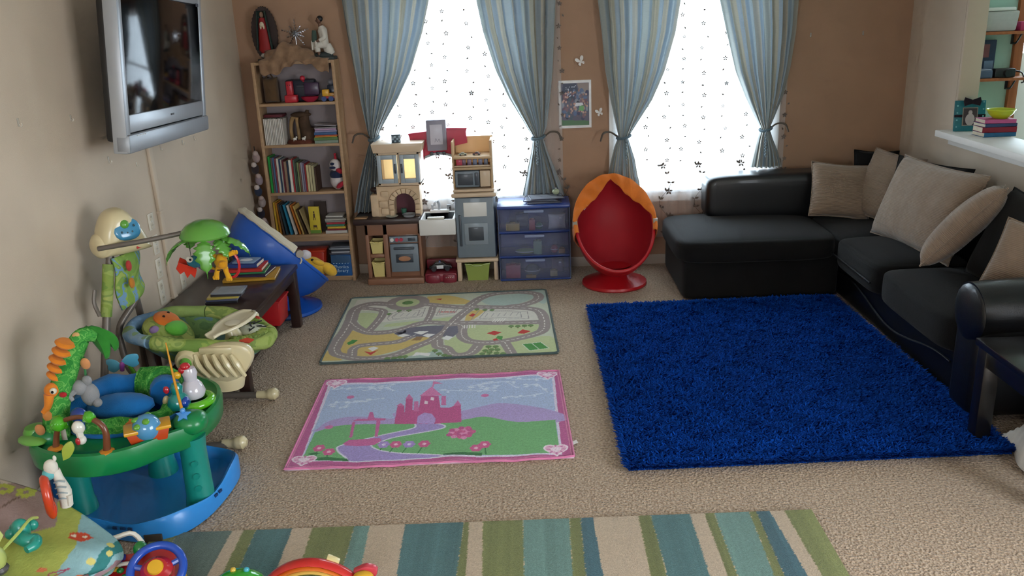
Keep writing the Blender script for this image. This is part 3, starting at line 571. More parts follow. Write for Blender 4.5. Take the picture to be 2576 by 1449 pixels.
sheet('tufted_face', cv, mat('rug_tufted', '#ffffff', 0.98, 0.05, 0.10, 90, 0.8, 260, attr='Col', sheen=0.2), t, wz, lambda x, y, z: np.stack([x-W_/2, y-D_/2+0.006*np.sin(x*11)*(y > D_-0.1)+0.006*np.sin(x*9+1)*(y < 0.1), z], 1))
M().grid(lambda u, v: (W_*(u-0.5), D_*(v-0.5), 0.0045), 30, 2).build('backing', cloth('#c9a9b8'), t, solid=0.006)
e = [(-W_/2+W_*i/24, -D_/2+0.006*math.sin(W_*i/24*9+1), 0.009+0.003*math.sin(i*1.9)) for i in range(25)]+[(W_/2, -D_/2+D_*i/10, 0.010) for i in range(1, 10)]+[(W_/2-W_*i/24, D_/2+0.006*math.sin((W_-W_*i/24)*11), 0.009+0.002*math.sin(i*2.3)) for i in range(25)]+[(-W_/2, D_/2-D_*i/10, 0.010) for i in range(1, 10)]
M().tube(e, 0.006, 6, closed=True, up=(0, 0, 1)).build('binding', cloth('#d77fa8'), t)
M().box((W_/2+0.012, -D_/2+0.14, 0.012), (0.035, 0.028, 0.002), rot=(0, -0.3, 0.2)).build('care_tag', paper('#e8e6e2'), t)

# striped runner
t = thing('striped_rug', 'beige, olive and teal striped rug along the bottom edge', 'rug', (0, 0, 0))
y0, y1 = 1.5, 3.13; x0, x1 = -1.66, 1.15
cv = Canvas(x1-x0, y1-y0, 0.0045, '#c9b394')
SC = {'o': '#757b4c', 'g': '#5f7068', 'b': '#b9a791', 't': '#4d7072', 'l': '#698a83', 'd': '#446670'}
ed = []
for c, a, b in STRIPE:
    y = cv.Y+y0; ed.append(a+(b-a)*(3.12-y)/0.38*0.5-x0)
for i, (c, a, b) in enumerate(STRIPE[:-1]):
    jit = rs.uniform(-0.0025, 0.0025, (cv.ny, 1))
    m = (cv.X >= ed[i]+jit) & (cv.X < ed[i+1]+jit) if i > 0 else (cv.X < ed[1])
    if i == len(STRIPE)-2: m = cv.X >= ed[i]+jit
    cv.C[m] = lin(SC[c])
fine = np.cumsum(rs.randn(1, cv.nx)*0.05, 1); fine -= np.convolve(fine[0], np.ones(31)/31, 'same')
notb = (np.abs(cv.C-np.array(lin(SC['b']))).sum(2, keepdims=True) > 0.02)
cv.C *= 1+notb*(0.9*fine[0][None, :, None]).clip(-0.25, 0.3)
cv.C *= (1+0.07*rs.randn(cv.ny, cv.nx, 1)).clip(0.8, 1.2)
SKEW = (3.155-3.101)/(1.156+1.615)
sheet('pile', cv, mat('rug_wool', '#ffffff', 0.98, 0.05, 0.10, 120, 0.9, 220, attr='Col', sheen=0.2), t, lambda x, y: 0.014+0*x, lambda x, y, z: np.stack([x+x0, y+y0+SKEW*x-0.025, z], 1))
g = M(); cc = [(x0, y0), (x1, y0), (x1, y1), (x0, y1)]
q = [(x, y+SKEW*(x-x0)-0.025) for x, y in cc]
g._add([(x, y, z) for z in (0.002, 0.0135) for x, y in q], [(0, 3, 2, 1), (4, 5, 6, 7), (0, 1, 5, 4), (1, 2, 6, 5), (2, 3, 7, 6), (3, 0, 4, 7)])
g.build('backing', cloth('#8d7d66'), t, smooth=False)

# blue shag rug: backing and countless yarn tufts
t = thing('shag_rug', 'royal blue deep shag rug in front of the black sofa', 'rug', (0, 0, 0))
RQ = [(0.395, 5.80), (2.155, 5.86), (2.215, 3.58), (0.415, 3.52)]
def rq(u, v):
    (ax, ay), (bx, by), (cx, cy), (dx, dy) = RQ
    return (ax*(1-u)*(1-v)+bx*u*(1-v)+cx*u*v+dx*(1-u)*v, ay*(1-u)*(1-v)+by*u*(1-v)+cy*u*v+dy*(1-u)*v)
M().grid(lambda u, v: (*rq(0.012+0.976*u, 0.010+0.98*v), 0.008), 8, 8).build('backing', cloth('#0f3584'), t, solid=0.012)
NT = 120000
rs = np.random.RandomState(11); uu = rs.rand(NT); vv = rs.rand(NT)
ne = 9000; uu[:ne] = np.where(rs.rand(ne) < 0.5, rs.rand(ne)*0.012, 1-rs.rand(ne)*0.012); vv[ne:2*ne] = np.where(rs.rand(ne) < 0.5, rs.rand(ne)*0.012, 1-rs.rand(ne)*0.012)
bx, by = rq(uu, vv)
cl = np.sin(bx*23+2*np.sin(by*11))*0.6+np.sin(by*29+1.5*np.sin(bx*17))*0.6+np.sin((bx+by)*41)*0.4
ang = cl*0.8+rs.randn(NT)*1.3; ln = 0.026+0.014*rs.rand(NT); lean = 0.5+0.35*rs.rand(NT)
ang[:ne] = np.where(uu[:ne] < 0.5, PI, 0)+rs.randn(ne)*0.6; ang[ne:2*ne] = np.where(vv[ne:2*ne] < 0.5, PI/2, -PI/2)+rs.randn(ne)*0.6
ln[:2*ne] *= rs.uniform(0.5, 1.1, 2*ne); lean[:2*ne] += 0.35
dx, dy = np.cos(ang), np.sin(ang); wd = 0.0022+0.0012*rs.rand(NT)
px, py = -dy, dx
B = np.stack([bx, by, np.full(NT, 0.012)], 1)
def off(f, h, w): return B+np.stack([dx*f*ln*lean+px*w, dy*f*ln*lean+py*w, h*ln], 1)
V = np.stack([off(0, 0, wd), off(0, 0, -wd), off(0.4, 0.75, -wd*1.1), off(0.4, 0.75, wd*1.1), off(1.0, 0.92, wd*0.9), off(1.0, 0.92, -wd*0.9)], 1).reshape(-1, 3)
i6 = np.arange(NT)[:, None]*6
Fq = np.concatenate([i6+np.array([[0, 1, 2, 3]]), i6+np.array([[3, 2, 5, 4]])], 0)
cc = np.array(lin('#0a3a8c'))[None]*(1+0.28*rs.randn(NT, 1)).clip(0.45, 1.7)
cc = np.repeat(cc, 6, 0); cc.reshape(-1, 6, 3)[:, :2] *= 1.0
o = np_mesh('yarn_pile', V, Fq, mat('shag_yarn', '#ffffff', 0.95, 0.04, 0.12, 5, attr='Col'), t, cc)
tag(o, kind='stuff')

# ================================================================== sofa
m_suede = mat('sofa_suede_black', '#0c0a09', 0.9, 0.25, 0.25, 5, 0.3, 200, sheen=0.05)
m_leather = mat('sofa_leather_black', '#0a0a0d', 0.38, 0.5, 0.12, 8, 0.15, 180, coat=0.15)
def cord_mat():
    m = mat('corduroy_beige', '#8f7b69', 0.95, 0.15, 0.08, 10, sheen=0.3); N = m.node_tree.nodes; L = m.node_tree.links
    tc = N.new('ShaderNodeTexCoord'); w = N.new('ShaderNodeTexWave'); w.bands_direction = 'Y'; w.inputs['Scale'].default_value = 34; w.inputs['Distortion'].default_value = 0.6; w.inputs['Detail'].default_value = 1
    L.new(tc.outputs['Object'], w.inputs['Vector']); bp = N.new('ShaderNodeBump'); bp.inputs['Strength'].default_value = 0.55; bp.inputs['Distance'].default_value = 0.004
    n2 = N.new('ShaderNodeTexNoise'); n2.inputs['Scale'].default_value = 7; L.new(tc.outputs['Object'], n2.inputs['Vector']); b2 = N.new('ShaderNodeBump'); b2.inputs['Strength'].default_value = 0.6; b2.inputs['Distance'].default_value = 0.03; L.new(n2.outputs['Fac'], b2.inputs['Height'])
    L.new(w.outputs['Fac'], bp.inputs['Height']); L.new(b2.outputs[0], bp.inputs['Normal']); L.new(bp.outputs[0], N['Principled BSDF'].inputs['Normal']); return m
m_cord = cord_mat()
t = thing('sectional_sofa', 'black corner sofa with a chaise under the window', 'sofa', (2.1, 5.6, 0))
O = (-2.1, -5.6, 0)
def w2l(p): return (p[0]+O[0], p[1]+O[1], p[2])
def soft(c, s, b=0.05, puff=0.0, rot=None, p=7.0):
    """upholstered block: box with round edges and crowned faces"""
    m = M(); n = 14
    def pt(x, y, z):
        d = (abs(x)**p+abs(y)**p+abs(z)**p)**(1/p); f = 1/d if d > 1e-6 else 1
        return (c[0]+s[0]/2*x*f, c[1]+s[1]/2*y*f, c[2]+s[2]/2*z*f+puff*(1-x*x)*(1-y*y)*(1 if z > 0 else 0))
    for ax in range(3):
        for sg in (-1, 1):
            def fn(u, v, ax=ax, sg=sg):
                q = [0, 0, 0]; a = math.sin((2*u-1)*PI/2); b_ = math.sin((2*v-1)*PI/2); q[ax] = sg; q[(ax+1) % 3] = a; q[(ax+2) % 3] = b_; return pt(*q)
            m.grid(fn, n, n)
    return m
def sb(name, x0, x1, y0, y1, z0, z1, mt, puff=0.0, par=None, p=7.0):
    return soft(w2l(((x0+x1)/2, (y0+y1)/2, (z0+z1)/2)), (x1-x0, y1-y0, z1-z0), puff=puff, p=p).build(name, mt, par or t, angle=70)
sb('chaise_base', 1.10, 2.24, 5.95, 6.88, 0.004, 0.31, m_suede, p=18.0)
sb('chaise_cushion', 1.05, 2.22, 5.90, 6.86, 0.28, 0.46, m_suede, 0.025)
sb('chaise_bolster', 1.385, 2.76, 6.60, 6.885, 0.43, 0.80, m_leather)
sb('main_base', 2.24, 2.97, 4.0, 6.88, 0.004, 0.27, m_leather, p=18.0)
sb('seat_cushion', 2.16, 2.80, 5.16, 5.93, 0.25, 0.47, m_suede, 0.03)
sb('seat_cushion', 2.16, 2.80, 4.19, 5.15, 0.25, 0.47, m_suede, 0.03)
sb('corner_cushion', 2.20, 2.84, 5.90, 6.66, 0.26, 0.455, m_suede, 0.02)
sb('main_back', 2.80, 2.99, 3.95, 6.90, 0.20, 0.80, m_leather)
sb('corner_back', 2.70, 2.97, 6.60, 6.90, 0.30, 0.79, m_leather)
am = M(); am.box(w2l((2.58, 4.05, 0.30)), (0.80, 0.25, 0.56), 0.05, seg=3); am.cyl(w2l((2.19, 4.05, 0.56)), w2l((2.97, 4.05, 0.60)), 0.15, n=28); am.ell(w2l((2.19, 4.05, 0.555)), (0.03, 0.15, 0.15), n=24)
am.build('arm', m_leather, t)
M().tube([w2l((2.215, 5.93-0.17*i+0.0, 0.16+0.05*math.sin(i*0.75+0.6))) for i in range(11)], 0.007, 8, smooth=5).build('piping', m_leather, t)
M().tube([w2l((2.15, 5.9, 0.345)), w2l((2.145, 5.5, 0.35)), w2l((2.15, 5.2, 0.345))], 0.006, 8, smooth=4).build('piping', m_leather, t)
for x, y in ((1.25, 6.1), (1.25, 6.8), (2.36, 4.1), (2.92, 4.05), (2.92, 6.8)): M().box(w2l((x, y, 0.012)), (0.06, 0.06, 0.024), 0.004).build('foot', plastic('#151515'), t)
def cushion(name, label, cat, bl, br, tr, tl, thick, mt, grp=None):
    bl, br, tr, tl = map(Vector, (bl, br, tr, tl)); c = (bl+br+tr+tl)/4; X = ((br-bl)+(tr-tl))/2; Yv = ((tl-bl)+(tr-br))/2
    w, h = X.length, Yv.length; x = X.normalized(); y = (Yv-x*Yv.dot(x)).normalized(); z = x.cross(y)
    R = Matrix((x, y, z)).transposed()
    m = M().pillow((0, 0, 0), w, h, thick, n=22)
    ed = []
    n = 12
    for sgn, f in ((1, lambda q: (2*q-1, -1)), (1, lambda q: (1, 2*q-1)), (1, lambda q: (1-2*q, 1)), (1, lambda q: (-1, 1-2*q))):
        for q in range(n):
            a, b = f(q/n); ed.append((w/2*a*(1-0.07*(1-b*b)), h/2*b*(1-0.07*(1-a*a)), 0))
    o = m.build(name, mt, None, angle=80); o.matrix_world = Matrix.Translation(c) @ R.to_4x4()
    tag(o, label, cat, grp)
    M().tube(ed, 0.005, 6, closed=True).build('welt', mt, o)
    return o
G = 'loose cushions on the sofa'
cushion('throw_pillow', 'small square beige corduroy pillow leaning on the chaise bolster', 'pillow', (2.10, 6.42, 0.50), (2.54, 6.36, 0.475), (2.67, 6.56, 0.83), (2.215, 6.58, 0.90), 0.17, m_cord, G)
cushion('throw_pillow', 'beige corduroy pillow half hidden in the sofa corner', 'pillow', (2.42, 6.52, 0.50), (2.72, 6.08, 0.47), (2.86, 6.30, 0.93), (2.70, 6.58, 0.99), 0.16, m_cord, G)
cushion('back_cushion', 'black back cushion showing as a strip behind the largest beige pillow', 'cushion', (2.53, 6.22, 0.49), (2.82, 5.55, 0.48), (2.87, 5.52, 0.99), (2.76, 6.24, 0.97), 0.15, m_suede, G)
cushion('throw_pillow', 'largest beige corduroy pillow in the middle of the sofa', 'pillow', (2.43, 6.00, 0.49), (2.56, 5.12, 0.47), (2.76, 5.02, 1.045), (2.66, 6.00, 1.00), 0.24, m_cord, G)
cushion('throw_pillow', 'beige corduroy pillow tilted edge-on against the black cushion', 'pillow', (2.30, 4.86, 0.56), (2.44, 5.15, 0.52), (2.77, 4.93, 1.0), (2.62, 4.64, 1.05), 0.19, m_cord, G)
cushion('back_cushion', 'large black back cushion beside the sofa arm', 'cushion', (2.60, 4.95, 0.49), (2.58, 4.26, 0.47), (2.80, 4.24, 0.98), (2.80, 4.86, 1.0), 0.22, m_suede, G)
cushion('throw_pillow', 'beige corduroy pillow resting behind the leather sofa arm', 'pillow', (2.40, 4.42, 0.60), (2.62, 4.22, 0.52), (2.78, 4.28, 0.88), (2.56, 4.46, 0.92), 0.15, m_cord, G)
cushion('back_cushion', 'black cushion propped upright in the far sofa corner', 'cushion', (2.52, 6.60, 0.50), (2.86, 6.52, 0.50), (2.87, 6.68, 0.93), (2.56, 6.72, 0.955), 0.13, m_suede, G)

# black end table in front of the sofa arm
m_blackwood = mat('black_wood', '#141110', 0.28, 0.5, 0.15, 4, coat=0.3, stretch=(1, 8, 1))
t = thing('end_table', 'black wooden end table at the right edge', 'table', (2.45, 3.42, 0))
M().box((0, 0, 0.505), (0.72, 0.74, 0.035), 0.005).build('table_top', m_blackwood, t)
for x in (-0.31, 0.31):
    for y in (-0.32, 0.32): M().box((x, y, 0.245), (0.075, 0.075, 0.487), 0.005).build('leg', m_blackwood, t)
M().box((0, 0.33, 0.44), (0.58, 0.022, 0.09), 0.002).box((0, -0.33, 0.44), (0.58, 0.022, 0.09), 0.002).box((-0.32, 0, 0.44), (0.022, 0.6, 0.09), 0.002).box((0.32, 0, 0.44), (0.022, 0.6, 0.09), 0.002).build('apron', m_blackwood, t)
t = thing('wipes_tub', 'blue and white tub standing on the black end table', 'tub', (2.33, 3.33, 0.5225), 0.15)
M().box((0, 0, 0.075), (0.16, 0.11, 0.15), 0.012).build('tub_body', plastic('#3f9ccb'), t)
M().box((0, 0, 0.185), (0.165, 0.115, 0.07), 0.012).build('lid', plastic('#d8dde0'), t)
M().box((-0.081, 0, 0.09), (0.003, 0.07, 0.07), 0.001).build('paper_label', paper('#c9a9b4'), t)
t = thing('throw_blanket', 'crumpled white patterned blanket on the floor at the right edge', 'blanket', (2.43, 3.52, 0))
def bl(u, v):
    x = -0.22+0.6*u; y = -0.42+0.62*v; e = min(u, 1-u, v, 1-v)
    return (x+0.03*math.sin(v*9), y+0.03*math.sin(u*8), 0.02+min(1, e*9)*(0.13+0.035*math.sin(u*9+v*3)+0.03*math.sin(v*12-u*4)))
M().grid(bl, 34, 34).build('blanket_cloth', cloth('#d9d6d0'), t, solid=0.01)
k = M()
for i in range(9):
    u0, v0 = random.uniform(0.1, 0.8), random.uniform(0.1, 0.8); P = []
    for q in range(7): u, v = u0+0.03*q*math.cos(i), v0+0.03*math.sin(q*0.9+i); p = bl(min(max(u, 0), 1), min(max(v, 0), 1)); P.append((p[0], p[1], p[2]+0.0085))
    k.tube(P, 0.004, 5, smooth=3)
tag(k.build('printed_squiggles', cloth('#54616a'), t), kind='stuff')

# ================================================================== left wall
m_silver = mat('tv_silver', '#a4a7ac', 0.35, 0.5, 0.04, 4, metal=0.35); m_dark = plastic('#1c1a1b', 0.4); m_screen = mat('tv_screen', '#050508', 0.10, 0.22, 0.05, 3)
t = thing('television', 'silver framed flat television mounted high on the left wall', 'television', (-2.105, 4.915, 1.453), math.radians(94.2))
tilt = (math.radians(5), 0.036, 0)
def tv(name, m, mt, par=None):
    o = m.build(name, mt, par or t)
    if par is None: o.rotation_euler = tilt
    return o
fr = M(); W_ = 1.38; H_ = 0.84
for (c, s) in (((-W_/2+0.03, H_/2), (0.06, H_)), ((W_/2-0.03, H_/2), (0.06, H_)), ((0, H_-0.03), (W_-0.12, 0.06)), ((0, 0.145), (W_-0.12, 0.09))): fr.box((c[0], 0, c[1]), (s[0], 0.07, s[1]), 0.006)
tv('bezel', fr, m_silver)
tv('speaker_bar', M().box((0, -0.012, 0.047), (W_, 0.075, 0.094), 0.012), mat('tv_speaker_silver', '#989ba0', 0.4, 0.5, 0.04, 4, metal=0.3))
tv('screen', M().box((0, -0.018, 0.485), (W_-0.12, 0.02, 0.60), 0.002), m_screen)
tv('rear_housing', M().box((0, 0.055, 0.40), (W_-0.08, 0.06, 0.70), 0.02), m_dark)
tv('maker_plate', M().box((0.02, -0.0365, 0.15), (0.05, 0.003, 0.010)), m_dark)
bt = M()
for i in range(6): bt.box((-0.58+i*0.022, -0.051, 0.084), (0.012, 0.003, 0.004))
tv('buttons', bt, plastic('#d8d8d8'))
tv('sticker', M().box((0.60, -0.036, 0.775), (0.05, 0.002, 0.02)), paper('#3a3a44'))
tv('wall_bracket', M().box((0, 0.12, 0.42), (0.30, 0.07, 0.30), 0.01), m_dark)
m_clear = see_through('clear_hook_plastic', '#f4efe6', 0.35, 0.05)
def hook(y, z, lab, sc=1.0, x=XL, rz=0.0):
    t = thing('wall_hook', lab, 'hook', (x, y, z), rz, 'clear stick-on hooks')
    M().box((0.002, 0, 0.006*sc), (0.004, 0.012*sc, 0.032*sc), 0.0018).build('hook_base', m_clear, t)
    M().tube([(0.004, 0, -0.002), (0.009*sc, 0, -0.010*sc), (0.014*sc, 0, -0.004*sc), (0.013*sc, 0, 0.004*sc)], 0.0024*sc, 7, smooth=4).build('hook_prong', m_clear, t)
for y, z, sc, lab in ((3.81, 1.688, 1.2, 'clear plastic hook on the left wall, nearest the camera'), (4.26, 1.657, 1.0, 'clear plastic hook on the left wall beside the television shadow'), (4.56, 1.396, 1.2, 'clear plastic hook just under the near corner of the television'), (4.876, 1.321, 0.7, 'tiny clear hook below the television left of the cable cover'), (5.238, 1.36, 1.0, 'clear hook below the television right of the cable cover'), (5.58, 1.345, 1.0, 'clear hook below the far half of the television'), (5.79, 1.345, 1.0, 'clear hook below the far corner of the television')): hook(y, z, lab, sc)
hook(0, 1.818, 'small clear hook on the right part of the back wall, left one', 1.0, 2.231, -PI/2)
hook(0, 1.817, 'small clear hook on the right part of the back wall, right one', 1.0, 2.638, -PI/2)
for o in COL.objects:
    if o.name.startswith('wall_hook') and o.location.y == 0: o.location.y = YB
t = thing('cable_cover', 'beige vertical cable channel running down from the television', 'cable cover', (XL, 5.055, 0.10))
M().box((0.011, 0, 0.66), (0.022, 0.05, 1.30), 0.006).build('channel', m_wall, t)
for z in (0.35, 0.9): M().box((0.012, 0, z), (0.026, 0.054, 0.02), 0.003).build('joint_clip', m_wall, t)
m_outlet = plastic('#d8cfbd', 0.45)
for i, (y, z0, z1, lab) in enumerate(((4.94, 0.765, 0.885, 'top cream outlet plate of the column left of the cable cover'), (4.93, 0.618, 0.74, 'second cream outlet plate of the column left of the cable cover'), (4.912, 0.455, 0.605, 'third cream outlet plate of the column left of the cable cover'), (5.24, 0.45, 0.62, 'cream outlet plate right of the cable cover above the dark table'), (4.93, 0.92, 1.02, 'narrow cream switch plate at the top of the outlet column'))):
    t = thing('outlet_plate', lab, 'outlet', (XL, y, (z0+z1)/2), group='outlet plates on the left wall')
    h = z1-z0; M().box((0.003, 0, 0), (0.006, 0.075, h), 0.003).build('plate', m_outlet, t)
    for dz in (-h/4, h/4):
        s = M().ell((0.006, 0, dz), (0.003, 0.017, 0.020), p=0.6).build('socket', plastic('#cabfa9', 0.4), t)
        M().box((0.009, -0.006, dz+0.004), (0.001, 0.002, 0.009)).box((0.009, 0.006, dz+0.004), (0.001, 0.002, 0.008)).build('slot', m_dark, s)
    M().ell((0.006, 0, 0), (0.0015, 0.003, 0.003), n=8, m=6).build('screw', m_silver, t)
# back wall decorations
t = thing('group_photo', 'white bordered group photo hanging between the two windows', 'picture', (0.378, YB, 1.36))
M().box((0, -0.006, 0), (0.262, 0.012, 0.378), 0.002).build('border', paper('#e9e6e4'), t)
cv = Canvas(0.225, 0.335, 0.004, '#5b5a6e'); r = np.random.RandomState(5)
cv.poly([(0, 0.0), (0.225, 0.0), (0.225, 0.035), (0, 0.045)], '#4c7350'); cv.poly([(0.13, 0.335), (0.225, 0.335), (0.225, 0.24), (0.15, 0.26)], '#8d7f7a'); cv.poly([(0.02, 0.335), (0.12, 0.335), (0.16, 0.2), (0.0, 0.2)], '#2f3a52')
for i in range(70):
    p = (r.uniform(0.01, 0.215), r.uniform(0.05, 0.27)); cv.ell(p, r.uniform(0.008, 0.018), r.uniform(0.010, 0.024), ['#3c3f5e', '#6d4a58', '#4a5a6a', '#2c2d3e', '#7b5f6a', '#54688c', '#8a8f9c'][r.randint(7)])
for i in range(45): p = (r.uniform(0.01, 0.215), r.uniform(0.07, 0.28)); cv.ell(p, 0.007, 0.009, ['#b08a7e', '#c29d90', '#9b7468'][r.randint(3)])
for i in range(18): cv.ell((r.uniform(0.04, 0.12), r.uniform(0.23, 0.33)), 0.004, 0.004, '#c9cfe0')
cv.poly([(0.14, 0.12), (0.18, 0.11), (0.185, 0.155), (0.15, 0.16)], '#6fa86c'); cv.poly([(0.11, 0.15), (0.18, 0.16), (0.17, 0.18), (0.12, 0.18)], '#d7d7dc')
sheet('photo_print', cv, mat('photo_gloss', '#ffffff', 0.3, 0.5, 0.03, 10, attr='Col'), t, None, lambda x, y, z: np.stack([x-0.1125, z-0.0128, y-0.1675], 1))
def butterfly(x, z, s, a, lab):
    t = thing('paper_butterfly', lab, 'decoration', (x, YB, z), group='white paper butterflies'); t.rotation_euler = (0, a, 0)
    up = [(0, 0), (0.25, 0.75), (0.75, 1.0), (0.95, 0.7), (0.7, 0.25), (0.25, 0.02)]; dn = [(0, 0), (0.3, -0.03), (0.65, -0.15), (0.6, -0.5), (0.35, -0.62), (0.12, -0.3)]
    for sg in (-1, 1):
        w = M()
        w.prism([(sg*px*s, py*s) for px, py in smooth2(up+[up[0]], 4)[:-1]], 0.0015); w.prism([(sg*px*s, py*s) for px, py in smooth2(dn+[dn[0]], 4)[:-1]], 0.0015)
        w.build('wing', paper('#e8e2dc'), t, (0, -0.006, 0), (PI/2, 0, sg*-0.5))
    M().ell((0, -0.006, 0.05*s), (0.05*s, 0.004, 0.42*s), n=8).build('body', paper('#d9d2ca'), t)
butterfly(0.428, 1.69, 0.042, -0.45, 'larger white paper butterfly above the group photo')
butterfly(0.575, 1.285, 0.036, -0.35, 'smaller white paper butterfly right of the group photo')

# ================================================================== bookcase and what stands in it
m_birch = mat('birch_veneer', '#ab8a68', 0.5, 0.4, 0.12, 3, stretch=(2, 14, 14)); m_bback = mat('bookcase_back', '#8d8284', 0.7, 0.3, 0.05, 5)
BX0, BX1, BY0, BY1 = -2.140, -1.490, 6.75, 6.945
t = thing('bookcase', 'tall narrow birch bookcase in the back left corner', 'bookcase', (-1.815, 6.85, 0))
q = lambda x, y, z: (x+1.815, y-6.85, z)
for x in (BX0+0.012, BX1-0.012): M().box(q(x, 6.8475, 0.895), (0.024, 0.195, 1.79), 0.002).build('side_panel', m_birch, t)
M().box(q(-1.815, 6.94, 0.895), (0.60, 0.008, 1.76)).build('back_panel', m_bback, t, smooth=False)
SH = [0.052, 0.407, 0.763, 1.149, 1.474, 1.779]
for z in SH: M().box(q(-1.815, 6.842, z-0.011 if z < 1.7 else z), (0.602, 0.186, 0.022), 0.002).build('shelf' if z < 1.7 else 'top_panel', m_birch, t)
M().box(q(-1.815, 6.78, 0.02), (0.602, 0.015, 0.038)).build('plinth', m_birch, t)
M().box(q(-1.815, 6.77, SH[1]-0.04), (0.602, 0.015, 0.035)).build('shelf_rail', m_birch, t)
m_page = mat('book_pages', '#d8cdb8', 0.9, 0.1, 0.08, 60)
CN = {}
def book(label, x, z, th, h, d, color, y=6.765, lean=0.0, rz=0.0, flat=False, grp='books on the bookcase', page_front=False, rot=None):
    """spine faces the room (-y). x = left side of the spine at its foot"""
    m = M(); c = 0.0022
    m.box((th/2, c/2, h/2), (th, c, h), 0.0008).box((c/2, d/2, h/2), (c, d, h)).box((th-c/2, d/2, h/2), (c, d, h))
    m.mi(1).box((th/2, d/2-0.002, h/2), (th-2*c, d-0.008, h-0.008))
    o = m.build('book', [paper(color), m_page], smooth=False); o.location = (x, y, z); tag(o, label, 'book', grp)
    if flat: o.rotation_euler = (0, PI/2, 0) if not page_front else (0, PI/2, 0)
    else: o.rotation_euler = (0, lean, rz)
    if rot: o.rotation_euler = rot
    return o
def flatbook(label, xc, y, z, w, th, d, color, rz=0.0, grp='books lying in stacks', pages_front=False):
    """lying book; the spine faces the room"""
    m = M(); c = 0.002
    m.box((0, 0, c/2), (w, d, c)).box((0, 0, th-c/2), (w, d, c))
    if pages_front: m.box((0, d/2-c/2, th/2), (w, c, th))
    else: m.box((0, -d/2+c/2, th/2), (w, c, th))
    m.mi(1).box((0, 0, th/2), (w-0.008, d-0.006, th-2*c))
    o = m.build('book', [paper(color), m_page], smooth=False); o.location = (xc, y, z); o.rotation_euler = (0, 0, rz); return tag(o, label, 'book', grp)
# white boxed set on the second shelf from the top
x = -2.105
for i in range(12):
    th = 0.0118; book('slim white volume, %s from the left in the white set' % ORD[i], x, SH[3], th, 0.208-0.002*(i % 3), 0.15, ['#cfc8be', '#d6d0c8', '#c6beb4'][i % 3], grp='slim white volumes beside the tree stump ornament'); x += th+0.0012
tag(M().box((-2.03, 6.86, SH[3]+0.225), (0.15, 0.12, 0.022), 0.003).build('flat_case', paper('#5b1f28')), 'dark red flat case lying on the white volumes', 'case')
# row on the middle shelf
rows = [('#1e8c3a', .020, .295, 'bright green'), ('#6b5a58', .013, .285, 'taupe'), ('#4c6688', .015, .285, 'slate blue'), ('#8a3c46', .012, .28, 'maroon'), ('#c8c2b6', .018, .278, 'ivory'), ('#2f4a6c', .010, .27, 'navy'), ('#a9a6a0', .012, .268, 'light grey'), ('#6c2630', .012, .26, 'burgundy'), ('#8f7460', .022, .25, 'brown'), ('#233349', .013, .252, 'dark blue'), ('#d8d2c6', .022, .262, 'white'), ('#b5323a', .012, .268, 'red'), ('#5a6a5c', .014, .262, 'grey green'), ('#3e4a3a', .012, .24, 'dark green'), ('#7a8258', .014, .24, 'olive'), ('#7c5a4a', .012, .235, 'russet'), ('#9a98a4', .013, .238, 'pale violet'), ('#7c6c84', .014, .236, 'dusty purple'), ('#9c2f30', .011, .226, 'brick red'), ('#c9b98e', .020, .216, 'cream'), ('#b9ad86', .020, .214, 'speckled tan'), ('#aca27e', .020, .21, 'sand'), ('#4a3428', .014, .195, 'dark brown')]
x = -2.108
for i, (c, th, h, nm) in enumerate(rows):
    book('%s book, %s from the left in the long row' % (nm, ORD[i]), x, SH[2], th, h, 0.15, c, grp='upright books in the long row on the middle shelf'); x += th+0.0016
    if nm == 'dark brown': xe = x
# leaning books, lower shelf
lean = [('#c8a032', .016, .275, 0.02, 'mustard yellow'), ('#b87a2a', .014, .27, 0.05, 'ochre'), ('#584840', .013, .262, 0.09, 'dark taupe'), ('#2c4550', .016, .25, 0.13, 'dark teal'), ('#2f86a8', .017, .255, 0.16, 'turquoise'), ('#d0c6ba', .017, .25, 0.19, 'patterned white'), ('#c87a34', .012, .252, 0.22, 'orange'), ('#c9a860', .012, .245, 0.24, 'tan'), ('#54402e', .010, .215, 0.27, 'brown'), ('#a99466', .011, .215, 0.30, 'straw')]
x = -2.112
for i, (c, th, h, a, nm) in enumerate(lean):
    top = x; b = book('%s book, %s in the row leaning left' % (nm, ORD[i]), x+h*math.sin(a), SH[1]+0.001, th, h, 0.15, c, lean=-a, grp='leaning books on the lower shelf'); x += th/math.cos(a)+0.002+(0.010*(a > 0.1))
    b.location.z += 0.0
yb = thing('book', 'yellow book standing face out on the lower shelf', 'book', (-1.79, 6.80, SH[1]), -0.06)
M().box((0, 0, 0.1125), (0.088, 0.018, 0.225), 0.001).build('cover', paper('#cdb63a'), yb); M().box((0, -0.0095, 0.014), (0.088, 0.002, 0.028)).build('cover_band', paper('#6c8f3e'), yb)
k = M(); k.ell((0, -0.010, 0.18), (0.007, 0.002, 0.008)).box((0, -0.010, 0.15), (0.014, 0.002, 0.036)).box((-0.006, -0.010, 0.122), (0.005, 0.002, 0.02)).box((0.007, -0.010, 0.122), (0.005, 0.002, 0.02)).box((0, -0.010, 0.06), (0.03, 0.002, 0.018)).box((0.014, -0.010, 0.045), (0.004, 0.002, 0.02)).box((-0.012, -0.010, 0.045), (0.004, 0.002, 0.02))
k.build('cover_drawing', paper('#5b4632'), yb)
book('dark brown board standing behind the yellow book', -1.80, SH[1], 0.10, 0.252, 0.012, '#3c2f2a', y=6.86)
z = SH[1]
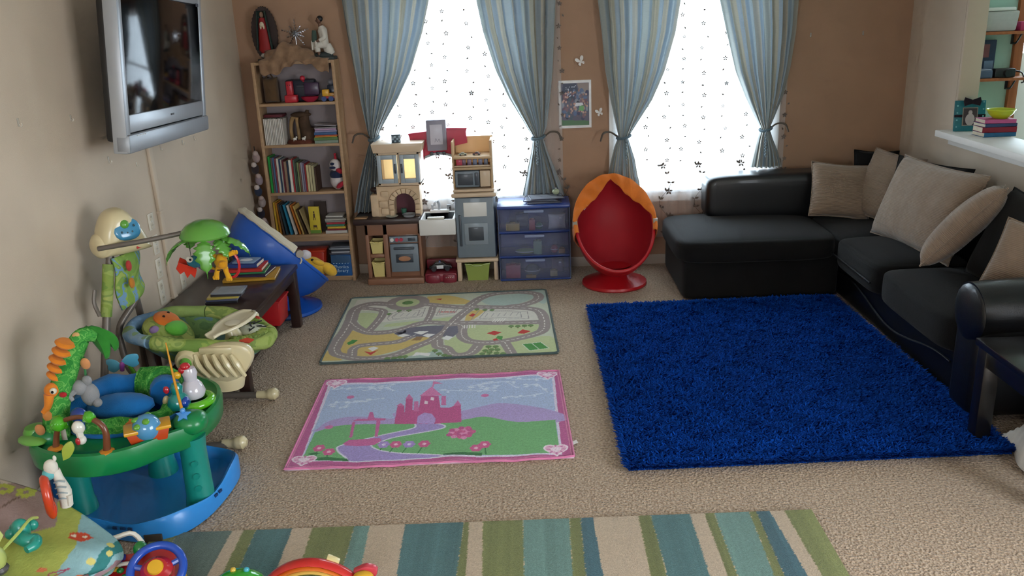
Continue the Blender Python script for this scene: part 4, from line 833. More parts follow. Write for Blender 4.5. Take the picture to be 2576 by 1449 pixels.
for i, (c, th, w, nm) in enumerate((('#b8b2aa', .026, .180, 'white'), ('#7d2b30', .014, .155, 'dark red'), ('#c9a83a', .018, .150, 'yellow'), ('#3f7a62', .018, .150, 'green'), ('#a8343c', .016, .150, 'red'), ('#8d8b84', .014, .162, 'grey'), ('#aaa59a', .016, .175, 'pale grey'), ('#76706a', .012, .150, 'stone'), ('#c4c0b8', .010, .140, 'off-white'))):
    flatbook('%s book, %s from the bottom of the right-hand stack' % (nm, ORD[i]), -1.612+random.uniform(-.006, .006), 6.83, z, w, th, 0.13, c, random.uniform(-.05, .05)); z += th+0.0005
z = SH[3]
for i, (c, th, w, nm) in enumerate((('#7d8b7c', .024, .19, 'sage'), ('#5c7a48', .022, .19, 'green'), ('#c9a03a', .008, .18, 'golden'), ('#b0522e', .010, .18, 'rust'), ('#3f5c86', .022, .18, 'blue'), ('#8a86a8', .014, .175, 'lilac'), ('#a78aa6', .014, .17, 'mauve'), ('#9f9a9c', .008, .175, 'grey'))):
    flatbook('%s book, %s from the bottom beside the tree stump ornament' % (nm, ORD[i]), -1.616+random.uniform(-.005, .005), 6.83, z, w, th, 0.14, c, random.uniform(-.05, .05)); z += th+0.0005
b = flatbook('pale magazine tilted on top of the stack beside the stump', -1.615, 6.83, z+0.012, 0.17, 0.006, 0.14, '#b9b3b8'); b.rotation_euler = (0, 0.10, 0.05)
# tree stump ornament with two white lambs
t = thing('stump_ornament', 'dark hollow tree stump ornament on the second shelf', 'ornament', (-1.835, 6.83, SH[3]))
m_bark = mat('bark_dark', '#4d3a2c', 0.9, 0.2, 0.35, 12, 0.9, 60); m_barkl = mat('bark_light', '#8f7350', 0.9, 0.2, 0.25, 12, 0.8, 60)
M().lathe([(0.075, 0), (0.078, 0.012), (0.068, 0.03), (0.06, 0.03)], n=24, sx=1.45, sy=0.9).build('ground', mat('stump_ground', '#5a2f22', 0.8, 0.2, 0.25, 20, 0.6, 80), t)
M().tube([(0.055, 0.01, 0.02), (0.05, 0.0, 0.1), (0.04, 0, 0.17), (0.055, 0.0, 0.225)], [0.05, 0.045, 0.045, 0.03], 12, smooth=3).tube([(0.05, 0, 0.17), (0.07, 0, 0.24), (0.075, 0, 0.26)], [0.025, 0.018, 0.012], 8).ell((0.02, 0, 0.225), (0.085, 0.045, 0.022)).build('trunk', m_bark, t)
M().tube([(-0.07, 0, 0.03), (-0.072, 0, 0.12), (-0.05, 0, 0.20), (0, 0, 0.215)], [0.016, 0.014, 0.018, 0.02], 9, smooth=3).tube([(-0.01, -0.01, 0.03), (-0.012, -0.01, 0.12), (-0.015, -0.005, 0.2)], [0.015, 0.014, 0.014], 9, smooth=3).build('hollow_rim', m_barkl, t)
M().tube([(0.085, 0, 0.02), (0.1, 0, 0.08), (0.09, 0, 0.12)], [0.03, 0.026, 0.012], 9, smooth=3).build('side_branch', m_bark, t)
for dx in (-0.035, 0.035):
    l = M().ell((dx, -0.055, 0.042), (0.016, 0.009, 0.010)).ell((dx+0.014, -0.056, 0.054), (0.007, 0.006, 0.008))
    for q in (-0.009, 0.009): l.cyl((dx+q, -0.055, 0.024), (dx+q, -0.055, 0.042), 0.003, n=6)
    l.build('lamb', plastic('#d8d2c8', 0.6), t)
# white, blue and red plush at the right end of the long row
t = thing('plush_bird', 'white, navy and red plush penguin at the end of the book row', 'plush toy', (-1.575, 6.83, SH[2]))
pw_, pr_, pn_ = cloth('#cfc6c4'), cloth('#a82a38'), cloth('#28304a')
M().ell((0, 0, 0.075), (0.06, 0.05, 0.075), n=18).build('body', pw_, t); M().ell((-0.005, -0.01, 0.20), (0.046, 0.042, 0.05), n=18).build('head', pw_, t)
M().ell((-0.02, -0.048, 0.215), (0.018, 0.008, 0.013)).ell((-0.02, -0.05, 0.185), (0.026, 0.012, 0.012)).build('muzzle_mark', pn_, t)
M().lathe([(0.052, 0.10), (0.06, 0.125), (0.05, 0.15), (0.035, 0.155)], n=18).build('jacket', pn_, t); M().ell((0.035, -0.035, 0.155), (0.035, 0.02, 0.022), (0, 0.4, 0)).build('scarf', pr_, t)
M().ell((0.035, -0.055, 0.045), (0.045, 0.02, 0.020), (0, -0.6, 0)).build('wing', pr_, t); M().ell((0.0, 0, 0.255), (0.012, 0.012, 0.032)).ell((0.0, 0, 0.285), 0.012).build('hat', pr_, t)
# toys on the top shelf
t = thing('brown_bag', 'brown cloth bag at the left of the top shelf', 'bag', (-2.03, 6.84, SH[4]))
M().pillow((0, 0, 0.10), 0.12, 0.20, 0.11, (PI/2, 0, 0)).build('bag_body', cloth('#5c4630'), t); M().tube([(-0.03, -0.01, 0.19), (0, -0.02, 0.235), (0.03, -0.01, 0.19)], 0.006, 7, smooth=4).build('handle', cloth('#4a3826'), t)
t = thing('toy_case', 'black hard toy case behind the red toy figure', 'case', (-1.80, 6.885, SH[4])); M().box((0, 0, 0.085), (0.24, 0.09, 0.17), 0.02).build('shell', plastic('#1f2230', 0.5), t); M().box((0.02, -0.048, 0.12), (0.09, 0.01, 0.02), 0.004).build('handle', plastic('#3a3c46', 0.5), t)
t = thing('toy_robot', 'red block figure on the top shelf', 'toy', (-1.865, 6.80, SH[4])); rp = plastic('#b51f2e')
M().box((0, 0, 0.03), (0.10, 0.07, 0.06), 0.012).build('feet', rp, t); M().box((-0.005, 0, 0.11), (0.05, 0.05, 0.11), 0.008).build('torso', rp, t); M().ell((-0.012, -0.026, 0.135), (0.004, 0.003, 0.004)).ell((0.004, -0.026, 0.135), (0.004, 0.003, 0.004)).build('eyes', m_dark, t)
tag(M().ell((-1.765, 6.81, SH[4]+0.183), 0.021).cyl((-1.765, 6.83, SH[4]+0.155), (-1.765, 6.82, SH[4]+0.185), 0.008).build('toy_ball', plastic('#b8283c')), 'small red knob ball on top of the black case', 'ball')
t = thing('toy_dish', 'red and purple toy boat hull on the top shelf', 'toy', (-1.72, 6.80, SH[4])); M().lathe([(0.03, 0), (0.06, 0.02), (0.072, 0.04), (0.066, 0.042), (0.05, 0.02), (0.0, 0.012)], n=24, sy=0.6).build('hull', plastic('#9c1f38'), t); M().box((0.02, 0.01, 0.10), (0.12, 0.03, 0.10), 0.012).build('cabin', plastic('#3c2440'), t)
t = thing('toy_truck', 'small yellow and blue toy truck at the right of the top shelf', 'toy car', (-1.575, 6.805, SH[4])); M().box((-0.015, 0, 0.065), (0.055, 0.05, 0.055), 0.01).build('cab', plastic('#d6a02c'), t); M().box((0.03, 0, 0.05), (0.05, 0.05, 0.03), 0.006).build('bed', plastic('#c08a3a'), t)
M().box((0.005, 0, 0.03), (0.10, 0.045, 0.02), 0.004).build('chassis', plastic('#a92c3c'), t)
for x in (-0.028, 0.028):
    for y in (-0.027, 0.027): M().cyl((x, y-0.007, 0.02), (x, y+0.007, 0.02), 0.02).build('wheel', plastic('#26407a'), t)
t = thing('toy_stack', 'dark blue stacked toy behind the toy truck', 'toy', (-1.56, 6.89, SH[4])); M().box((0, 0, 0.06), (0.06, 0.06, 0.12), 0.008).build('base', plastic('#232c44'), t); M().ell((0, 0, 0.14), 0.025).build('knob', plastic('#8d8f9c'), t)
# bottom shelf: red bin, blue box set
t = thing('storage_bin', 'red plastic bin standing in the bottom of the bookcase', 'bin', (-1.86, 6.80, 0.052)); M().box((0, 0, 0.11), (0.27, 0.15, 0.22), 0.02, taper=(0.92, 0.9)).build('bin_body', plastic('#b8321f'), t); M().box((0, 0, 0.218), (0.285, 0.16, 0.016), 0.006).build('rim', plastic('#c03a22'), t)
t = thing('box_set', 'blue box set lettered Phonics Library', 'book set', (-1.592, 6.80, 0.052), -0.03); m_bs = paper('#1f5590')
M().box((0, 0, 0.088), (0.165, 0.15, 0.176), 0.002).build('slipcase', m_bs, t); M().prism([(-0.080, 0.0), (0.080, 0.0), (0.080, 0.055), (-0.03, 0.072), (-0.080, 0.062)], 0.002, (0, -0.0765, 0.112), (PI/2, 0, 0)).build('cover_panel', paper('#3c5a7c'), t)
m_pale = paper('#b9cfe0')
text('lettering', 'Phonics', 0.040, m_pale, t, (0, -0.0765, 0.078), (PI/2, 0, 0)); text('lettering', 'Library', 0.040, m_pale, t, (0, -0.0765, 0.045), (PI/2, 0, 0))
k = M()
for i in range(6): k.box((-0.06+i*0.024, -0.0765, 0.108), (0.010, 0.002, 0.004))
k.build('dotted_line', m_pale, t); z = 0.052+0.1765
for i, (c, nm) in enumerate((('#54545c', 'charcoal'), ('#a8a8ac', 'silver grey'), ('#3a3d44', 'black'), ('#8c9098', 'steel grey'), ('#5c6068', 'slate'))): flatbook('%s booklet, %s from the bottom on the blue box set' % (nm, ORD[i]), -1.595+random.uniform(-.01, .01), 6.82, z, 0.16+random.uniform(-.01, .02), 0.014, 0.14, c, random.uniform(-.05, .05)); z += 0.0145
t = thing('cork_mug', 'small green cup beside the red bin', 'cup', (-2.05, 6.82, 0.052)); M().lathe([(0.03, 0), (0.034, 0.09), (0.030, 0.09), (0.027, 0.006), (0, 0.006)], n=18).build('cup', plastic('#2f6a58'), t); M().tube([(-0.03, -0.01, 0.02), (-0.05, -0.01, 0.045), (-0.032, -0.01, 0.075)], 0.004, 7, smooth=4).build('handle', plastic('#2f6a58'), t)
# top of the bookcase
ZT = 1.790
t = thing('saint_statue', 'robed statue in a spiky oval halo on the bookcase', 'statue', (-2.035, 6.85, ZT)); m_halo = mat('halo_bronze', '#3a2c28', 0.6, 0.4, 0.2, 12, metal=0.2)
hp = []
for i in range(72): a = 2*PI*i/72; f = 1+0.05*(i % 2); hp.append((0.098*f*math.cos(a), 0.195*f*math.sin(a)))
M().prism(hp, 0.02, (0, 0.02, 0.212), (PI/2, 0, 0)).build('halo', m_halo, t)
M().lathe([(0.03, 0.06), (0.052, 0.09), (0.045, 0.2), (0.034, 0.29), (0.024, 0.33)], n=20, sy=0.75).build('gown', mat('gown_red', '#8e2222', 0.6, 0.3, 0.1, 10), t)
M().grid(lambda u, v: ((0.062-0.03*v)*math.sin((u-0.5)*PI*1.35)*(1 if True else 0), -0.02+0.05*math.cos((u-0.5)*PI*1.35)*0.6, 0.09+0.29*v), 18, 10).build('mantle', mat('mantle_green', '#26342e', 0.7, 0.3, 0.15, 10), t, solid=0.008)
M().ell((0, -0.012, 0.352), (0.017, 0.018, 0.022)).build('head', plastic('#8d6a54', 0.6), t); M().ell((0, -0.035, 0.28), (0.018, 0.01, 0.02)).ell((-0.012, -0.03, 0.262), (0.007, 0.007, 0.018)).ell((0.012, -0.03, 0.262), (0.007, 0.007, 0.018)).build('hands', plastic('#c9b79a', 0.6), t)
M().ell((0, -0.01, 0.05), (0.045, 0.03, 0.022)).build('cloud', plastic('#a9a296', 0.7), t); M().ell((0.02, -0.02, 0.078), (0.045, 0.02, 0.018), (0, 0.4, 0)).build('cherub', plastic('#6c3a30', 0.7), t); M().box((0, 0, 0.012), (0.13, 0.09, 0.024), 0.008).build('base', m_dark, t)
t = thing('star_ornament', 'silver wire star ornament standing behind the draped cloth', 'ornament', (-1.805, 6.90, ZT)); m_tin = mat('tinsel', '#c9ccd2', 0.15, 0.6, 0.1, 50, metal=1.0)
M().cyl((0, 0, 0), (0, 0, 0.2), 0.003, n=8).build('stem', m_tin, t)
for i in range(10):
    a = PI/2+2*PI*i/10; r = 0.115 if i % 2 == 0 else 0.075; p = (r*math.cos(a), 0, 0.2+r*math.sin(a))
    arm = M().tube([(0, 0, 0.2), p], [0.004, 0.001], 6)
    for j in range(1, 6):
        f = j/6; c = Vector((p[0]*f, 0, 0.2+(p[2]-0.2)*f)); d = Vector((-math.sin(a), 0, math.cos(a)))*0.016*(1.2-f)
        arm.tube([c, c+d+Vector((math.cos(a), 0, math.sin(a)))*0.012], 0.0013, 4).tube([c, c-d+Vector((math.cos(a), 0, math.sin(a)))*0.012], 0.0013, 4)
    arm.build('star_ray', m_tin, t)
t = thing('kneeling_figurine', 'kneeling man figurine in white robe holding a green bundle', 'statue', (-1.59, 6.84, ZT)); m_robe = mat('robe_white', '#cfc8bc', 0.7, 0.3, 0.08, 14); m_skin = plastic('#6c4a38', 0.6)
M().box((0.0, 0, 0.012), (0.20, 0.12, 0.024), 0.008).ell((0.0, 0.01, 0.03), (0.08, 0.05, 0.03)).build('rock_base', mat('figurine_rock', '#3c4240', 0.8, 0.3, 0.3, 15, 0.6, 60), t)
M().tube([(0.02, 0, 0.115), (0.02, 0, 0.16), (0.015, 0, 0.22), (0.005, 0, 0.25)], [0.044, 0.04, 0.046, 0.024], 14, smooth=4, flat=0.8).build('tunic', m_robe, t)
M().tube([(0.03, 0, 0.115), (-0.01, -0.02, 0.115), (-0.035, -0.025, 0.10)], [0.034, 0.03, 0.024], 12, smooth=3).tube([(-0.035, -0.025, 0.10), (-0.03, -0.025, 0.06)], [0.024, 0.02], 12).tube([(0.03, 0.02, 0.11), (0.05, 0.02, 0.06), (0.07, 0.02, 0.035)], [0.036, 0.04, 0.03], 12, smooth=3).build('trousers', m_robe, t)
M().tube([(0.025, -0.03, 0.22), (0.035, -0.045, 0.17), (-0.005, -0.05, 0.145)], [0.022, 0.019, 0.014], 10, smooth=4).build('sleeve', m_robe, t); M().ell((-0.018, -0.05, 0.143), (0.012, 0.009, 0.01)).build('hand', m_skin, t)
M().tube([(0.0, 0, 0.245), (-0.003, 0, 0.27)], 0.013, 10).ell((-0.006, -0.002, 0.295), (0.021, 0.02, 0.028), (0, 0.2, 0)).ell((-0.027, -0.002, 0.29), (0.006, 0.004, 0.006)).build('head', m_skin, t); M().ell((0.003, 0, 0.305), (0.024, 0.022, 0.024)).build('hair', m_dark, t)
M().tube([(-0.05, -0.02, 0.135), (-0.05, -0.015, 0.18), (-0.048, -0.01, 0.22)], [0.022, 0.02, 0.016], 10, smooth=3).build('bundle', cloth('#46564c'), t); M().grid(lambda u, v: (-0.075+0.05*u, -0.025+0.02*math.sin(u*6), 0.145-0.07*v), 8, 6).build('cloth_fold', m_robe, t, solid=0.006); M().cyl((-0.02, -0.025, 0.03), (-0.025, -0.025, 0.06), 0.012, n=10).build('shin', m_skin, t)
t = thing('draped_cloth', 'crumpled tan burlap cloth draped over the bookcase top', 'cloth', (-1.82, 6.84, ZT)); m_bur = cloth('#8d6f56', 0.2, 0.6, 20)
def drape(u, v):
    x = -0.25+0.54*u; a = math.sin(u*PI)
    if v < 0.5:
        f = v/0.5; y = 0.06-0.165*f; hump = 0.12*math.exp(-((u-0.36)/0.2)**2)*math.sin(f*PI)**0.7+0.05*math.exp(-((u-0.62)/0.12)**2)*math.sin(f*PI); z = 0.012+hump+0.012*a*math.sin(f*PI)
    else:
        f = (v-0.5)/0.5; y = -0.105-0.018*math.sin(u*40)*f*0.6; drop = 0.065+0.045*math.sin(u*PI*2.3+0.5)+0.012*math.sin(u*31); z = 0.012-drop*f
    return (x, y+0.006*math.sin(u*27+v*9), z+0.008*math.sin(u*33+v*14)*a*(v < 0.5))
M().grid(drape, 60, 36).build('folds', m_bur, t, solid=0.006)
for i, x in enumerate((-0.14, 0.08)): M().ell((x, -0.02, 0.045), (0.09, 0.05, 0.05), n=18).build('bunched_fold', m_bur, t)
# string of small plush dolls hanging between bookcase and wall
t = thing('doll_garland', 'hanging string of small plush dolls beside the bookcase', 'garland', (-2.215, 6.80, 0.42)); M().cyl((0, 0, 0.05), (0, 0, 0.72), 0.004, n=6).build('cord', m_dark, t)
for i in range(7):
    z = 0.08+i*0.092; c = ['#8d7a78', '#2a2630', '#a39490', '#2c3448', '#94848a', '#3c3234', '#9a8684'][i]
    d = M().ell((0.01*(-1)**i, -0.01, z), (0.032, 0.028, 0.042)).build('doll_body', cloth(c), t); M().ell((0.012*(-1)**i, -0.025, z+0.035), 0.022).build('doll_head', cloth(['#b5a09a', '#c2b4ae'][i % 2]), d)

# ================================================================== toy kitchen
m_kb = plastic('#8a6048', 0.5); m_kd = plastic('#33231f', 0.45); m_kc = plastic('#cdb497', 0.5); m_kg = plastic('#727d86', 0.45); m_kdg = plastic('#3a4048', 0.4); m_kw = plastic('#d9d6d0', 0.4); m_kr = plastic('#b8324a', 0.45)
m_stone = mat('toy_stone', '#cbb090', 0.6, 0.3, 0.12, 12, 0.2, 60)
KX, KY = -0.85, 6.62
K = thing('play_kitchen', 'large plastic play kitchen in front of the left window', 'play kitchen', (KX, KY, 0))
def kp(x, y, z): return (x-KX, y-KY, z)
def kb(name, x0, x1, y0, y1, z0, z1, mt, b=0.008, par=None): return M().box(kp((x0+x1)/2, (y0+y1)/2, (z0+z1)/2), (x1-x0, y1-y0, z1-z0), b).build(name, mt, par or K)
# lower cabinet
m = M(); 
for a in ((-1.355, -1.325, 6.63, 6.885, 0, 0.50), (-1.21, -1.17, 6.63, 6.885, 0.05, 0.50), (-0.925, -0.90, 6.63, 6.885, 0, 0.50), (-1.355, -0.90, 6.90, 6.885, 0.0, 0.50), (-1.355, -0.90, 6.63, 6.885, 0.41, 0.50), (-1.325, -1.21, 6.63, 6.885, 0.222, 0.252), (-1.17, -0.925, 6.65, 6.90, 0.05, 0.41)):
    m.box(kp((a[0]+a[1])/2, (a[2]+a[3])/2, (a[4]+a[5])/2), (a[1]-a[0], a[3]-a[2], a[5]-a[4]), 0.006)
m.build('lower_cabinet', m_kb, K)
kb('plinth', -1.36, -0.895, 6.59, 6.885, 0.0, 0.055, m_kb, 0.012)
kb('counter', -1.435, -0.893, 6.585, 6.885, 0.505, 0.556, m_kd, 0.014)
od = kb('oven_door', -1.158, -0.930, 6.618, 6.65, 0.10, 0.335, m_kg, 0.006)
M().box(kp(-1.044, 6.612, 0.30), (0.17, 0.02, 0.022), 0.008).build('handle', m_kdg, od); M().box(kp(-1.044, 6.616, 0.215), (0.14, 0.006, 0.07), 0.002).build('oven_window', m_kdg, od); M().ell(kp(-1.044, 6.612, 0.213), (0.05, 0.003, 0.022)).build('pizza_print', paper('#a87858'), od)
cp = kb('control_panel', -1.158, -0.930, 6.616, 6.65, 0.348, 0.40, m_kg, 0.006)
for i, x in enumerate((-1.135, -1.095, -1.060)): M().cyl(kp(x, 6.617, 0.374), kp(x, 6.606, 0.374), 0.015).build('knob', m_kw if i == 0 else m_kr, cp)
M().box(kp(-0.975, 6.614, 0.374), (0.06, 0.006, 0.026), 0.002).build('display', m_kdg, cp)
# stone oven with separate stones around the arch
m = M(); pts = [(-1.235, 0.556), (-1.235, 0.80), (-0.89, 0.80), (-0.89, 0.556)]
arch = [(-1.018+0.083*math.cos(a), 0.655+0.088*math.sin(a)) for a in np.linspace(0, PI, 15)]
poly = [(-1.235, 0.556), (-1.101, 0.556)]+arch[::-1]+[(-0.935, 0.556), (-0.89, 0.556), (-0.89, 0.80), (-1.235, 0.80)]
m.prism([(x-KX, z) for x, z in poly], 0.12, (0, 6.73-KY, 0), (PI/2, 0, 0)); m.build('stone_oven', m_stone, K, smooth=False)
M().box(kp(-1.018, 6.80, 0.65), (0.18, 0.02, 0.19)).build('oven_back', plastic('#5c2a34', 0.6), K)
for i in range(9):
    a0, a1 = PI*i/9+0.02, PI*(i+1)/9-0.02; s = M(); q = []
    for a in (a0, a1): q.append((-1.018+0.085*math.cos(a)-KX, 0.655+0.088*math.sin(a)))
    for a in (a1, a0): q.append((-1.018+0.125*math.cos(a)-KX, 0.655+0.128*math.sin(a)))
    s.prism(q, 0.02, (0, 6.662-KY, 0), (PI/2, 0, 0), 0.004); s.build('stone', m_stone, K)
for x, z, w, h in ((-1.12, 0.585, 0.035, 0.045), (-1.122, 0.632, 0.04, 0.04), (-0.915, 0.585, 0.04, 0.045), (-0.913, 0.632, 0.036, 0.04), (-1.175, 0.60, 0.06, 0.05), (-1.185, 0.66, 0.07, 0.05), (-1.17, 0.74, 0.06, 0.045)): M().box(kp(x, 6.664, z), (w, 0.02, h), 0.006).build('stone', m_stone, K)
kb('side_block', -1.29, -1.225, 6.66, 6.79, 0.556, 0.735, m_stone, 0.012); M().ell(kp(-1.255, 6.74, 0.765), (0.045, 0.03, 0.022)).cyl(kp(-1.255, 6.74, 0.735), kp(-1.255, 6.74, 0.765), 0.02).build('toy_bread_oven_cap', m_kd, K)
# upper cabinet with two window doors
m = M()
for a in ((-1.212, -1.19, 6.66, 6.86, 0.81, 1.07), (-0.895, -0.872, 6.66, 6.86, 0.81, 1.07), (-1.05, -1.03, 6.66, 6.86, 0.81, 1.07), (-1.212, -0.872, 6.66, 6.86, 0.805, 0.83), (-1.212, -0.872, 6.66, 6.86, 1.05, 1.075)): m.box(kp((a[0]+a[1])/2, (a[2]+a[3])/2, (a[4]+a[5])/2), (a[1]-a[0], a[3]-a[2], a[5]-a[4]), 0.004)
m.build('upper_cabinet', m_kc, K)
M().box(kp(-1.042, 6.858, 0.94), (0.33, 0.006, 0.25)).build('cabinet_back', mat('amber_plastic', '#f0e2c8', 0.5, 0.4, 0.05, 5, translucent=0.6), K)
for x0, x1, hx in ((-1.208, -1.052, -1.066), (-1.028, -0.876, -1.014)):
    d = M(); b = 0.032
    for a in ((x0, x0+b, 0.828, 1.052), (x1-b, x1, 0.828, 1.052), (x0+b, x1-b, 0.828, 0.862), (x0+b, x1-b, 1.018, 1.052)): d.box(kp((a[0]+a[1])/2, 6.652, (a[2]+a[3])/2), (a[1]-a[0], 0.016, a[3]-a[2]), 0.003)
    dr = d.build('cabinet_door', plastic('#9aa4aa', 0.45), K); M().box(kp(hx, 6.64, 0.945), (0.014, 0.016, 0.075), 0.005).build('handle', m_kdg, dr)
    M().box(kp((x0+x1)/2, 6.654, 0.94), (x1-x0-0.06, 0.003, 0.158)).build('door_pane', see_through('amber_pane', '#fdf4e2', 0.15), dr, smooth=False)
M().prism([(-0.19, 0), (0.19, 0), (0.205, 0.07), (-0.205, 0.07)], 0.23, kp(-1.042, 6.755, 1.07), (PI/2, 0, 0), 0.008).build('cornice', m_kc, K)
# red hood with a framed board between the towers
hd = [(-0.974, 1.19), (-0.965, 1.165), (-0.955, 1.10), (-0.862, 1.10), (-0.862, 0.965)]+[(-0.73+0.125*math.cos(a), 0.975+0.045*math.sin(a)) for a in np.linspace(PI, 0, 9)]+[(-0.60, 0.965), (-0.60, 1.08), (-0.50, 1.10), (-0.505, 1.19), (-0.495, 1.22), (-0.655, 1.225), (-0.815, 1.205)]
M().prism([(x-KX, z) for x, z in hd], 0.06, (0, 6.86-KY, 0), (PI/2, 0, 0), 0.006).build('hood', m_kr, K)
bd_ = kb('board_frame', -0.82, -0.66, 6.80, 6.835, 1.05, 1.295, plastic('#8e8a98', 0.5), 0.008); M().box(kp(-0.74, 6.797, 1.18), (0.10, 0.006, 0.16), 0.002).build('board', plastic('#c4c0cc', 0.5), bd_)
M().tube([kp(-0.755, 6.793, 1.12), kp(-0.745, 6.793, 1.15), kp(-0.735, 6.793, 1.125), kp(-0.72, 6.793, 1.145), kp(-0.712, 6.793, 1.12)], 0.0015, 5, smooth=4).build('scribble', paper('#8f8a96'), bd_)
for x in (-0.79, -0.74, -0.69): M().box(kp(x, 6.822, 1.025), (0.026, 0.016, 0.028), 0.004).build('hood_button', m_kdg, K)
M().grid(lambda u, v: kp(-0.85+0.24*u, 6.825, 0.985+0.02*v+0.03*math.sin(u*PI)), 12, 2).build('hood_vent', plastic('#9aa0a8', 0.4), K, solid=0.006)
# sink between the towers
sk = M()
for a in ((-0.905, -0.612, 6.585, 6.61, 0.405, 0.535), (-0.905, -0.612, 6.87, 6.90, 0.405, 0.535), (-0.905, -0.88, 6.61, 6.87, 0.405, 0.535), (-0.637, -0.612, 6.61, 6.87, 0.405, 0.535), (-0.88, -0.637, 6.61, 6.87, 0.405, 0.43)): sk.box(kp((a[0]+a[1])/2, (a[2]+a[3])/2, (a[4]+a[5])/2), (a[1]-a[0], a[3]-a[2], a[5]-a[4]), 0.008)
sk.build('sink_basin', m_kw, K); kb('faucet_deck', -0.84, -0.68, 6.84, 6.90, 0.53, 0.555, m_kw)
m_ch = plastic('#a9adb2', 0.25); M().tube([kp(-0.765, 6.87, 0.55), kp(-0.765, 6.87, 0.60), kp(-0.775, 6.84, 0.635), kp(-0.79, 6.80, 0.625), kp(-0.795, 6.79, 0.60)], 0.011, 9, smooth=4).build('faucet', m_ch, K)
for x in (-0.82, -0.69): M().cyl(kp(x, 6.87, 0.55), kp(x, 6.87, 0.585), 0.010).box(kp(x+0.008, 6.865, 0.59), (0.035, 0.014, 0.012), 0.004).build('tap_handle', m_ch, K)
kb('drain_board', -0.835, -0.70, 6.59, 6.63, 0.535, 0.552, plastic('#c9c6b8'), 0.004)
# fridge tower
for x in (-0.605, -0.305): kb('post', x-0.018, x+0.018, 6.63, 6.90, 0.0, 0.165, m_kc)
kb('fridge_shelf', -0.63, -0.28, 6.60, 6.885, 0.165, 0.195, m_kc, 0.01)
kb('fridge_body', -0.615, -0.295, 6.65, 6.885, 0.195, 0.70, m_kg, 0.01)
fd = kb('fridge_door', -0.608, -0.300, 6.618, 6.65, 0.20, 0.695, m_kg, 0.01)
M().box(kp(-0.575, 6.612, 0.43), (0.018, 0.018, 0.26), 0.006).build('handle', m_kdg, fd); M().box(kp(-0.45, 6.615, 0.60), (0.185, 0.006, 0.115), 0.002).build('white_board', m_kw, fd)
M().box(kp(-0.45, 6.615, 0.40), (0.19, 0.008, 0.18), 0.006).build('dispenser_frame', plastic('#828c94', 0.45), fd); M().box(kp(-0.45, 6.610, 0.40), (0.12, 0.006, 0.11), 0.003).build('dispenser', m_kdg, fd)
kb('fridge_cap', -0.635, -0.275, 6.60, 6.885, 0.70, 0.735, m_kc, 0.012); kb('mid_shelf', -0.62, -0.29, 6.625, 6.90, 0.738, 0.762, m_kc, 0.01)
m = M()
for a in ((-0.615, -0.60, 0.76, 1.14), (-0.315, -0.295, 0.76, 1.14)): m.box(kp((a[0]+a[1])/2, 6.76, (a[2]+a[3])/2), (a[1]-a[0], 0.24, a[3]-a[2]), 0.006)
for z in (0.925, 1.01): m.box(kp(-0.455, 6.75, z), (0.31, 0.24, 0.02), 0.005)
m.box(kp(-0.455, 6.872, 0.95), (0.32, 0.014, 0.40), 0.005); m.build('tower_frame', mat('tan_plastic_translucent', '#d3b48c', 0.5, 0.4, 0.05, 5, translucent=0.25), K)
mw = kb('microwave', -0.598, -0.405, 6.645, 6.80, 0.775, 0.905, m_kg, 0.008); M().box(kp(-0.515, 6.64, 0.84), (0.12, 0.008, 0.09), 0.004).build('microwave_window', m_kdg, mw); M().box(kp(-0.425, 6.64, 0.84), (0.03, 0.008, 0.10), 0.003).build('keypad', m_kdg, mw)
kb('microwave_panel', -0.40, -0.318, 6.645, 6.80, 0.775, 0.905, m_kc, 0.006)
kb('spice_rail', -0.60, -0.318, 6.655, 6.67, 0.936, 0.948, m_kc, 0.002)
for i in range(6): kb('spice_jar', -0.585+i*0.044, -0.585+i*0.044+(0.055 if i == 0 else 0.036)-0.004, 6.68, 6.72, 0.937, 0.992, [m_kr, plastic('#6a4a5e'), plastic('#74607a'), plastic('#5e6a86'), plastic('#6a6a80'), plastic('#5c6070')][i], 0.004)
def toybin(name, lab, x, y, z, w, d, h, c, grp=None):
    t = thing(name, lab, 'bin', (x, y, z), group=grp); m = M(); tp = 0.82; wl = 0.006
    def ring(k, z): return [(sx*w/2*k, sy*d/2*k, z) for sx, sy in ((-1, -1), (1, -1), (1, 1), (-1, 1))]
    r0 = ring(tp, 0); r1 = ring(1, h); V = r0+r1+[(a*0.93, b*0.93, c_) for a, b, c_ in r1]+[(a*0.93, b*0.93, 0.005) for a, b, c_ in r0]
    F = [(3, 2, 1, 0)]+[(i, (i+1) % 4, 4+(i+1) % 4, 4+i) for i in range(4)]+[(4+i, 4+(i+1) % 4, 8+(i+1) % 4, 8+i) for i in range(4)]+[(8+i, 8+(i+1) % 4, 12+(i+1) % 4, 12+i) for i in range(4)]+[(12, 13, 14, 15)]
    m._add(V, F); m.build('bin_body', plastic(c, 0.45), t, smooth=False)
    M().tube([(-w/2, -d/2-0.002, h), (-w/4, -d/2-0.003, h-0.004), (-w/6, -d/2-0.003, h-0.014), (w/6, -d/2-0.003, h-0.014), (w/4, -d/2-0.003, h-0.004), (w/2, -d/2-0.002, h)], 0.006, 7, smooth=3).tube([(w/2, -d/2, h), (w/2, d/2, h), (-w/2, d/2, h), (-w/2, -d/2, h)], 0.005, 7).build('rim', plastic(c, 0.45), t)
    return t
toybin('toy_bin', 'pale yellow bin in the upper niche of the play kitchen', -1.268, 6.70, 0.253, 0.102, 0.12, 0.10, '#d2c07a', 'bins of the play kitchen')
toybin('toy_bin', 'pale yellow bin in the lower niche of the play kitchen', -1.268, 6.70, 0.0555, 0.102, 0.12, 0.125, '#d2c07a', 'bins of the play kitchen')
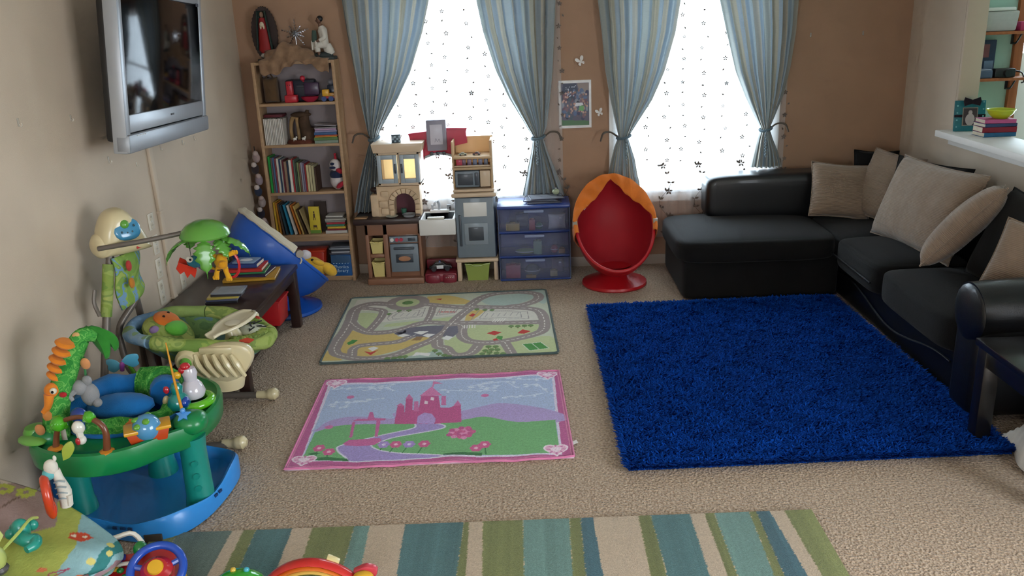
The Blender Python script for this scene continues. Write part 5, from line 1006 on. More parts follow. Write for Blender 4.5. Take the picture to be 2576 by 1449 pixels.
toybin('toy_bin', 'light green bin under the toy fridge', -0.456, 6.72, 0.0, 0.20, 0.19, 0.145, '#8f9f4e', 'bins of the play kitchen')
def toycar(name, lab, loc, L, c, rz=0.0, cab='#22252c', stripe=None, grp=None):
    t = thing(name, lab, 'toy car', loc, rz, grp); r = L*0.11
    prof = [(-0.5, 0.10), (-0.5, 0.22), (-0.36, 0.27), (-0.22, 0.40), (0.12, 0.40), (0.26, 0.28), (0.46, 0.24), (0.5, 0.16), (0.5, 0.10)]
    M().prism([(x*L, z*L) for x, z in prof], L*0.38, (0, 0, 0), (PI/2, 0, 0), L*0.02).build('car_body', plastic(c, 0.25, 0.5), t)
    M().prism([(x*L, z*L) for x, z in ((-0.32, 0.28), (-0.21, 0.375), (0.11, 0.375), (0.21, 0.29))], L*0.39, (0, 0, 0), (PI/2, 0, 0)).build('side_window', plastic(cab, 0.2, 0.4), t)
    for x in (-0.3, 0.3):
        for y in (-0.18, 0.18): M().cyl((x*L, y*L-0.03*L, r), (x*L, y*L+0.03*L, r), r, n=14).build('wheel', plastic('#2a2a2e'), t)
    if stripe: M().box((-0.02*L, 0, 0.19*L), (0.30*L, 0.385*L, 0.15*L), 0.001).build('door_panel', plastic(stripe, 0.3), t); M().box((-0.03*L, 0, 0.42*L), (0.08*L, 0.28*L, 0.05*L), 0.002).build('light_bar', plastic('#5a6a9a', 0.2), t)
    return t
toycar('toy_car', 'grey toy car, left of the two on the top shelf of the toy kitchen', (-0.53, 6.70, 1.0205), 0.065, '#9aa088', 0.1, grp='small cars on the toy kitchen')
toycar('toy_car', 'dark red toy car, right of the two on the top shelf of the toy kitchen', (-0.42, 6.70, 1.0205), 0.065, '#6a3a40', PI-0.1, grp='small cars on the toy kitchen')
t = thing('ride_tray', 'dark red toy tray on the floor under the toy sink', 'toy tray', (-0.76, 6.72, 0)); m_tr = plastic('#7c2230', 0.45)
M().box((0, 0, 0.04), (0.265, 0.22, 0.08), 0.02).build('tray', m_tr, t); M().box((0, 0.09, 0.10), (0.265, 0.04, 0.10), 0.015).build('tray_back', m_tr, t)
for x in (-0.06, 0.07): M().lathe([(0.055, 0), (0.06, 0.02), (0.06, 0.06), (0.05, 0.068)], (x, -0.10, 0.0), 20, sy=0.4).build('round_front', m_tr, t)
for i in range(4): M().ell((0.045+i*0.018, -0.124, 0.045), 0.005, n=8, m=6).build('stud', plastic('#c9b9a8'), t)
toycar('police_car', 'black and white toy police car on the dark red tray', (-0.765, 6.70, 0.081), 0.185, '#15161a', 0.05, stripe='#d8d8d8')
t = thing('play_plate', 'pale toy plate on the dark play counter', 'plate', (-1.12, 6.63, 0.5565)); M().lathe([(0.0, 0.003), (0.03, 0.003), (0.048, 0.010), (0.05, 0.012), (0.046, 0.013), (0.03, 0.007), (0, 0.006)], n=24, cap=False).build('dish', plastic('#b9c0b4'), t)
t = thing('toy_burner', 'toy cooking pan with grey rim on the play counter', 'pan', (-0.985, 6.64, 0.5565)); M().lathe([(0.0, 0.002), (0.045, 0.002), (0.055, 0.022), (0.051, 0.022), (0.042, 0.006), (0, 0.006)], n=24, cap=False).build('pan', plastic('#8a8a8c', 0.3), t); M().box((0.07, -0.01, 0.018), (0.05, 0.012, 0.008), 0.003).build('handle', m_kd, t)
t = thing('play_cup', 'green toy cup in front of the toy stone oven', 'cup', (-1.035, 6.72, 0.5565)); M().lathe([(0.018, 0), (0.024, 0.05), (0.020, 0.05), (0.016, 0.004), (0, 0.004)], n=16).build('cup', plastic('#3e6f5c'), t)
t = thing('cutting_board', 'thin wooden toy board at the left end of the counter', 'board', (-1.37, 6.63, 0.5565)); M().box((0, 0, 0.004), (0.10, 0.07, 0.008), 0.003).build('board', plastic('#a8835c', 0.6), t)
t = thing('tin_cube', 'small blue checkered cube tin on top of the toy cabinet', 'tin', (-1.055, 6.73, 1.1405), 0.2); M().box((0, 0, 0.03), (0.07, 0.07, 0.06), 0.003).build('tin', plastic('#2f4250', 0.3), t)
k = M()
for i in range(4):
    for j in range(3):
        if (i+j) % 2: k.box((-0.026+i*0.0175, -0.0355, 0.012+j*0.018), (0.014, 0.002, 0.014))
k.build('checks', plastic('#8fa8b4', 0.3), t); M().box((0, 0, 0.0615), (0.072, 0.072, 0.004), 0.001).build('lid', plastic('#384c5a', 0.3), t)

# ================================================================== drawer unit with toys inside
m_bl = plastic('#2a4488', 0.35); m_tint = see_through('drawer_tint', '#dfe3f2', 0.10, 0.25)
t = thing('drawer_unit', 'blue plastic three-drawer unit with see-through drawers', 'drawer unit', (0.016, 6.76, 0)); X0, X1 = -0.275, 0.307; w = X1-X0
M().box((0, -0.04, 0.615), (w, 0.33, 0.026), 0.008).build('top', m_bl, t)
f = M()
for z in (0.012, 0.205, 0.408): f.box((0, -0.03, z), (w-0.01, 0.30, 0.014), 0.004)
f.box((0, 0.115, 0.31), (w-0.02, 0.01, 0.60)); f.build('frame', m_bl, t)
for x in (-w/2+0.006, w/2-0.006): M().box((x, -0.03, 0.31), (0.008, 0.30, 0.60), 0.002).build('side', see_through('drawer_side', '#a3b0d4', 0.3, 0.3), t)
for z0, z1 in ((0.02, 0.196), (0.214, 0.398), (0.417, 0.598)):
    d = M().grid(lambda u, v: (-w/2+0.012+(w-0.024)*u, -0.185-0.018*math.sin(u*PI), z0+(z1-z0)*v), 16, 2).build('drawer', m_tint, t, solid=0.003)
    M().box((0, -0.203, z1-0.018), (0.16, 0.016, 0.022), 0.006).build('handle', see_through('drawer_handle', '#aebbdc', 0.5, 0.2), d)
    M().grid(lambda u, v: (-w/2+0.012+(w-0.024)*u, -0.188-0.018*math.sin(u*PI), z0+0.004*v), 16, 1).build('drawer_lip', m_bl, d, solid=0.006)
def dtoy(lab, cat, kind, x, z, c, s, y=6.635):
    t = thing('drawer_toy', lab, cat, (x, y, z), group='toys inside the drawer unit'); mt = plastic(c, 0.5)
    if kind == 'block': M().box((0, 0, s[2]/2), s, 0.006).build('block', mt, t); M().cyl((0, 0, s[2]), (0, 0, s[2]+0.008), min(s[0], s[1])*0.3).build('stud', mt, t)
    elif kind == 'ball': M().ell((0, 0, s[2]/2), (s[0]/2, s[1]/2, s[2]/2)).build('ball', mt, t); M().tube([(s[0]/2*math.cos(a), s[1]/2*math.sin(a), s[2]/2) for a in np.linspace(0, 2*PI, 16, endpoint=False)], 0.003, 6, closed=True).build('seam', plastic('#d8d4cc'), t)
    else: M().pillow((0, 0, s[2]/2), s[0], s[2], s[1], (PI/2, 0, 0), n=12).build('soft_body', cloth(c), t); M().box((s[0]*0.2, -s[1]/2, s[2]*0.75), (0.02, 0.004, 0.014), 0.001).build('label_tab', cloth('#e8e4da'), t)
for a in (('yellow toy brick in the top drawer', 'toy', 'block', -0.155, 0.416, '#c9a02c', (0.11, 0.07, 0.06)), ('red toy block in the middle of the top drawer', 'toy', 'block', 0.0, 0.416, '#b43a38', (0.05, 0.06, 0.085)), ('green toy ball in the top drawer', 'toy', 'ball', 0.055, 0.416, '#3c7a4c', (0.06, 0.06, 0.06)), ('white rounded toy cover at the right of the top drawer', 'toy', 'soft', 0.20, 0.416, '#c9c4ba', (0.14, 0.04, 0.12)), ('dark blue toy case in the top drawer', 'toy', 'block', -0.08, 0.416, '#27375c', (0.10, 0.06, 0.10), 6.78),
          ('pale green toy in the middle drawer', 'toy', 'block', 0.04, 0.213, '#7f9c70', (0.07, 0.06, 0.11)), ('yellow green toy plate in the middle drawer', 'toy', 'ball', -0.06, 0.213, '#8fa05a', (0.16, 0.08, 0.05)), ('red toy ball in the middle drawer', 'toy', 'ball', 0.175, 0.213, '#a03440', (0.06, 0.06, 0.07)), ('orange toy block in the middle drawer', 'toy', 'block', 0.235, 0.213, '#b8803c', (0.05, 0.05, 0.04)),
          ('large red cube in the bottom drawer', 'toy', 'block', -0.165, 0.02, '#b2323e', (0.12, 0.08, 0.11)), ('dark green toy in the bottom drawer', 'toy', 'ball', -0.01, 0.02, '#2e3c38', (0.12, 0.08, 0.11)), ('mustard toy block in the bottom drawer', 'toy', 'block', -0.02, 0.02, '#b08a30', (0.085, 0.03, 0.025), 6.60), ('tan toy truck block in the bottom drawer', 'toy', 'block', 0.165, 0.02, '#b09a58', (0.06, 0.05, 0.05)), ('purple plush in the bottom drawer', 'toy', 'soft', 0.20, 0.02, '#574660', (0.10, 0.06, 0.12), 6.74)): dtoy(*a)
# clear zip bags on the drawer unit
m_bag = see_through('clear_bag', '#c6cad4', 0.45, 0.12)
for i, (x, y, z, a, lab) in enumerate(((0.10, 6.70, 0.6285, 0.05, 'clear plastic packet at the bottom of the pile on the drawer unit'), (0.08, 6.72, 0.642, -0.08, 'clear plastic packet in the middle of the pile on the drawer unit'), (0.12, 6.73, 0.656, 0.12, 'clear plastic packet on top of the pile on the drawer unit'))):
    t = thing('plastic_packet', lab, 'packet', (x, y, z), a, 'packets on the drawer unit'); M().pillow((0, 0, 0.006), 0.27, 0.20, 0.012, n=14).build('film', m_bag, t); M().tube([(-0.135, -0.1, 0.006), (0.135, -0.1, 0.006), (0.135, 0.1, 0.006), (-0.135, 0.1, 0.006)], 0.003, 6, closed=True).build('zip_edge', plastic('#4a4858'), t)
    M().box((0.02*i, 0.01, 0.006), (0.14, 0.10, 0.003)).build('insert', paper(['#7d7a8c', '#a39ca6', '#8a90a4'][i]), t)
t = thing('glass_ornament', 'pale green ball ornament lying on the plastic packets', 'ornament', (0.20, 6.74, 0.672)); M().ell((0, 0, 0.025), (0.03, 0.03, 0.025)).build('ball', plastic('#9fa98c', 0.25), t); M().cyl((0, 0, 0.048), (0, 0, 0.056), 0.008).build('cap', m_silver, t)

# ================================================================== egg chairs
def egg_chair(name, label, loc, rz, c, cin, canopy, folded):
    t = thing(name, label, 'chair', loc, rz); mt = mat('egg_'+c.lstrip('#'), c, 0.4, 0.5, 0.05, 3, coat=0.1); mi_ = mat('egg_in_'+cin.lstrip('#'), cin, 0.6, 0.4, 0.06, 5)
    th = math.radians(43); Cc = Vector((0, 0.0, 0.49)); X = Vector((1, 0, 0)); U = Vector((0, math.sin(th), math.cos(th))); Nb = Vector((0, math.cos(th), -math.sin(th)))
    a, b, D = 0.305, 0.415, 0.345
    def rim(ph, k=1.0, d=0.0): return Cc+X*(a*k*math.cos(ph))+U*(b*k*math.sin(ph))+Nb*d
    def shell(sc, name, mm):
        def fn(u, v):
            ph = 2*PI*u; ps = PI/2*v; s, co = math.sin(ps), math.cos(ps)
            s2 = s**0.85; return Cc+X*(a*sc*s2*math.cos(ph))+U*(b*sc*s2*math.sin(ph))+Nb*(D*sc*co)
        return M().grid(lambda u, v: fn(u, max(v, 1e-3)), 48, 20, cu=True).build(name, mm, t)
    shell(1.0, 'shell', mt); shell(0.955, 'lining', mi_)
    M().tube([rim(2*PI*i/56, 0.985) for i in range(56)], 0.013, 10, closed=True).build('rim', mt, t)
    M().lathe([(0.0, 0), (0.245, 0.0), (0.256, 0.012), (0.252, 0.03), (0.20, 0.05), (0.13, 0.075), (0.10, 0.10), (0.10, 0.125), (0.13, 0.16)], (0, 0.03, 0), 40).build('base', mt, t)
    cm = cloth(canopy, 0.1, 0.4, 10)
    if not folded:
        def can(u, v):
            ph = math.radians(-12+204*u); e = abs(ph-PI/2)/(PI/2)
            k_in = 0.95-0.30*math.sin(min(1, e/0.92)*PI)**0.9*(1-0.25*e); k = 1.06 if v < 0.2 else 1.06+(k_in-1.06)*(v-0.2)/0.8
            fold = 0.012*math.sin(ph*16+v*3)*(0.2+v)*(1-0.4*v)
            return rim(ph, k, (0.09-0.62*v) if v < 0.2 else -0.034-0.015*math.sin(v*PI)+fold)
        M().grid(can, 90, 12).build('canopy', cm, t, solid=0.004)
        def back(u, v):
            ph = math.radians(-12+204*u); ps = PI/2*(1-0.42*v); s = math.sin(ps)**0.85
            return Cc+X*(a*1.06*s*math.cos(ph))+U*(b*1.06*s*math.sin(ph))+Nb*(D*1.06*math.cos(ps)+0.0)
        M().grid(back, 60, 8).build('canopy_back', cm, t, solid=0.004)
    else:
        for j in range(3):
            M().tube([rim(math.radians(5+170*i/30), 1.02-0.025*j, -0.012-0.012*j) for i in range(31)], [0.015+0.003*math.sin(i*1.7+j) for i in range(31)], 8).build('canopy_fold', cm, t)
    for s in (-1, 1):
        p = rim(0 if s > 0 else PI, 1.0, -0.02)
        M().cyl(p-X*0.012*s, p+X*0.022*s, 0.028, n=16).build('hinge', plastic('#9a8f80', 0.4), t)
        M().tube([p+Vector((0, 0, -0.02)), p+Vector((0.004*s, -0.012, -0.05)), p+Vector((0, 0, -0.075))], 0.006, 7, smooth=3).build('strap', cm, t)
    M().box(rim(math.radians(152), 0.80, -0.01), (0.012, 0.002, 0.055), 0.0, (0.5, 0.5, 0)).build('care_tag', paper('#cfc3bc'), t)
    return t
egg_chair('egg_chair', 'red plastic egg chair with an orange canopy', (0.64, 6.405, 0), 0.03, '#b3161f', '#a51a26', '#d9762e', False)
egg_chair('egg_chair', 'blue plastic egg chair with a folded cream canopy beside the bookcase', (-1.845, 6.06, 0), math.radians(122), '#1c57b4', '#1c4f9f', '#cfc6b2', True)
t = thing('plush_toy', 'yellow and white plush animal lying in the blue egg chair', 'plush toy', (-1.66, 6.13, 0.30), 0.5); py_ = cloth('#d6a83c'); pwh = cloth('#d9d2d4')
M().ell((0, 0, 0.02), (0.13, 0.07, 0.06), (0, 0.5, 0)).build('body', py_, t); M().ell((0.10, -0.03, -0.02), (0.075, 0.055, 0.045), (0, 0.7, 0)).build('snout', py_, t); M().ell((-0.06, 0.0, 0.11), (0.05, 0.045, 0.04)).build('head', pwh, t)
for s in (-1, 1): M().ell((0.02, 0.05*s, 0.05), (0.05, 0.025, 0.022), (0, 0.4, 0)).build('paw', py_, t)
M().ell((-0.02, -0.045, 0.075), (0.012, 0.01, 0.012)).build('eye', cloth('#2a2420'), t)

# ================================================================== dark coffee table
m_esp = mat('espresso_wood', '#2e1c18', 0.35, 0.5, 0.2, 3, coat=0.2, stretch=(14, 1.5, 14))
t = thing('coffee_table', 'dark brown low wooden table against the left wall', 'table', (-1.965, 5.1, 0))
M().box((0, 0, 0.435), (0.60, 1.24, 0.032), 0.005).build('table_top', m_esp, t)
for y in (-0.575, 0.575):
    for x in (-0.26, 0.26): M().box((x, y, 0.21), (0.065, 0.065, 0.419), 0.004).build('leg', m_esp, t)
    M().prism([(-0.24, 0.34), (0.24, 0.34), (0.24, 0.419), (-0.24, 0.419)], 0.025, (0, y, 0), (PI/2, 0, 0)).prism([(0.23, 0.34), (0.14, 0.34), (0.23, 0.22)], 0.025, (0, y, 0), (PI/2, 0, 0)).build('end_rail', m_esp, t)
for x in (-0.27, 0.27): M().box((x, 0, 0.385), (0.022, 1.09, 0.065), 0.002).build('apron', m_esp, t)
M().box((0, 0, 0.12), (0.46, 1.10, 0.022), 0.003).build('lower_shelf', m_esp, t)
t = thing('storage_bin', 'red bin under the far end of the dark table', 'bin', (-1.83, 5.42, 0.1315)); M().box((0, 0, 0.09), (0.26, 0.22, 0.18), 0.012, taper=(0.9, 0.9)).build('bin_body', plastic('#b01f24'), t); M().box((0, 0, 0.176), (0.27, 0.23, 0.012), 0.005).build('rim', plastic('#b8262a'), t)
t = thing('storage_box', 'dark basket under the near end of the table', 'basket', (-1.93, 4.75, 0.1315)); M().box((0, 0, 0.08), (0.28, 0.30, 0.16), 0.01).build('basket_body', cloth('#4a3a30'), t); M().tube([(-0.14, -0.15, 0.16), (0.14, -0.15, 0.16), (0.14, 0.15, 0.16), (-0.14, 0.15, 0.16)], 0.008, 7, closed=True).build('rim', cloth('#3a2d26'), t)
z = 0.4515
for i, (x, y, w, d, th, c, a, nm) in enumerate(((-1.905, 5.46, 0.34, 0.26, 0.018, '#b88a2c', 0.12, 'large yellow-edged picture'), (-1.92, 5.48, 0.28, 0.22, 0.014, '#3a2a4c', -0.05, 'dark purple'), (-1.93, 5.49, 0.25, 0.20, 0.013, '#2f7a4c', 0.08, 'green'), (-1.94, 5.49, 0.24, 0.20, 0.022, '#b8302a', 0.05, 'red'), (-1.95, 5.50, 0.20, 0.16, 0.026, '#2a3f7a', -0.02, 'thick blue'))):
    flatbook('%s book in the pile on the dark table' % nm, x, y, z, w, th, d, c, a, 'books on the dark table'); z += th+0.0006
t = thing('booklet', 'white and blue booklet on top of the book pile', 'book', (-1.945, 5.50, z), -0.1); M().box((0, 0, 0.004), (0.15, 0.13, 0.008), 0.001).build('cover', paper('#7f93ac'), t); M().ell((0, 0, 0.008), (0.045, 0.035, 0.001)).build('cover_picture', paper('#d8dbe0'), t)
for i, (x, y, c, a, nm) in enumerate(((-1.93, 4.95, '#2a2a2e', 0.15, 'black'), (-1.925, 4.96, '#5a5f78', 0.05, 'slate blue'), (-1.92, 4.96, '#b8a452', 0.12, 'yellowish'), (-1.895, 4.975, '#3c3a40', 0.02, 'charcoal'), (-1.895, 4.98, '#8d9298', 0.04, 'silver grey'))):
    t = thing('disc_case', '%s disc case, %s from the bottom of the small pile' % (nm, ORD[i]), 'disc case', (x, y, 0.4515+i*0.0125), a, 'disc cases on the dark table'); M().box((0, 0, 0.006), (0.19, 0.135, 0.012), 0.001).build('case', plastic(c, 0.2, 0.4), t); M().box((0.01, 0, 0.0121), (0.15, 0.11, 0.0006)).build('insert', paper(c), t)

# ================================================================== printed jungle cloth
def jungle(name, cols, scale=9.0, seed=0.0):
    if name in MATS: return MATS[name]
    m = bpy.data.materials.new(name); m.use_nodes = True; N = m.node_tree.nodes; L = m.node_tree.links; b = N['Principled BSDF']
    tc = N.new('ShaderNodeTexCoord'); mp = N.new('ShaderNodeMapping'); mp.inputs['Location'].default_value = (seed, seed*0.7, seed*0.3); L.new(tc.outputs['Object'], mp.inputs[0])
    n = N.new('ShaderNodeTexNoise'); n.inputs['Scale'].default_value = scale; n.inputs['Detail'].default_value = 2.5; n.inputs['Distortion'].default_value = 0.6; L.new(mp.outputs[0], n.inputs['Vector'])
    r = N.new('ShaderNodeValToRGB'); r.color_ramp.interpolation = 'CONSTANT'; e = r.color_ramp.elements
    k = len(cols); e[0].position = 0; e[0].color = (*lin(cols[0]), 1); e[1].position = 0.36+0.28/k; e[1].color = (*lin(cols[1]), 1)
    for i in range(2, k): x = e.new(0.36+0.28*i/k); x.color = (*lin(cols[i]), 1)
    L.new(n.outputs['Fac'], r.inputs[0]); L.new(r.outputs[0], b.inputs['Base Color']); b.inputs['Roughness'].default_value = 0.95; b.inputs['Specular IOR Level'].default_value = 0.1
    n2 = N.new('ShaderNodeTexNoise'); n2.inputs['Scale'].default_value = 30; L.new(tc.outputs['Object'], n2.inputs['Vector']); bp = N.new('ShaderNodeBump'); bp.inputs['Strength'].default_value = 0.5; bp.inputs['Distance'].default_value = 0.01; L.new(n2.outputs['Fac'], bp.inputs['Height']); L.new(bp.outputs[0], b.inputs['Normal'])
    MATS[name] = m; return m
j_green = jungle('jungle_green', ['#6f8a45', '#84984c', '#93a35a', '#7d9150', '#a0a860'], 7)
j_blue = jungle('jungle_blue', ['#6f8fae', '#7d9cba', '#86a0b4', '#7f9a7a', '#8aa05e'], 5, 2)
j_dense = jungle('jungle_dense', ['#2f7a35', '#4f9a44', '#3c8a3c', '#6aac55', '#3f8f3f'], 26, 4)

# ================================================================== baby swing
m_cream = plastic('#cdbf98', 0.3, 0.3); m_tube = mat('swing_tube_grey', '#6e665f', 0.4, 0.5, 0.05, 5, metal=0.3); m_lgreen = plastic('#5c9c3c', 0.25, 0.4)
SW = thing('baby_swing', 'cream and grey baby swing with a leafy green mobile', 'baby swing', (-1.85, 4.12, 0))
def sw(x, y, z): return (x+1.85, y-4.12, z)
# frame
M().tube([sw(-2.10, 4.03, 1.02), sw(-2.13, 3.95, 0.75), sw(-2.20, 3.77, 0.06)], 0.019, 12, smooth=4).build('leg', m_tube, SW)
M().tube([sw(-2.12, 4.18, 1.02), sw(-2.15, 4.30, 0.75), sw(-2.20, 4.47, 0.06)], 0.019, 12, smooth=4).build('leg', m_tube, SW)
for y0, y1 in ((3.80, 3.86), (4.47, 4.445)):
    M().tube([sw(-2.24, y0, 0.035), sw(-2.0, y0, 0.033), sw(-1.57, y1, 0.033)], 0.019, 12, smooth=3).build('floor_rail', m_tube, SW)
    M().tube([sw(-1.62, y1, 0.036), sw(-1.57, y1, 0.036), sw(-1.545, y1, 0.038), sw(-1.515, y1, 0.040), sw(-1.495, y1, 0.038)], [0.022, 0.024, 0.034, 0.036, 0.018], 14, smooth=3).build('foot_cap', m_cream, SW)
M().tube([sw(-2.235, 3.75, 0.035), sw(-2.25, 4.1, 0.035), sw(-2.235, 4.48, 0.035)], 0.017, 10, smooth=3).build('cross_rail', m_tube, SW)
# motor housing
HO = Vector(sw(-2.07, 4.11, 1.09)); HR_ = Euler((0, 0, -0.75)).to_matrix()
def hw(x, y, z): return HO+HR_ @ Vector((x*0.82, y*0.72, z*0.95))
hp = [(-0.165, -0.085), (-0.175, -0.03), (-0.155, 0.05), (-0.10, 0.125), (-0.035, 0.15), (0.03, 0.14), (0.10, 0.075), (0.16, -0.02), (0.18, -0.075), (0.16, -0.095), (-0.13, -0.10)]
hs = M(); ring = smooth2([(a, b) for a, b in hp]+[hp[0]], 4)[:-1]
def house(u, v):
    k = int(u*len(ring)+0.5) % len(ring); a, b = ring[k]; s = math.sin(PI*min(max(v, 0.001), 0.999))**0.42; cz = 0.02
    return hw(0.105*math.cos(PI*(1-v)), a*s, cz+(b-cz)*s)
hs.grid(house, len(ring), 18, cu=True); H = hs.build('motor_housing', m_cream, SW, angle=60)
HT = HR_ @ Euler((0, -0.32, 0)).to_matrix()
cp = M().ell(hw(0.096, 0.005, 0.042), (0.016, 0.066, 0.056), HT, n=22, p=0.85).build('control_panel', plastic('#3f86ad', 0.2, 0.5), H)
M().ell(hw(0.105, 0.012, 0.026), (0.012, 0.044, 0.026), HT, n=16).build('panel_screen', plastic('#c8d4da', 0.2, 0.5), cp); M().ell(hw(0.102, -0.008, 0.072), (0.016, 0.022, 0.022), HT, n=16).build('dial', m_lgreen, cp)
for a_, b_ in ((-0.004, 0.028), (0.030, 0.030), (-0.040, 0.034), (0.048, 0.060)): M().ell(hw(0.116, a_, b_), (0.006, 0.006, 0.006), n=10, m=6).build('button', plastic('#37525c', 0.3), cp)
M().lathe([(0.0, 0.035), (0.042, 0.032), (0.062, 0.014), (0.07, -0.03)], hw(0.0, -0.15, -0.035), 24, (PI/2, 0, -0.55)).build('hub_disc', m_cream, H); M().box(hw(0.09, 0.07, -0.062), (0.004, 0.032, 0.018), 0.001, (0, 0, -0.42)).build('red_badge', plastic('#b23a38', 0.3), H)
# mobile arm with palm leaves
M().tube([sw(-2.13, 3.98, 1.055), sw(-1.92, 4.0, 1.08), sw(-1.72, 4.05, 1.105)], 0.0125, 12, smooth=4).build('mobile_arm', m_tube, SW)
dm = M().lathe([(0.0, -0.004), (0.118, -0.004), (0.122, 0.004), (0.112, 0.03), (0.085, 0.058), (0.045, 0.075), (0.0, 0.080)], sw(-1.625, 4.06, 1.085), 28).tube([sw(-1.73, 4.05, 1.10), sw(-1.66, 4.055, 1.105)], [0.017, 0.03], 12).build('mobile_dome', m_lgreen, SW)
def frond(a, ln, drop, wd, par):
    ca, sa = math.cos(a), math.sin(a); c = Vector(sw(-1.625, 4.06, 1.075))
    def fn(u, v):
        s = v; r = 0.075+ln*math.sin(s*PI/2*0.9); z = -drop*(s**1.6); w = wd*(math.sin(min(1, s*1.05+0.08)*PI)**0.6)*(1+0.22*math.sin(s*34)); t = (u-0.5)*2*w
        return (c.x+ca*r-sa*t, c.y+sa*r+ca*t, c.z+z-abs(u-0.5)*0.03)
    return M().grid(fn, 4, 22).build('palm_leaf', m_lgreen, par, solid=0.003)
for a, ln, dr, wd in ((PI*0.98, 0.15, 0.13, 0.040), (-1.35, 0.035, 0.17, 0.046), (0.15, 0.13, 0.10, 0.050), (1.4, 0.12, 0.10, 0.045), (-0.5, 0.07, 0.09, 0.04), (2.4, 0.12, 0.09, 0.04)): frond(a, ln, dr, wd, dm)
M().tube([sw(-1.70, 4.03, 1.06), sw(-1.70, 4.03, 0.985)], 0.0015, 5).tube([sw(-1.55, 4.03, 1.06), sw(-1.55, 4.03, 1.0)], 0.0015, 5).build('hanging_cord', m_dark, SW)
pr_ = thing('hanging_bird', 'red and teal cloth bird hanging from the swing mobile', 'toy', (-1.70, 4.03, 0.93), 0.2)
M().ell((0.02, 0, 0.03), (0.045, 0.028, 0.032)).build('body', cloth('#2f6d80'), pr_); M().ell((-0.004, -0.022, 0.048), (0.018, 0.008, 0.016)).build('eye_ring', cloth('#d8d4c8'), pr_); M().ell((0.0, -0.03, 0.048), (0.006, 0.003, 0.006)).build('pupil', cloth('#1c1a1c'), pr_)
for s, z in ((-1, 0), (1, -0.012)): M().prism([(0, 0), (-0.06, 0.03), (-0.075, 0.0), (-0.06, -0.03), (-0.04, -0.02), (-0.03, -0.055), (-0.012, -0.035), (0.005, -0.06), (0.02, -0.02)], 0.008, (0.0, -0.012*s, z+0.02), (PI/2, 0.0, 0.25*s), 0.002).build('wing', cloth('#b8321f'), pr_)
M().ell((0.06, 0, -0.01), (0.045, 0.012, 0.016), (0, 0.5, 0)).build('tail', cloth('#5a3766'), pr_); M().ell((0.08, -0.006, -0.004), (0.035, 0.008, 0.008), (0, 0.45, 0)).build('tail_stripe', cloth('#c9a02c'), pr_)
mk = thing('hanging_monkey', 'yellow plush monkey with a red ring hanging from the swing mobile', 'toy', (-1.55, 4.02, 0.93), -0.1); mm = cloth('#d39a22')
M().ell((0, 0, 0.03), (0.034, 0.026, 0.04)).build('body', mm, mk); M().ell((0.022, -0.03, 0.02), (0.024, 0.02, 0.022)).build('head', cloth('#c98a1e'), mk); M().box((0.0, -0.028, -0.008), (0.026, 0.006, 0.007), 0.003).build('tummy_patch', cloth('#4a2c18'), mk)
for (x0, z0, x1, z1) in ((-0.02, 0.05, -0.065, 0.085), (0.02, 0.055, 0.075, 0.075), (-0.016, 0.0, -0.035, -0.05), (0.018, 0.0, 0.030, -0.055)):
    l = M().tube([(x0, 0, z0), ((x0+x1)/2, -0.006, (z0+z1)/2), (x1, 0, z1)], [0.014, 0.012, 0.014], 9, smooth=3)
    for q in (-1, 0, 1): l.ell((x1+0.010*q+0.3*(x1-x0)*0.3, -0.004, z1+0.3*(z1-z0)*0.3), (0.008, 0.006, 0.012), n=8, m=6)
    l.build('limb', mm, mk)
M().tube([(0.035+0.052*math.cos(a), 0.012, 0.01+0.068*math.sin(a)) for a in np.linspace(-2.0, 2.2, 22)], [0.0065+0.0012*(i % 2) for i in range(22)], 8).build('red_ring', plastic('#b81f26', 0.3), mk)
# fabric cover on the hanger
M().grid(lambda u, v: (sw(-2.05, 0, 0)[0]-0.03+0.035*math.sin(u*PI)+0.01*math.sin(v*7), sw(0, 3.99, 0)[1]+0.27*u, 1.0-0.22*v-0.05*(1-u)*v), 16, 12).build('hanger_cover', jungle('jungle_panel', ['#7a9a4c', '#8aa654', '#6f93b0', '#7c9c50', '#9aac5c'], 9, 6), SW, solid=0.012)
M().tube([sw(-2.105, 4.0, 0.97), sw(-2.115, 3.965, 0.85), sw(-2.13, 3.93, 0.72)], 0.027, 12, smooth=3).build('leg_sleeve', j_green, SW)
M().tube([sw(-2.16, 3.93, 0.86), sw(-2.165, 3.91, 0.80), sw(-2.15, 3.91, 0.73)], 0.010, 8, smooth=3).build('latch', m_tube, SW)
for y, z, c in ((4.03, 0.95, '#a83a34'), (4.03, 0.86, '#b8762e')): M().ell(sw(-2.02, y, z), (0.012, 0.022, 0.028), n=12).build('printed_patch', cloth(c), SW)
# hanger tube to the seat
M().tube([sw(-2.08, 4.2, 0.82), sw(-2.10, 4.20, 0.72), sw(-2.17, 4.12, 0.60), sw(-2.17, 4.10, 0.48), sw(-2.12, 4.06, 0.36), sw(-1.98, 4.02, 0.31), sw(-1.78, 3.97, 0.33)], 0.017, 12, smooth=5).build('hanger_tube', m_tube, SW)
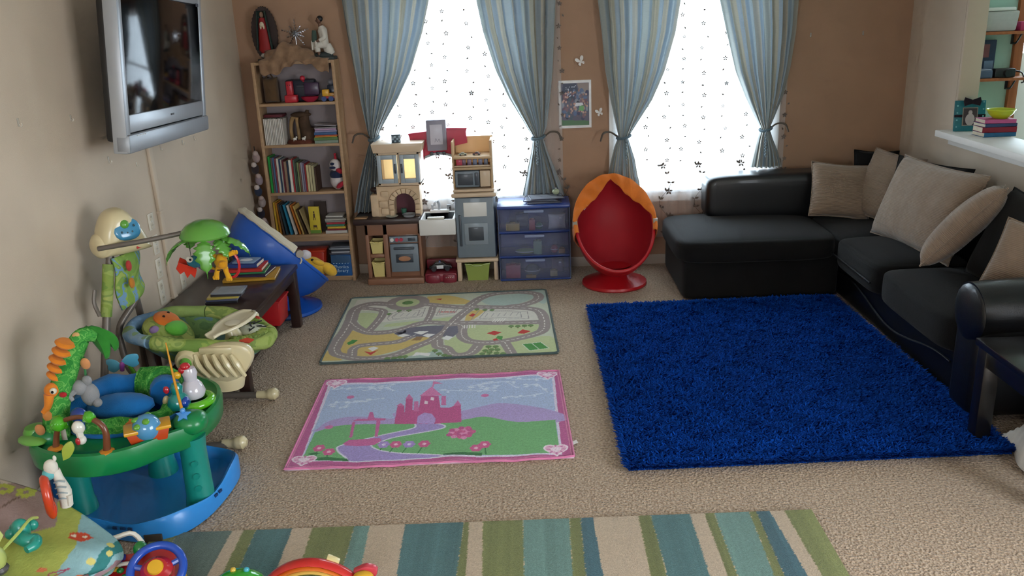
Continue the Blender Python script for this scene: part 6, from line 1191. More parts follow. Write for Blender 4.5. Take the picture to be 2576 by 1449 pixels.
# seat: quilted rim, bowl, head pillow, foot end
def seat_c(a, k, dz=0.0):
    x = 0.355*k*math.cos(a); y = 0.245*k*math.sin(a)*(1-0.12*math.cos(a)); return (sw(-1.755, 4.14, 0)[0]+x, sw(0, 4.14, 0)[1]+y, 0.555-0.13*x-0.04*math.cos(2*a)*0.3+dz)
rb, rg = M(), M()
A = np.linspace(0, 2*PI, 73)
rb.tube([seat_c(a, 1.0) for a in A if PI*0.55 <= a <= PI*1.36], [0.034+0.004*math.sin(9*a) for a in A if PI*0.55 <= a <= PI*1.36], 14).build('seat_rim', j_blue, SW)
rg.tube([seat_c(a, 1.0) for a in np.linspace(PI*1.36, PI*2.55, 40)], [0.036+0.004*math.sin(i*1.1) for i in range(40)], 14).build('seat_rim', j_green, SW)
M().grid(lambda u, v: seat_c(2*PI*u, 1-v*0.98, -0.19*math.sin(v*PI/2)**0.8), 48, 12, cu=True).build('seat_bowl', jungle('jungle_bowl', ['#5c7a52', '#6c8a58', '#5f7f86', '#6a8a5c', '#7a925a'], 6, 9), SW, solid=0.014)
M().ell(seat_c(PI*0.98, 0.50, -0.02), (0.135, 0.155, 0.055), (0, 0.55, 0), n=24).build('head_pillow', j_green, SW)
M().ell(seat_c(PI*0.92, 0.55, 0.035), (0.07, 0.085, 0.03), (0, 0.55, 0), n=18).build('lion_face', cloth('#c86a24'), SW)
for q_ in (-0.03, 0.03): M().ell(Vector(seat_c(PI*0.92, 0.55, 0.066))+Vector((0.0, q_, 0.0)), 0.008, n=8, m=6).build('lion_eye', cloth('#2a1c10'), SW)
M().ell(seat_c(PI*1.02, 0.36, 0.015), (0.055, 0.08, 0.025), (0, 0.5, 0), n=18).build('pillow_center', cloth('#5fae3c'), SW)
M().ell(seat_c(PI*1.16, 0.66, 0.02), (0.025, 0.035, 0.02), (0, 0.5, 0)).build('pillow_patch', cloth('#8a6f9a'), SW)
fp = M(); fp.ell(seat_c(0.3, 0.82, 0.005), (0.10, 0.10, 0.035), (0, 0.2, 0.3), n=20); fp.build('foot_pad', cloth('#cfd2bc'), SW)
for i in range(7): p = seat_c(0.3+0.28*math.sin(i*2.1), 0.80+0.09*math.cos(i*1.7), 0.040); M().box(p, (0.05, 0.009, 0.006), 0.002, (0, 0.2, 0.4+i*0.8)).build('zebra_stripe', cloth('#22221f'), SW)
for i in range(9):
    a = PI*1.75+i*0.12; p, q = Vector(seat_c(a, 0.97, 0.030)), Vector(seat_c(a+0.03, 0.72, 0.0)); M().tube([p, (p+q)/2+Vector((0, 0, 0.012)), q], 0.014, 8, smooth=3).build('quilt_fold', j_green, SW)
M().prism([(0, 0), (0.05, 0.015), (0.085, 0.0), (0.06, -0.02)], 0.006, seat_c(PI*1.73, 1.05, 0.03), (0.5, 0, 0.2)).build('red_patch', cloth('#b8442e'), SW)
# side housing with ribs, knob and tray
sh = M()
sh.prism(smooth2([(-0.15, 0.0), (-0.13, 0.06), (-0.05, 0.085), (0.06, 0.10), (0.16, 0.085), (0.19, 0.02), (0.12, -0.08), (0.0, -0.115), (-0.10, -0.10), (-0.15, 0.0)], 4)[:-1], 0.06, sw(-1.60, 3.90, 0.475), (PI/2, 0, 0), 0.02); SHo = sh.build('side_housing', m_cream, SW)
for i in range(5): M().tube([sw(-1.69+i*0.045, 3.862, 0.53-i*0.002), sw(-1.675+i*0.048, 3.85, 0.475), sw(-1.635+i*0.045, 3.865, 0.405)], [0.010, 0.016, 0.010], 8, smooth=3).build('rib', m_cream, SHo)
M().lathe([(0, 0.02), (0.045, 0.018), (0.062, 0.0), (0.066, -0.04)], sw(-1.735, 3.865, 0.49), 24, (PI/2, 0, 0)).build('knob_plate', m_cream, SHo); M().lathe([(0, 0.016), (0.02, 0.014), (0.03, 0.0), (0.03, -0.02)], sw(-1.735, 3.842, 0.49), 20, (PI/2, 0, 0)).build('green_knob', m_lgreen, SHo)
M().lathe([(0.0, -0.03), (0.085, -0.028), (0.092, 0.03), (0.08, 0.06)], sw(-1.60, 3.96, 0.345), 26, (0, 0.1, 0), sx=1.15).build('swing_cup', m_cream, SW); M().box(sw(-1.585, 3.895, 0.545), (0.17, 0.07, 0.035), 0.012).build('tray_mount', m_cream, SW)
ax = Vector((0.145, 0.25, 0.045)); c0 = Vector(sw(-1.63, 3.93, 0.575))
def trayf(u, v): 
    p = c0+ax*v; w = 0.035+0.045*math.sin(min(1, max(0, (v-0.15)/0.85))*PI)**0.7 if v < 0.98 else 0.01; d = Vector((0.86, -0.5, 0)); t = (u-0.5)*2*w; return p+d*t+Vector((0, 0, 0.012+0.014*abs(2*u-1)**3))
M().grid(trayf, 12, 20).build('tray', plastic('#d3caae', 0.25, 0.4), SW, solid=0.016); M().ell(c0+ax*0.55+Vector((0, 0, 0.02)), (0.045, 0.05, 0.006), n=18).build('tray_cup', plastic('#ddd6bf', 0.25, 0.4), SW)
M().tube([seat_c(PI*1.9, 0.45, -0.10), seat_c(PI*1.92, 0.52, -0.01), seat_c(PI*1.9, 0.5, 0.05)], [0.045, 0.05, 0.03], 14, smooth=4).build('tray_post', m_cream, SW)
M().ell(seat_c(PI*0.30, 0.98, 0.03), (0.05, 0.035, 0.03)).build('far_hub', m_cream, SW); M().box(tuple(c0+ax*0.95+Vector((0.045, -0.03, 0.0))), (0.03, 0.004, 0.014), 0.001, (0, 0, -0.5)).build('red_badge', plastic('#b23a38', 0.3), SW)

# ================================================================== activity saucer
m_eg = plastic('#0f7a42', 0.32, 0.2); m_et = plastic('#118074', 0.35, 0.2); m_eb = plastic('#2b86d2', 0.35, 0.2)
EX = thing('activity_saucer', 'green and blue baby activity saucer with toys on its tray', 'activity saucer', (-1.85, 3.46, 0))
def ex(x, y, z): return (x+1.85, y-3.46, z)
def outline(pts, n=5): return smooth2(pts+[pts[0]], n)[:-1]
T = [(-1.83+(x+1.83)*0.91, 3.45+(y-3.45)*0.95) for x, y in outline([(-2.225, 3.30), (-2.16, 3.12), (-2.0, 3.02), (-1.82, 2.995), (-1.67, 3.05), (-1.555, 3.17), (-1.46, 3.27), (-1.425, 3.48), (-1.49, 3.70), (-1.66, 3.83), (-1.86, 3.86), (-2.06, 3.78), (-2.19, 3.58)])]
cx, cy = -1.85, 3.44; HR = 0.185
prof = [(0.965, -0.095, 0), (1.0, -0.085, 0), (1.015, -0.02, 0), (1.0, 0.008, 0), (0.96, 0.012, 0), (0.93, 0.0, 0), (0.80, -0.006, 0), (0.62, -0.004, 0)]
tr = M(); V = []; Fc = []; K_ = len(T)
rows_ = []
for k, dz, _ in prof: rows_.append([ex(cx+(x-cx)*k, cy+(y-cy)*k, 0.43+dz) for x, y in T])
rows_.append([ex(cx+HR*(x-cx)/math.hypot(x-cx, y-cy), cy+HR*(y-cy)/math.hypot(x-cx, y-cy), 0.425) for x, y in T])
rows_.append([ex(cx+HR*(x-cx)/math.hypot(x-cx, y-cy), cy+HR*(y-cy)/math.hypot(x-cx, y-cy), 0.35) for x, y in T])
rows_.append([ex(cx+(x-cx)*0.9, cy+(y-cy)*0.9, 0.345) for x, y in T])
for r in rows_: V += r
R_ = len(rows_)
for i in range(R_):
    for j in range(K_): Fc.append((i*K_+j, i*K_+(j+1) % K_, ((i+1) % R_)*K_+(j+1) % K_, ((i+1) % R_)*K_+j))
tr._add(V, Fc).build('tray', m_eg, EX, angle=50)
for x, y in ((-1.525, 3.31), (-2.07, 3.30), (-1.83, 3.62)):
    l = M().lathe([(0.07, 0.02), (0.066, 0.06), (0.060, 0.08), (0.056, 0.30), (0.062, 0.37)], ex(x, y, 0), 24).build('leg', m_et, EX)
    if x > -1.6:
        for z in (0.14, 0.20, 0.26): M().cyl(ex(x+0.02, y-0.05, z), ex(x+0.022, y-0.062, z), 0.014, n=12).build('leg_stop', m_et, l)
for x, y in ((-1.515, 3.31), (-2.09, 3.22)): M().ell(ex(x, y, 0.435), (0.072, 0.072, 0.05), n=20, p=0.85).build('tray_boss', m_eg, EX)
B_ = outline([(-2.26, 3.40), (-2.19, 3.20), (-2.03, 3.10), (-1.84, 3.08), (-1.69, 3.05), (-1.55, 3.09), (-1.46, 3.26), (-1.44, 3.56), (-1.52, 3.71), (-1.70, 3.74), (-1.90, 3.73), (-2.10, 3.68), (-2.22, 3.56)])
tb = M(); V = []; Fc = []; K_ = len(B_); rows_ = []
for k, z, wv in ((0.94, 0.0, 0), (1.0, 0.01, 0), (1.0, 0.085, 1), (0.975, 0.10, 1), (0.945, 0.095, 1), (0.90, 0.035, 0), (0.80, 0.022, 0)):
    row = []
    for i, (x, y) in enumerate(B_): a = math.atan2(y-3.46, x+1.85); row.append(ex(-1.85+(x+1.85)*k, 3.46+(y-3.46)*k, z+wv*0.016*math.sin(a*6+0.5)))
    rows_.append(row); V += row
for i in range(len(rows_)-1):
    for j in range(K_): Fc.append((i*K_+j, i*K_+(j+1) % K_, (i+1)*K_+(j+1) % K_, (i+1)*K_+j))
Fc.append(tuple((len(rows_)-1)*K_+j for j in range(K_))); Fc.append(tuple(range(K_-1, -1, -1)))
tb._add(V, Fc).build('base_tub', m_eb, EX, angle=50)
for i, (x, y, rz) in enumerate(((-1.80, 3.062, -0.2), (-1.765, 3.056, -0.2), (-1.73, 3.05, -0.2), (-1.452, 3.30, 1.35), (-1.446, 3.335, 1.35))): M().box(ex(x, y, 0.075), (0.022, 0.006, 0.012), 0, (0, 0, rz)).build('slot', plastic('#123a6a', 0.5), EX)
M().box(ex(-1.64, 3.052, 0.022), (0.075, 0.012, 0.045), 0.002).build('foot_notch', plastic('#3a3128', 0.8), EX)
# cloth seat
def padring(a0, a1, mt, nm, r=0.20, rr=0.038, z=0.455):
    P_ = [ex(cx+r*math.cos(a), cy+r*math.sin(a), z+0.012*math.sin(3*a)) for a in np.linspace(a0, a1, 26)]; M().tube(P_, [rr+0.005*math.sin(i*1.3) for i in range(26)], 12).build(nm, mt, EX)
cb = cloth('#1866a8', 0.15, 0.5, 10)
padring(0.1*PI, 1.12*PI, cb, 'seat_pad', 0.17, 0.066, 0.485); padring(0.24*PI, 0.50*PI, j_dense, 'seat_pad', 0.178, 0.082, 0.495); padring(1.1*PI, 2.2*PI, j_dense, 'seat_pad', 0.205, 0.042, 0.445)
M().tube([ex(cx+0.245*math.cos(a), cy+0.245*math.sin(a), 0.435) for a in np.linspace(1.15*PI, 1.95*PI, 20)], 0.010, 8).build('seat_piping', cb, EX)
M().grid(lambda u, v: ex(cx+(0.185-0.05*v)*math.cos(2*PI*u), cy+(0.185-0.05*v)*math.sin(2*PI*u), 0.46-0.22*v+0.02*math.sin(6*PI*u)*v), 40, 8, cu=True).build('seat_sling', cb, EX, solid=0.006)
M().ell(ex(-1.85, 3.39, 0.485), (0.15, 0.075, 0.045), (0.3, 0, 0.05)).build('seat_fold', cb, EX); M().prism([(0, 0), (0.05, 0.02), (0.075, 0.012), (0.08, -0.01), (0.05, -0.015)], 0.006, ex(-1.80, 3.235, 0.478), (0.3, 0, 0)).build('fox_patch', cloth('#c9783a'), EX)
# palm tree with caterpillar
pt_ = [ex(-2.06, 3.22, 0.43), ex(-2.045, 3.24, 0.55), ex(-2.005, 3.28, 0.68), ex(-1.95, 3.31, 0.80), ex(-1.915, 3.33, 0.845), ex(-1.875, 3.35, 0.83)]
PT = M().tube(pt_, [0.055, 0.05, 0.046, 0.042, 0.036, 0.022], 14, smooth=5).build('palm_trunk', j_dense, EX)
for i, (x, z) in enumerate(((-1.965, 0.835), (-1.985, 0.80), (-2.005, 0.765), (-2.02, 0.728), (-2.03, 0.692))): M().lathe([(0.0, -0.016), (0.030, -0.012), (0.041, 0.0), (0.030, 0.012), (0, 0.016)], ex(x, 3.265, z), 18, (0, 0.5, 0)).build('caterpillar_segment', cloth('#d07a26'), PT)
M().ell(ex(-2.04, 3.23, 0.64), (0.034, 0.03, 0.034)).tube([ex(-2.045, 3.21, 0.63), ex(-2.055, 3.20, 0.58), ex(-2.075, 3.19, 0.555)], [0.022, 0.016, 0.012], 9, smooth=3).build('caterpillar_head', cloth('#d57e2a'), PT); M().ell(ex(-2.022, 3.205, 0.648), 0.014).build('caterpillar_eye', cloth('#d8d0bc'), PT); M().ell(ex(-2.019, 3.192, 0.648), 0.006, n=8, m=6).build('pupil', cloth('#181410'), PT); M().ell(ex(-1.99, 3.215, 0.625), (0.016, 0.012, 0.012)).build('snout', cloth('#a8262a'), PT)
for i, (dx, dy, dz, ln) in enumerate(((0.05, 0.01, -0.02, 0.15), (0.085, 0.03, -0.02, 0.12), (0.02, 0.06, -0.01, 0.12))):
    b0 = Vector(ex(-1.905, 3.345, 0.865)); M().grid(lambda u, v: b0+Vector((dx*math.sin(v*PI/2)+(u-0.5)*0.075*math.sin(PI*(0.12+0.85*v)), dy*v+abs(u-0.5)*0.03, 0.01-ln*v**1.3)), 6, 12).build('palm_leaf', cloth('#2f7a2c'), PT, solid=0.010)
for i, (p, c) in enumerate(((ex(-1.915, 3.295, 0.73), '#c98a5a'), (ex(-2.03, 3.23, 0.60), '#a8322c'), (ex(-2.06, 3.19, 0.54), '#c98648'), (ex(-2.09, 3.165, 0.49), '#c98a5a'), (ex(-1.93, 3.30, 0.845), '#c9a06a'))): M().ell(p, (0.022, 0.010, 0.026), n=10).build('printed_patch', cloth(c), PT)
M().grid(lambda u, v: ex(-1.985+0.022*u, 3.135, 0.545-0.09*v), 2, 4).build('care_tag', paper('#b9b6a8'), PT, solid=0.002)
el = M().ell(ex(-1.925, 3.30, 0.585), (0.038, 0.034, 0.052)).ell(ex(-1.955, 3.285, 0.625), (0.034, 0.03, 0.034)).ell(ex(-1.92, 3.29, 0.655), (0.022, 0.012, 0.022)).tube([ex(-1.965, 3.265, 0.62), ex(-1.985, 3.255, 0.60), ex(-1.975, 3.25, 0.58)], [0.014, 0.011, 0.008], 8, smooth=3).ell(ex(-1.895, 3.29, 0.55), (0.02, 0.02, 0.02)).build('plush_elephant', cloth('#8a8a8c'), EX); M().tube([ex(-1.93, 3.32, 0.75), ex(-1.935, 3.31, 0.65)], 0.005, 6).build('elephant_loop', cloth('#3f7a4a'), el)
M().ell(ex(-1.935, 3.20, 0.535), (0.036, 0.03, 0.034)).cyl(ex(-1.935, 3.20, 0.47), ex(-1.935, 3.20, 0.53), 0.018).build('blue_bobber', plastic('#1a3a8c', 0.2, 0.5), EX)
# brown branch hoop with two leaf balls and a hanging duck
hb = M().tube([ex(-2.0, 3.10, 0.43), ex(-1.975, 3.10, 0.52), ex(-1.935, 3.09, 0.565), ex(-1.86, 3.08, 0.585), ex(-1.79, 3.065, 0.575), ex(-1.755, 3.06, 0.53), ex(-1.765, 3.06, 0.43)], [0.014, 0.011, 0.010, 0.010, 0.012, 0.013, 0.016], 10, smooth=5).build('branch_hoop', plastic('#6a3a22', 0.3, 0.3), EX)
for p, r in ((ex(-1.955, 3.085, 0.555), 0.032), (ex(-1.815, 3.07, 0.588), 0.024)):
    bb = M().ell(p, r)
    for i in range(9): a = i*2.4; bb.ell((p[0]+r*0.75*math.cos(a), p[1]+r*0.75*math.sin(a)*0.8, p[2]+r*0.5*math.sin(i*1.3)), r*0.42, n=8, m=6)
    bb.build('leaf_ball', plastic('#46a01e', 0.2, 0.5), hb)
dk = M().ell(ex(-1.865, 3.065, 0.545), (0.026, 0.022, 0.03)).ell(ex(-1.855, 3.055, 0.495), (0.018, 0.018, 0.02)).tube([ex(-1.862, 3.06, 0.53), ex(-1.857, 3.056, 0.50)], 0.014, 8).build('hanging_duck', plastic('#d8d6cc', 0.25, 0.4), hb); M().ell(ex(-1.862, 3.037, 0.497), (0.010, 0.008, 0.016)).build('duck_bill', plastic('#b0202c', 0.3), dk)
for x, y in ((-2.0, 3.10), (-1.765, 3.06)): M().lathe([(0.030, 0), (0.030, 0.008), (0.018, 0.014)], ex(x, y, 0.432), 14).build('hoop_foot', plastic('#c07a22', 0.4), hb)
# globe spinner
gl = M().prism([(-0.07, 0.0), (0.07, 0.0), (0.085, 0.05), (-0.085, 0.05)], 0.085, ex(-1.645, 3.185, 0.425), (PI/2, 0, 0.45), 0.006).build('globe_stand', plastic('#b5411a', 0.3, 0.3), EX)
M().box(ex(-1.645, 3.185, 0.482), (0.185, 0.10, 0.016), 0.005, (0, 0, 0.45)).build('globe_frame', plastic('#d29a26', 0.3, 0.3), gl); gb = M().ell(ex(-1.645, 3.18, 0.48), 0.058, n=20, m=14).build('globe', plastic('#4d8cb8', 0.15, 0.6), gl)
for i, (a, b) in enumerate(((2.4, 0.6), (1.7, 0.9), (3.6, 0.9), (4.4, 0.5), (5.2, 0.9))): d = Vector((math.cos(a)*math.cos(b), math.sin(a)*math.cos(b), math.sin(b))); M().ell(Vector(ex(-1.645, 3.18, 0.48))+d*0.052, (0.022, 0.016, 0.012), (0, 0, a), n=10).build('continent', plastic('#5c9c34', 0.2, 0.5), gb)
# rod with star, butterfly, birds on a lime ring
rd = M().tube([ex(-1.53, 3.285, 0.485), ex(-1.545, 3.29, 0.64), ex(-1.56, 3.305, 0.81)], [0.007, 0.0055, 0.003], 8, smooth=5).build('orange_rod', plastic('#c98a24', 0.3, 0.3), EX); sp = [(0.034*(1 if i % 2 == 0 else 0.5)*math.cos(PI/2+i*PI/5), 0.034*(1 if i % 2 == 0 else 0.5)*math.sin(PI/2+i*PI/5)) for i in range(10)]
M().prism(sp, 0.012, ex(-1.525, 3.272, 0.488), (0.6, 0, 0.2), 0.003).build('blue_star', plastic('#4a8ed0', 0.2, 0.5), rd); M().ell(ex(-1.528, 3.28, 0.505), 0.012).build('star_knob', plastic('#4a8ed0', 0.2, 0.5), rd)
bf = M().tube([ex(-1.94, 3.755, 0.43), ex(-1.955, 3.755, 0.49), ex(-1.965, 3.745, 0.53)], [0.014, 0.011, 0.009], 9, smooth=4).build('butterfly_stem', plastic('#5fa030', 0.3, 0.3), EX); M().tube([ex(-1.99, 3.72, 0.515), ex(-1.985, 3.72, 0.545), ex(-1.975, 3.725, 0.57)], [0.010, 0.013, 0.009], 9, smooth=3).build('butterfly_body', plastic('#8a3f8e', 0.2, 0.5), bf)
for s, dz in ((-1, -0.005), (1, 0.02)): M().prism(outline([(0, 0.0), (0.03*s, 0.03), (0.075*s, 0.032), (0.082*s, 0.012), (0.075*s, 0.0), (0.078*s, -0.02), (0.05*s, -0.034), (0.02*s, -0.018)], 4), 0.005, ex(-1.983, 3.715, 0.545+dz), (PI/2, -0.35*s*0, 0.15*s), 0.0015).build('butterfly_wing', plastic('#4f9cba', 0.2, 0.5), bf)
lr = M().tube([ex(-1.57+0.075*math.cos(a), 3.50+0.075*math.sin(a), 0.448) for a in np.linspace(0, 2*PI, 24, endpoint=False)], 0.022, 10, closed=True).build('lime_ring', plastic('#5eb41e', 0.15, 0.6), EX)
M().lathe([(0.0, 0), (0.05, 0.01), (0.058, 0.035), (0.045, 0.07), (0.028, 0.09), (0.030, 0.11), (0.034, 0.125), (0.026, 0.15), (0, 0.158)], ex(-1.575, 3.515, 0.455), 22).build('white_bird', plastic('#c4bfc8', 0.15, 0.6), lr); M().ell(ex(-1.60, 3.505, 0.60), (0.02, 0.02, 0.018)).ell(ex(-1.588, 3.508, 0.615), (0.024, 0.022, 0.018)).build('red_comb', plastic('#b01824', 0.15, 0.6), lr); M().ell(ex(-1.625, 3.495, 0.578), (0.018, 0.014, 0.018)).build('yellow_beak', plastic('#d0a020', 0.2, 0.5), lr)
M().lathe([(0.0, 0), (0.048, 0.008), (0.052, 0.03), (0.040, 0.06), (0.024, 0.075), (0.026, 0.09), (0.028, 0.105), (0.018, 0.122), (0, 0.126)], ex(-1.605, 3.425, 0.448), 22).build('teal_bird', plastic('#157a74', 0.15, 0.6), lr); M().ell(ex(-1.568, 3.41, 0.485), (0.018, 0.03, 0.024)).build('blue_wing', plastic('#163f9a', 0.15, 0.6), lr); M().ell(ex(-1.645, 3.41, 0.545), (0.014, 0.012, 0.018)).build('red_beak', plastic('#a82030', 0.2, 0.5), lr); M().ell(ex(-1.66, 3.42, 0.49), (0.014, 0.014, 0.024), (0, 0.3, 0)).build('cream_shell', plastic('#b8aa7c', 0.4), lr)
M().lathe([(0.045, 0), (0.05, 0.03), (0.04, 0.05), (0.0, 0.055)], ex(-2.145, 3.22, 0.43), 18).build('green_dial', plastic('#5a9c3c', 0.3, 0.3), EX); M().ell(ex(-2.13, 3.16, 0.445), (0.075, 0.04, 0.018), (0, 0, -0.4)).build('green_caterpillar_base', plastic('#6aa84a', 0.3, 0.3), EX)

# ================================================================== play gym mat in the near left corner
GM = thing('play_mat', 'pastel printed play gym mat in the lower left corner', 'play mat', (-1.95, 2.55, 0))
def gm(x, y, z): return (x+1.95, y-2.55, z)
EA = [(-2.27, 3.07, 0.33), (-2.12, 3.02, 0.315), (-2.0, 2.98, 0.295), (-1.85, 2.91, 0.26), (-1.72, 2.83, 0.235), (-1.61, 2.745, 0.22), (-1.565, 2.68, 0.20), (-1.575, 2.63, 0.19)]
EB = [(-2.27, 1.75, 0.20), (-2.2, 1.72, 0.20), (-2.1, 1.70, 0.20), (-2.0, 1.76, 0.19), (-1.92, 1.90, 0.18), (-1.84, 2.12, 0.17), (-1.75, 2.36, 0.165), (-1.66, 2.54, 0.165)]
ea = crom(EA, 12); eb = crom(EB, 12); nu = len(ea)-1
cv = Canvas(1, 1, 0.0075, '#a9b25c')   # u across, v from the far edge towards the camera
def uv(p): return p
cv.poly([(0, 0), (0.34, 0), (0.42, 0.10), (0.30, 0.22), (0, 0.42)], '#9b8683'); cv.poly([(0, 0.0), (0.10, 0.0), (0.06, 0.06), (0, 0.09)], '#c7bbb0')
cv.poly([(0.46, 0.0), (0.93, 0), (0.93, 0.45), (0.74, 0.42), (0.62, 0.30), (0.60, 0.16), (0.50, 0.06)], '#8fb6bd'); cv.poly([(0.70, 0), (0.80, 0), (0.86, 0.2), (0.84, 0.5), (0.70, 0.7), (0.66, 0.45), (0.78, 0.3)], '#3b7c7c'); cv.poly([(0.90, 0.0), (1, 0), (1, 1), (0.82, 1), (0.86, 0.5), (0.93, 0.25)], '#94797f'); cv.poly([(0.84, 0.08), (0.93, 0.1), (0.88, 0.4), (0.8, 0.7), (0.76, 0.6), (0.86, 0.3)], '#8fb6bd')
cv.line([(0.02, 0.10), (0.16, 0.14), (0.28, 0.24), (0.36, 0.30)], 0.012, '#6f5c52'); cv.line([(0.16, 0.14), (0.20, 0.07)], 0.010, '#6f5c52'); cv.line([(0.05, 0.02), (0.13, 0.12)], 0.010, '#6f5c52')
for c in ((0.03, 0.06), (0.10, 0.05), (0.2, 0.03), (0.09, 0.22), (0.04, 0.14)):
    for k in range(6): a = k*PI/3; cv.ell((c[0]+0.032*math.cos(a), c[1]+0.022*math.sin(a)), 0.018, 0.013, '#b4bb58')
for p in ((0.72, 0.06), (0.79, 0.11), (0.73, 0.21)): cv.ell(p, 0.028, 0.022, '#d2c879')
for p in ((0.76, 0.33), (0.55, 0.30)): cv.ell(p, 0.022, 0.014, '#d97e58')
cv.poly([(0.50, 0.10), (0.56, 0.07), (0.62, 0.08), (0.60, 0.13), (0.52, 0.13)], '#c9523a'); cv.ell((0.53, 0.11), 0.012, 0.010, '#e3dcc8'); cv.ell((0.58, 0.095), 0.010, 0.008, '#e3dcc8'); cv.ell((0.555, 0.155), 0.022, 0.022, '#a9b25c')
cv.line([(0.60, 0.32), (0.66, 0.28), (0.63, 0.36), (0.60, 0.32)], 0.010, '#a8506a'); cv.ell((0.42, 0.36), 0.02, 0.016, '#7fa6a0'); cv.ell((0.30, 0.20), 0.012, 0.008, '#b5563a'); cv.ell((0.16, 0.36), 0.03, 0.018, '#cfc7b4'); cv.ell((0.20, 0.40), 0.022, 0.014, '#cfc7b4')
cv.line([(0.42, 0.44), (0.56, 0.42), (0.72, 0.44), (0.78, 0.5), (0.66, 0.58), (0.5, 0.66), (0.42, 0.56), (0.42, 0.44)], 0.016, '#4fa2a0')
cv.poly([(0.0, 0.5), (0.2, 0.45), (0.3, 0.6), (0.2, 0.8), (0, 0.9)], '#b1bd62')
def matpos(x, y, z):
    ia = np.clip(x*nu, 0, nu).astype(int); A_ = np.array([list(p) for p in ea])[ia]; B2 = np.array([list(p) for p in eb])[ia]
    fr_ = x*nu-np.floor(x*nu); ib = np.clip(ia+1, 0, nu); A2 = np.array([list(p) for p in ea])[ib]; B3 = np.array([list(p) for p in eb])[ib]
    A_ = A_*(1-fr_[:, None])+A2*fr_[:, None]; B2 = B2*(1-fr_[:, None])+B3*fr_[:, None]
    P_ = A_*(1-y[:, None])+B2*y[:, None]; e = np.minimum(np.minimum(x, 1-x), np.minimum(y, 1-y))
    P_[:, 2] += 0.018*np.minimum(1, e*12)+0.012*np.sin(x*11+y*4)*np.minimum(1, e*6)+0.008*np.sin(y*23+x*7)*np.minimum(1, e*6)
    return P_+np.array([[1.95, -2.55, 0]])
ps = sheet('quilted_face', cv, mat('mat_print', '#ffffff', 0.95, 0.1, 0.06, 40, 0.5, 120, attr='Col'), GM, None, matpos)
md = ps.modifiers.new('thickness', 'SOLIDIFY'); md.thickness = 0.024; md.offset = 1
m_wt = plastic('#d8d3c6', 0.35)
M().tube([gm(-1.66, 2.80, 0.20), gm(-1.60, 2.84, 0.19), gm(-1.545, 2.80, 0.12), gm(-1.55, 2.72, 0.02)], 0.010, 9, smooth=4).build('arch_tube', m_wt, GM); M().tube([gm(-1.74, 2.42, 0.15), gm(-1.71, 2.40, 0.10), gm(-1.71, 2.39, 0.01)], 0.010, 9, smooth=4).build('arch_tube', m_wt, GM); M().tube([gm(-2.25, 2.1, 0.17), gm(-2.2, 2.1, 0.08), gm(-2.1, 2.1, 0.01)], 0.010, 9, smooth=4).build('arch_tube', m_wt, GM)
M().box(gm(-2.03, 2.42, 0.075), (0.40, 0.9, 0.148), 0.03).build('folded_pad', cloth('#9b8683'), GM)
# toys hanging at the mat
t = thing('toy_mirror', 'round orange toy mirror standing on the play mat', 'toy mirror', (-1.885, 2.81, 0.305), -0.35); mo = plastic('#c23a1a', 0.25, 0.4)
M().tube([(0.0, 0.052*math.cos(a), 0.085+0.068*math.sin(a)) for a in np.linspace(0, 2*PI, 30, endpoint=False)], 0.017, 10, closed=True).build('mirror_ring', mo, t, rot=(0, 0, 0.9)); M().ell((0, 0, 0.085), (0.006, 0.048, 0.062)).build('mirror_glass', mat('toy_mirror_glass', '#9fb0b8', 0.05, 0.6, 0.02, 3, metal=0.9), t, rot=(0, 0, 0.9)); M().ell((0.03, -0.02, 0.045), (0.022, 0.018, 0.045)).build('orange_tab', mo, t)
t = thing('plush_zebra', 'white and teal zebra toy beside the orange mirror', 'plush toy', (-1.855, 2.845, 0.30), 0.2); pz = cloth('#cfcabf')
M().tube([(0.01, 0, 0.02), (0.015, 0, 0.08), (0.005, 0, 0.14), (0, 0, 0.18)], [0.022, 0.026, 0.018, 0.016], 10, smooth=4).build('body', pz, t); M().ell((-0.012, -0.005, 0.195), (0.026, 0.022, 0.032)).ell((0.006, 0, 0.228), (0.007, 0.006, 0.012)).build('head', pz, t); M().ell((-0.024, -0.008, 0.168), (0.024, 0.02, 0.024)).build('muzzle', cloth('#5fa9ac'), t); M().tube([(0.028, -0.01, 0.03), (0.034, -0.015, 0.075)], 0.012, 8).build('arm', pz, t)
for i in range(4): M().tube([(-0.008, -0.02, 0.06+i*0.025), (0.012, -0.026, 0.068+i*0.025), (0.03, -0.016, 0.058+i*0.025)], 0.0035, 6, smooth=3).build('stripe', cloth('#8d989a'), t)
M().prism(outline([(0, 0), (0.022, 0.02), (0.03, 0.06), (0.01, 0.085), (-0.012, 0.05)], 4), 0.012, (0.035, 0, 0.215), (PI/2, 0.35, 0), 0.003).build('green_leaf', plastic('#93a23c', 0.35), t)
t = thing('teether_toy', 'teal rubber elephant teether lying on the play mat', 'toy', (-1.90, 2.64, 0.285), 0.3); mt_ = plastic('#1e8c7e', 0.3, 0.3)
M().ell((-0.01, 0.03, 0.05), (0.034, 0.03, 0.045)).build('head', mt_, t); M().tube([(-0.01, 0.0, 0.04), (0.02, -0.03, 0.035), (0.045, -0.03, 0.03), (0.05, -0.06, 0.03), (0.03, -0.085, 0.03)], [0.026, 0.024, 0.026, 0.02, 0.014], 10, smooth=4).build('trunk', mt_, t)
for a, b in ((-0.035, 0.055), (0.02, 0.06), (-0.04, 0.02)): M().ell((a, b, 0.045), (0.022, 0.018, 0.022)).build('ear', mt_, t)
M().tube([(0.03, 0.10, 0.05), (0.02, 0.05, 0.075), (0.0, -0.02, 0.07), (-0.05, -0.08, 0.04)], 0.006, 7, smooth=4).build('lime_ribbon', cloth('#a9b860'), t)
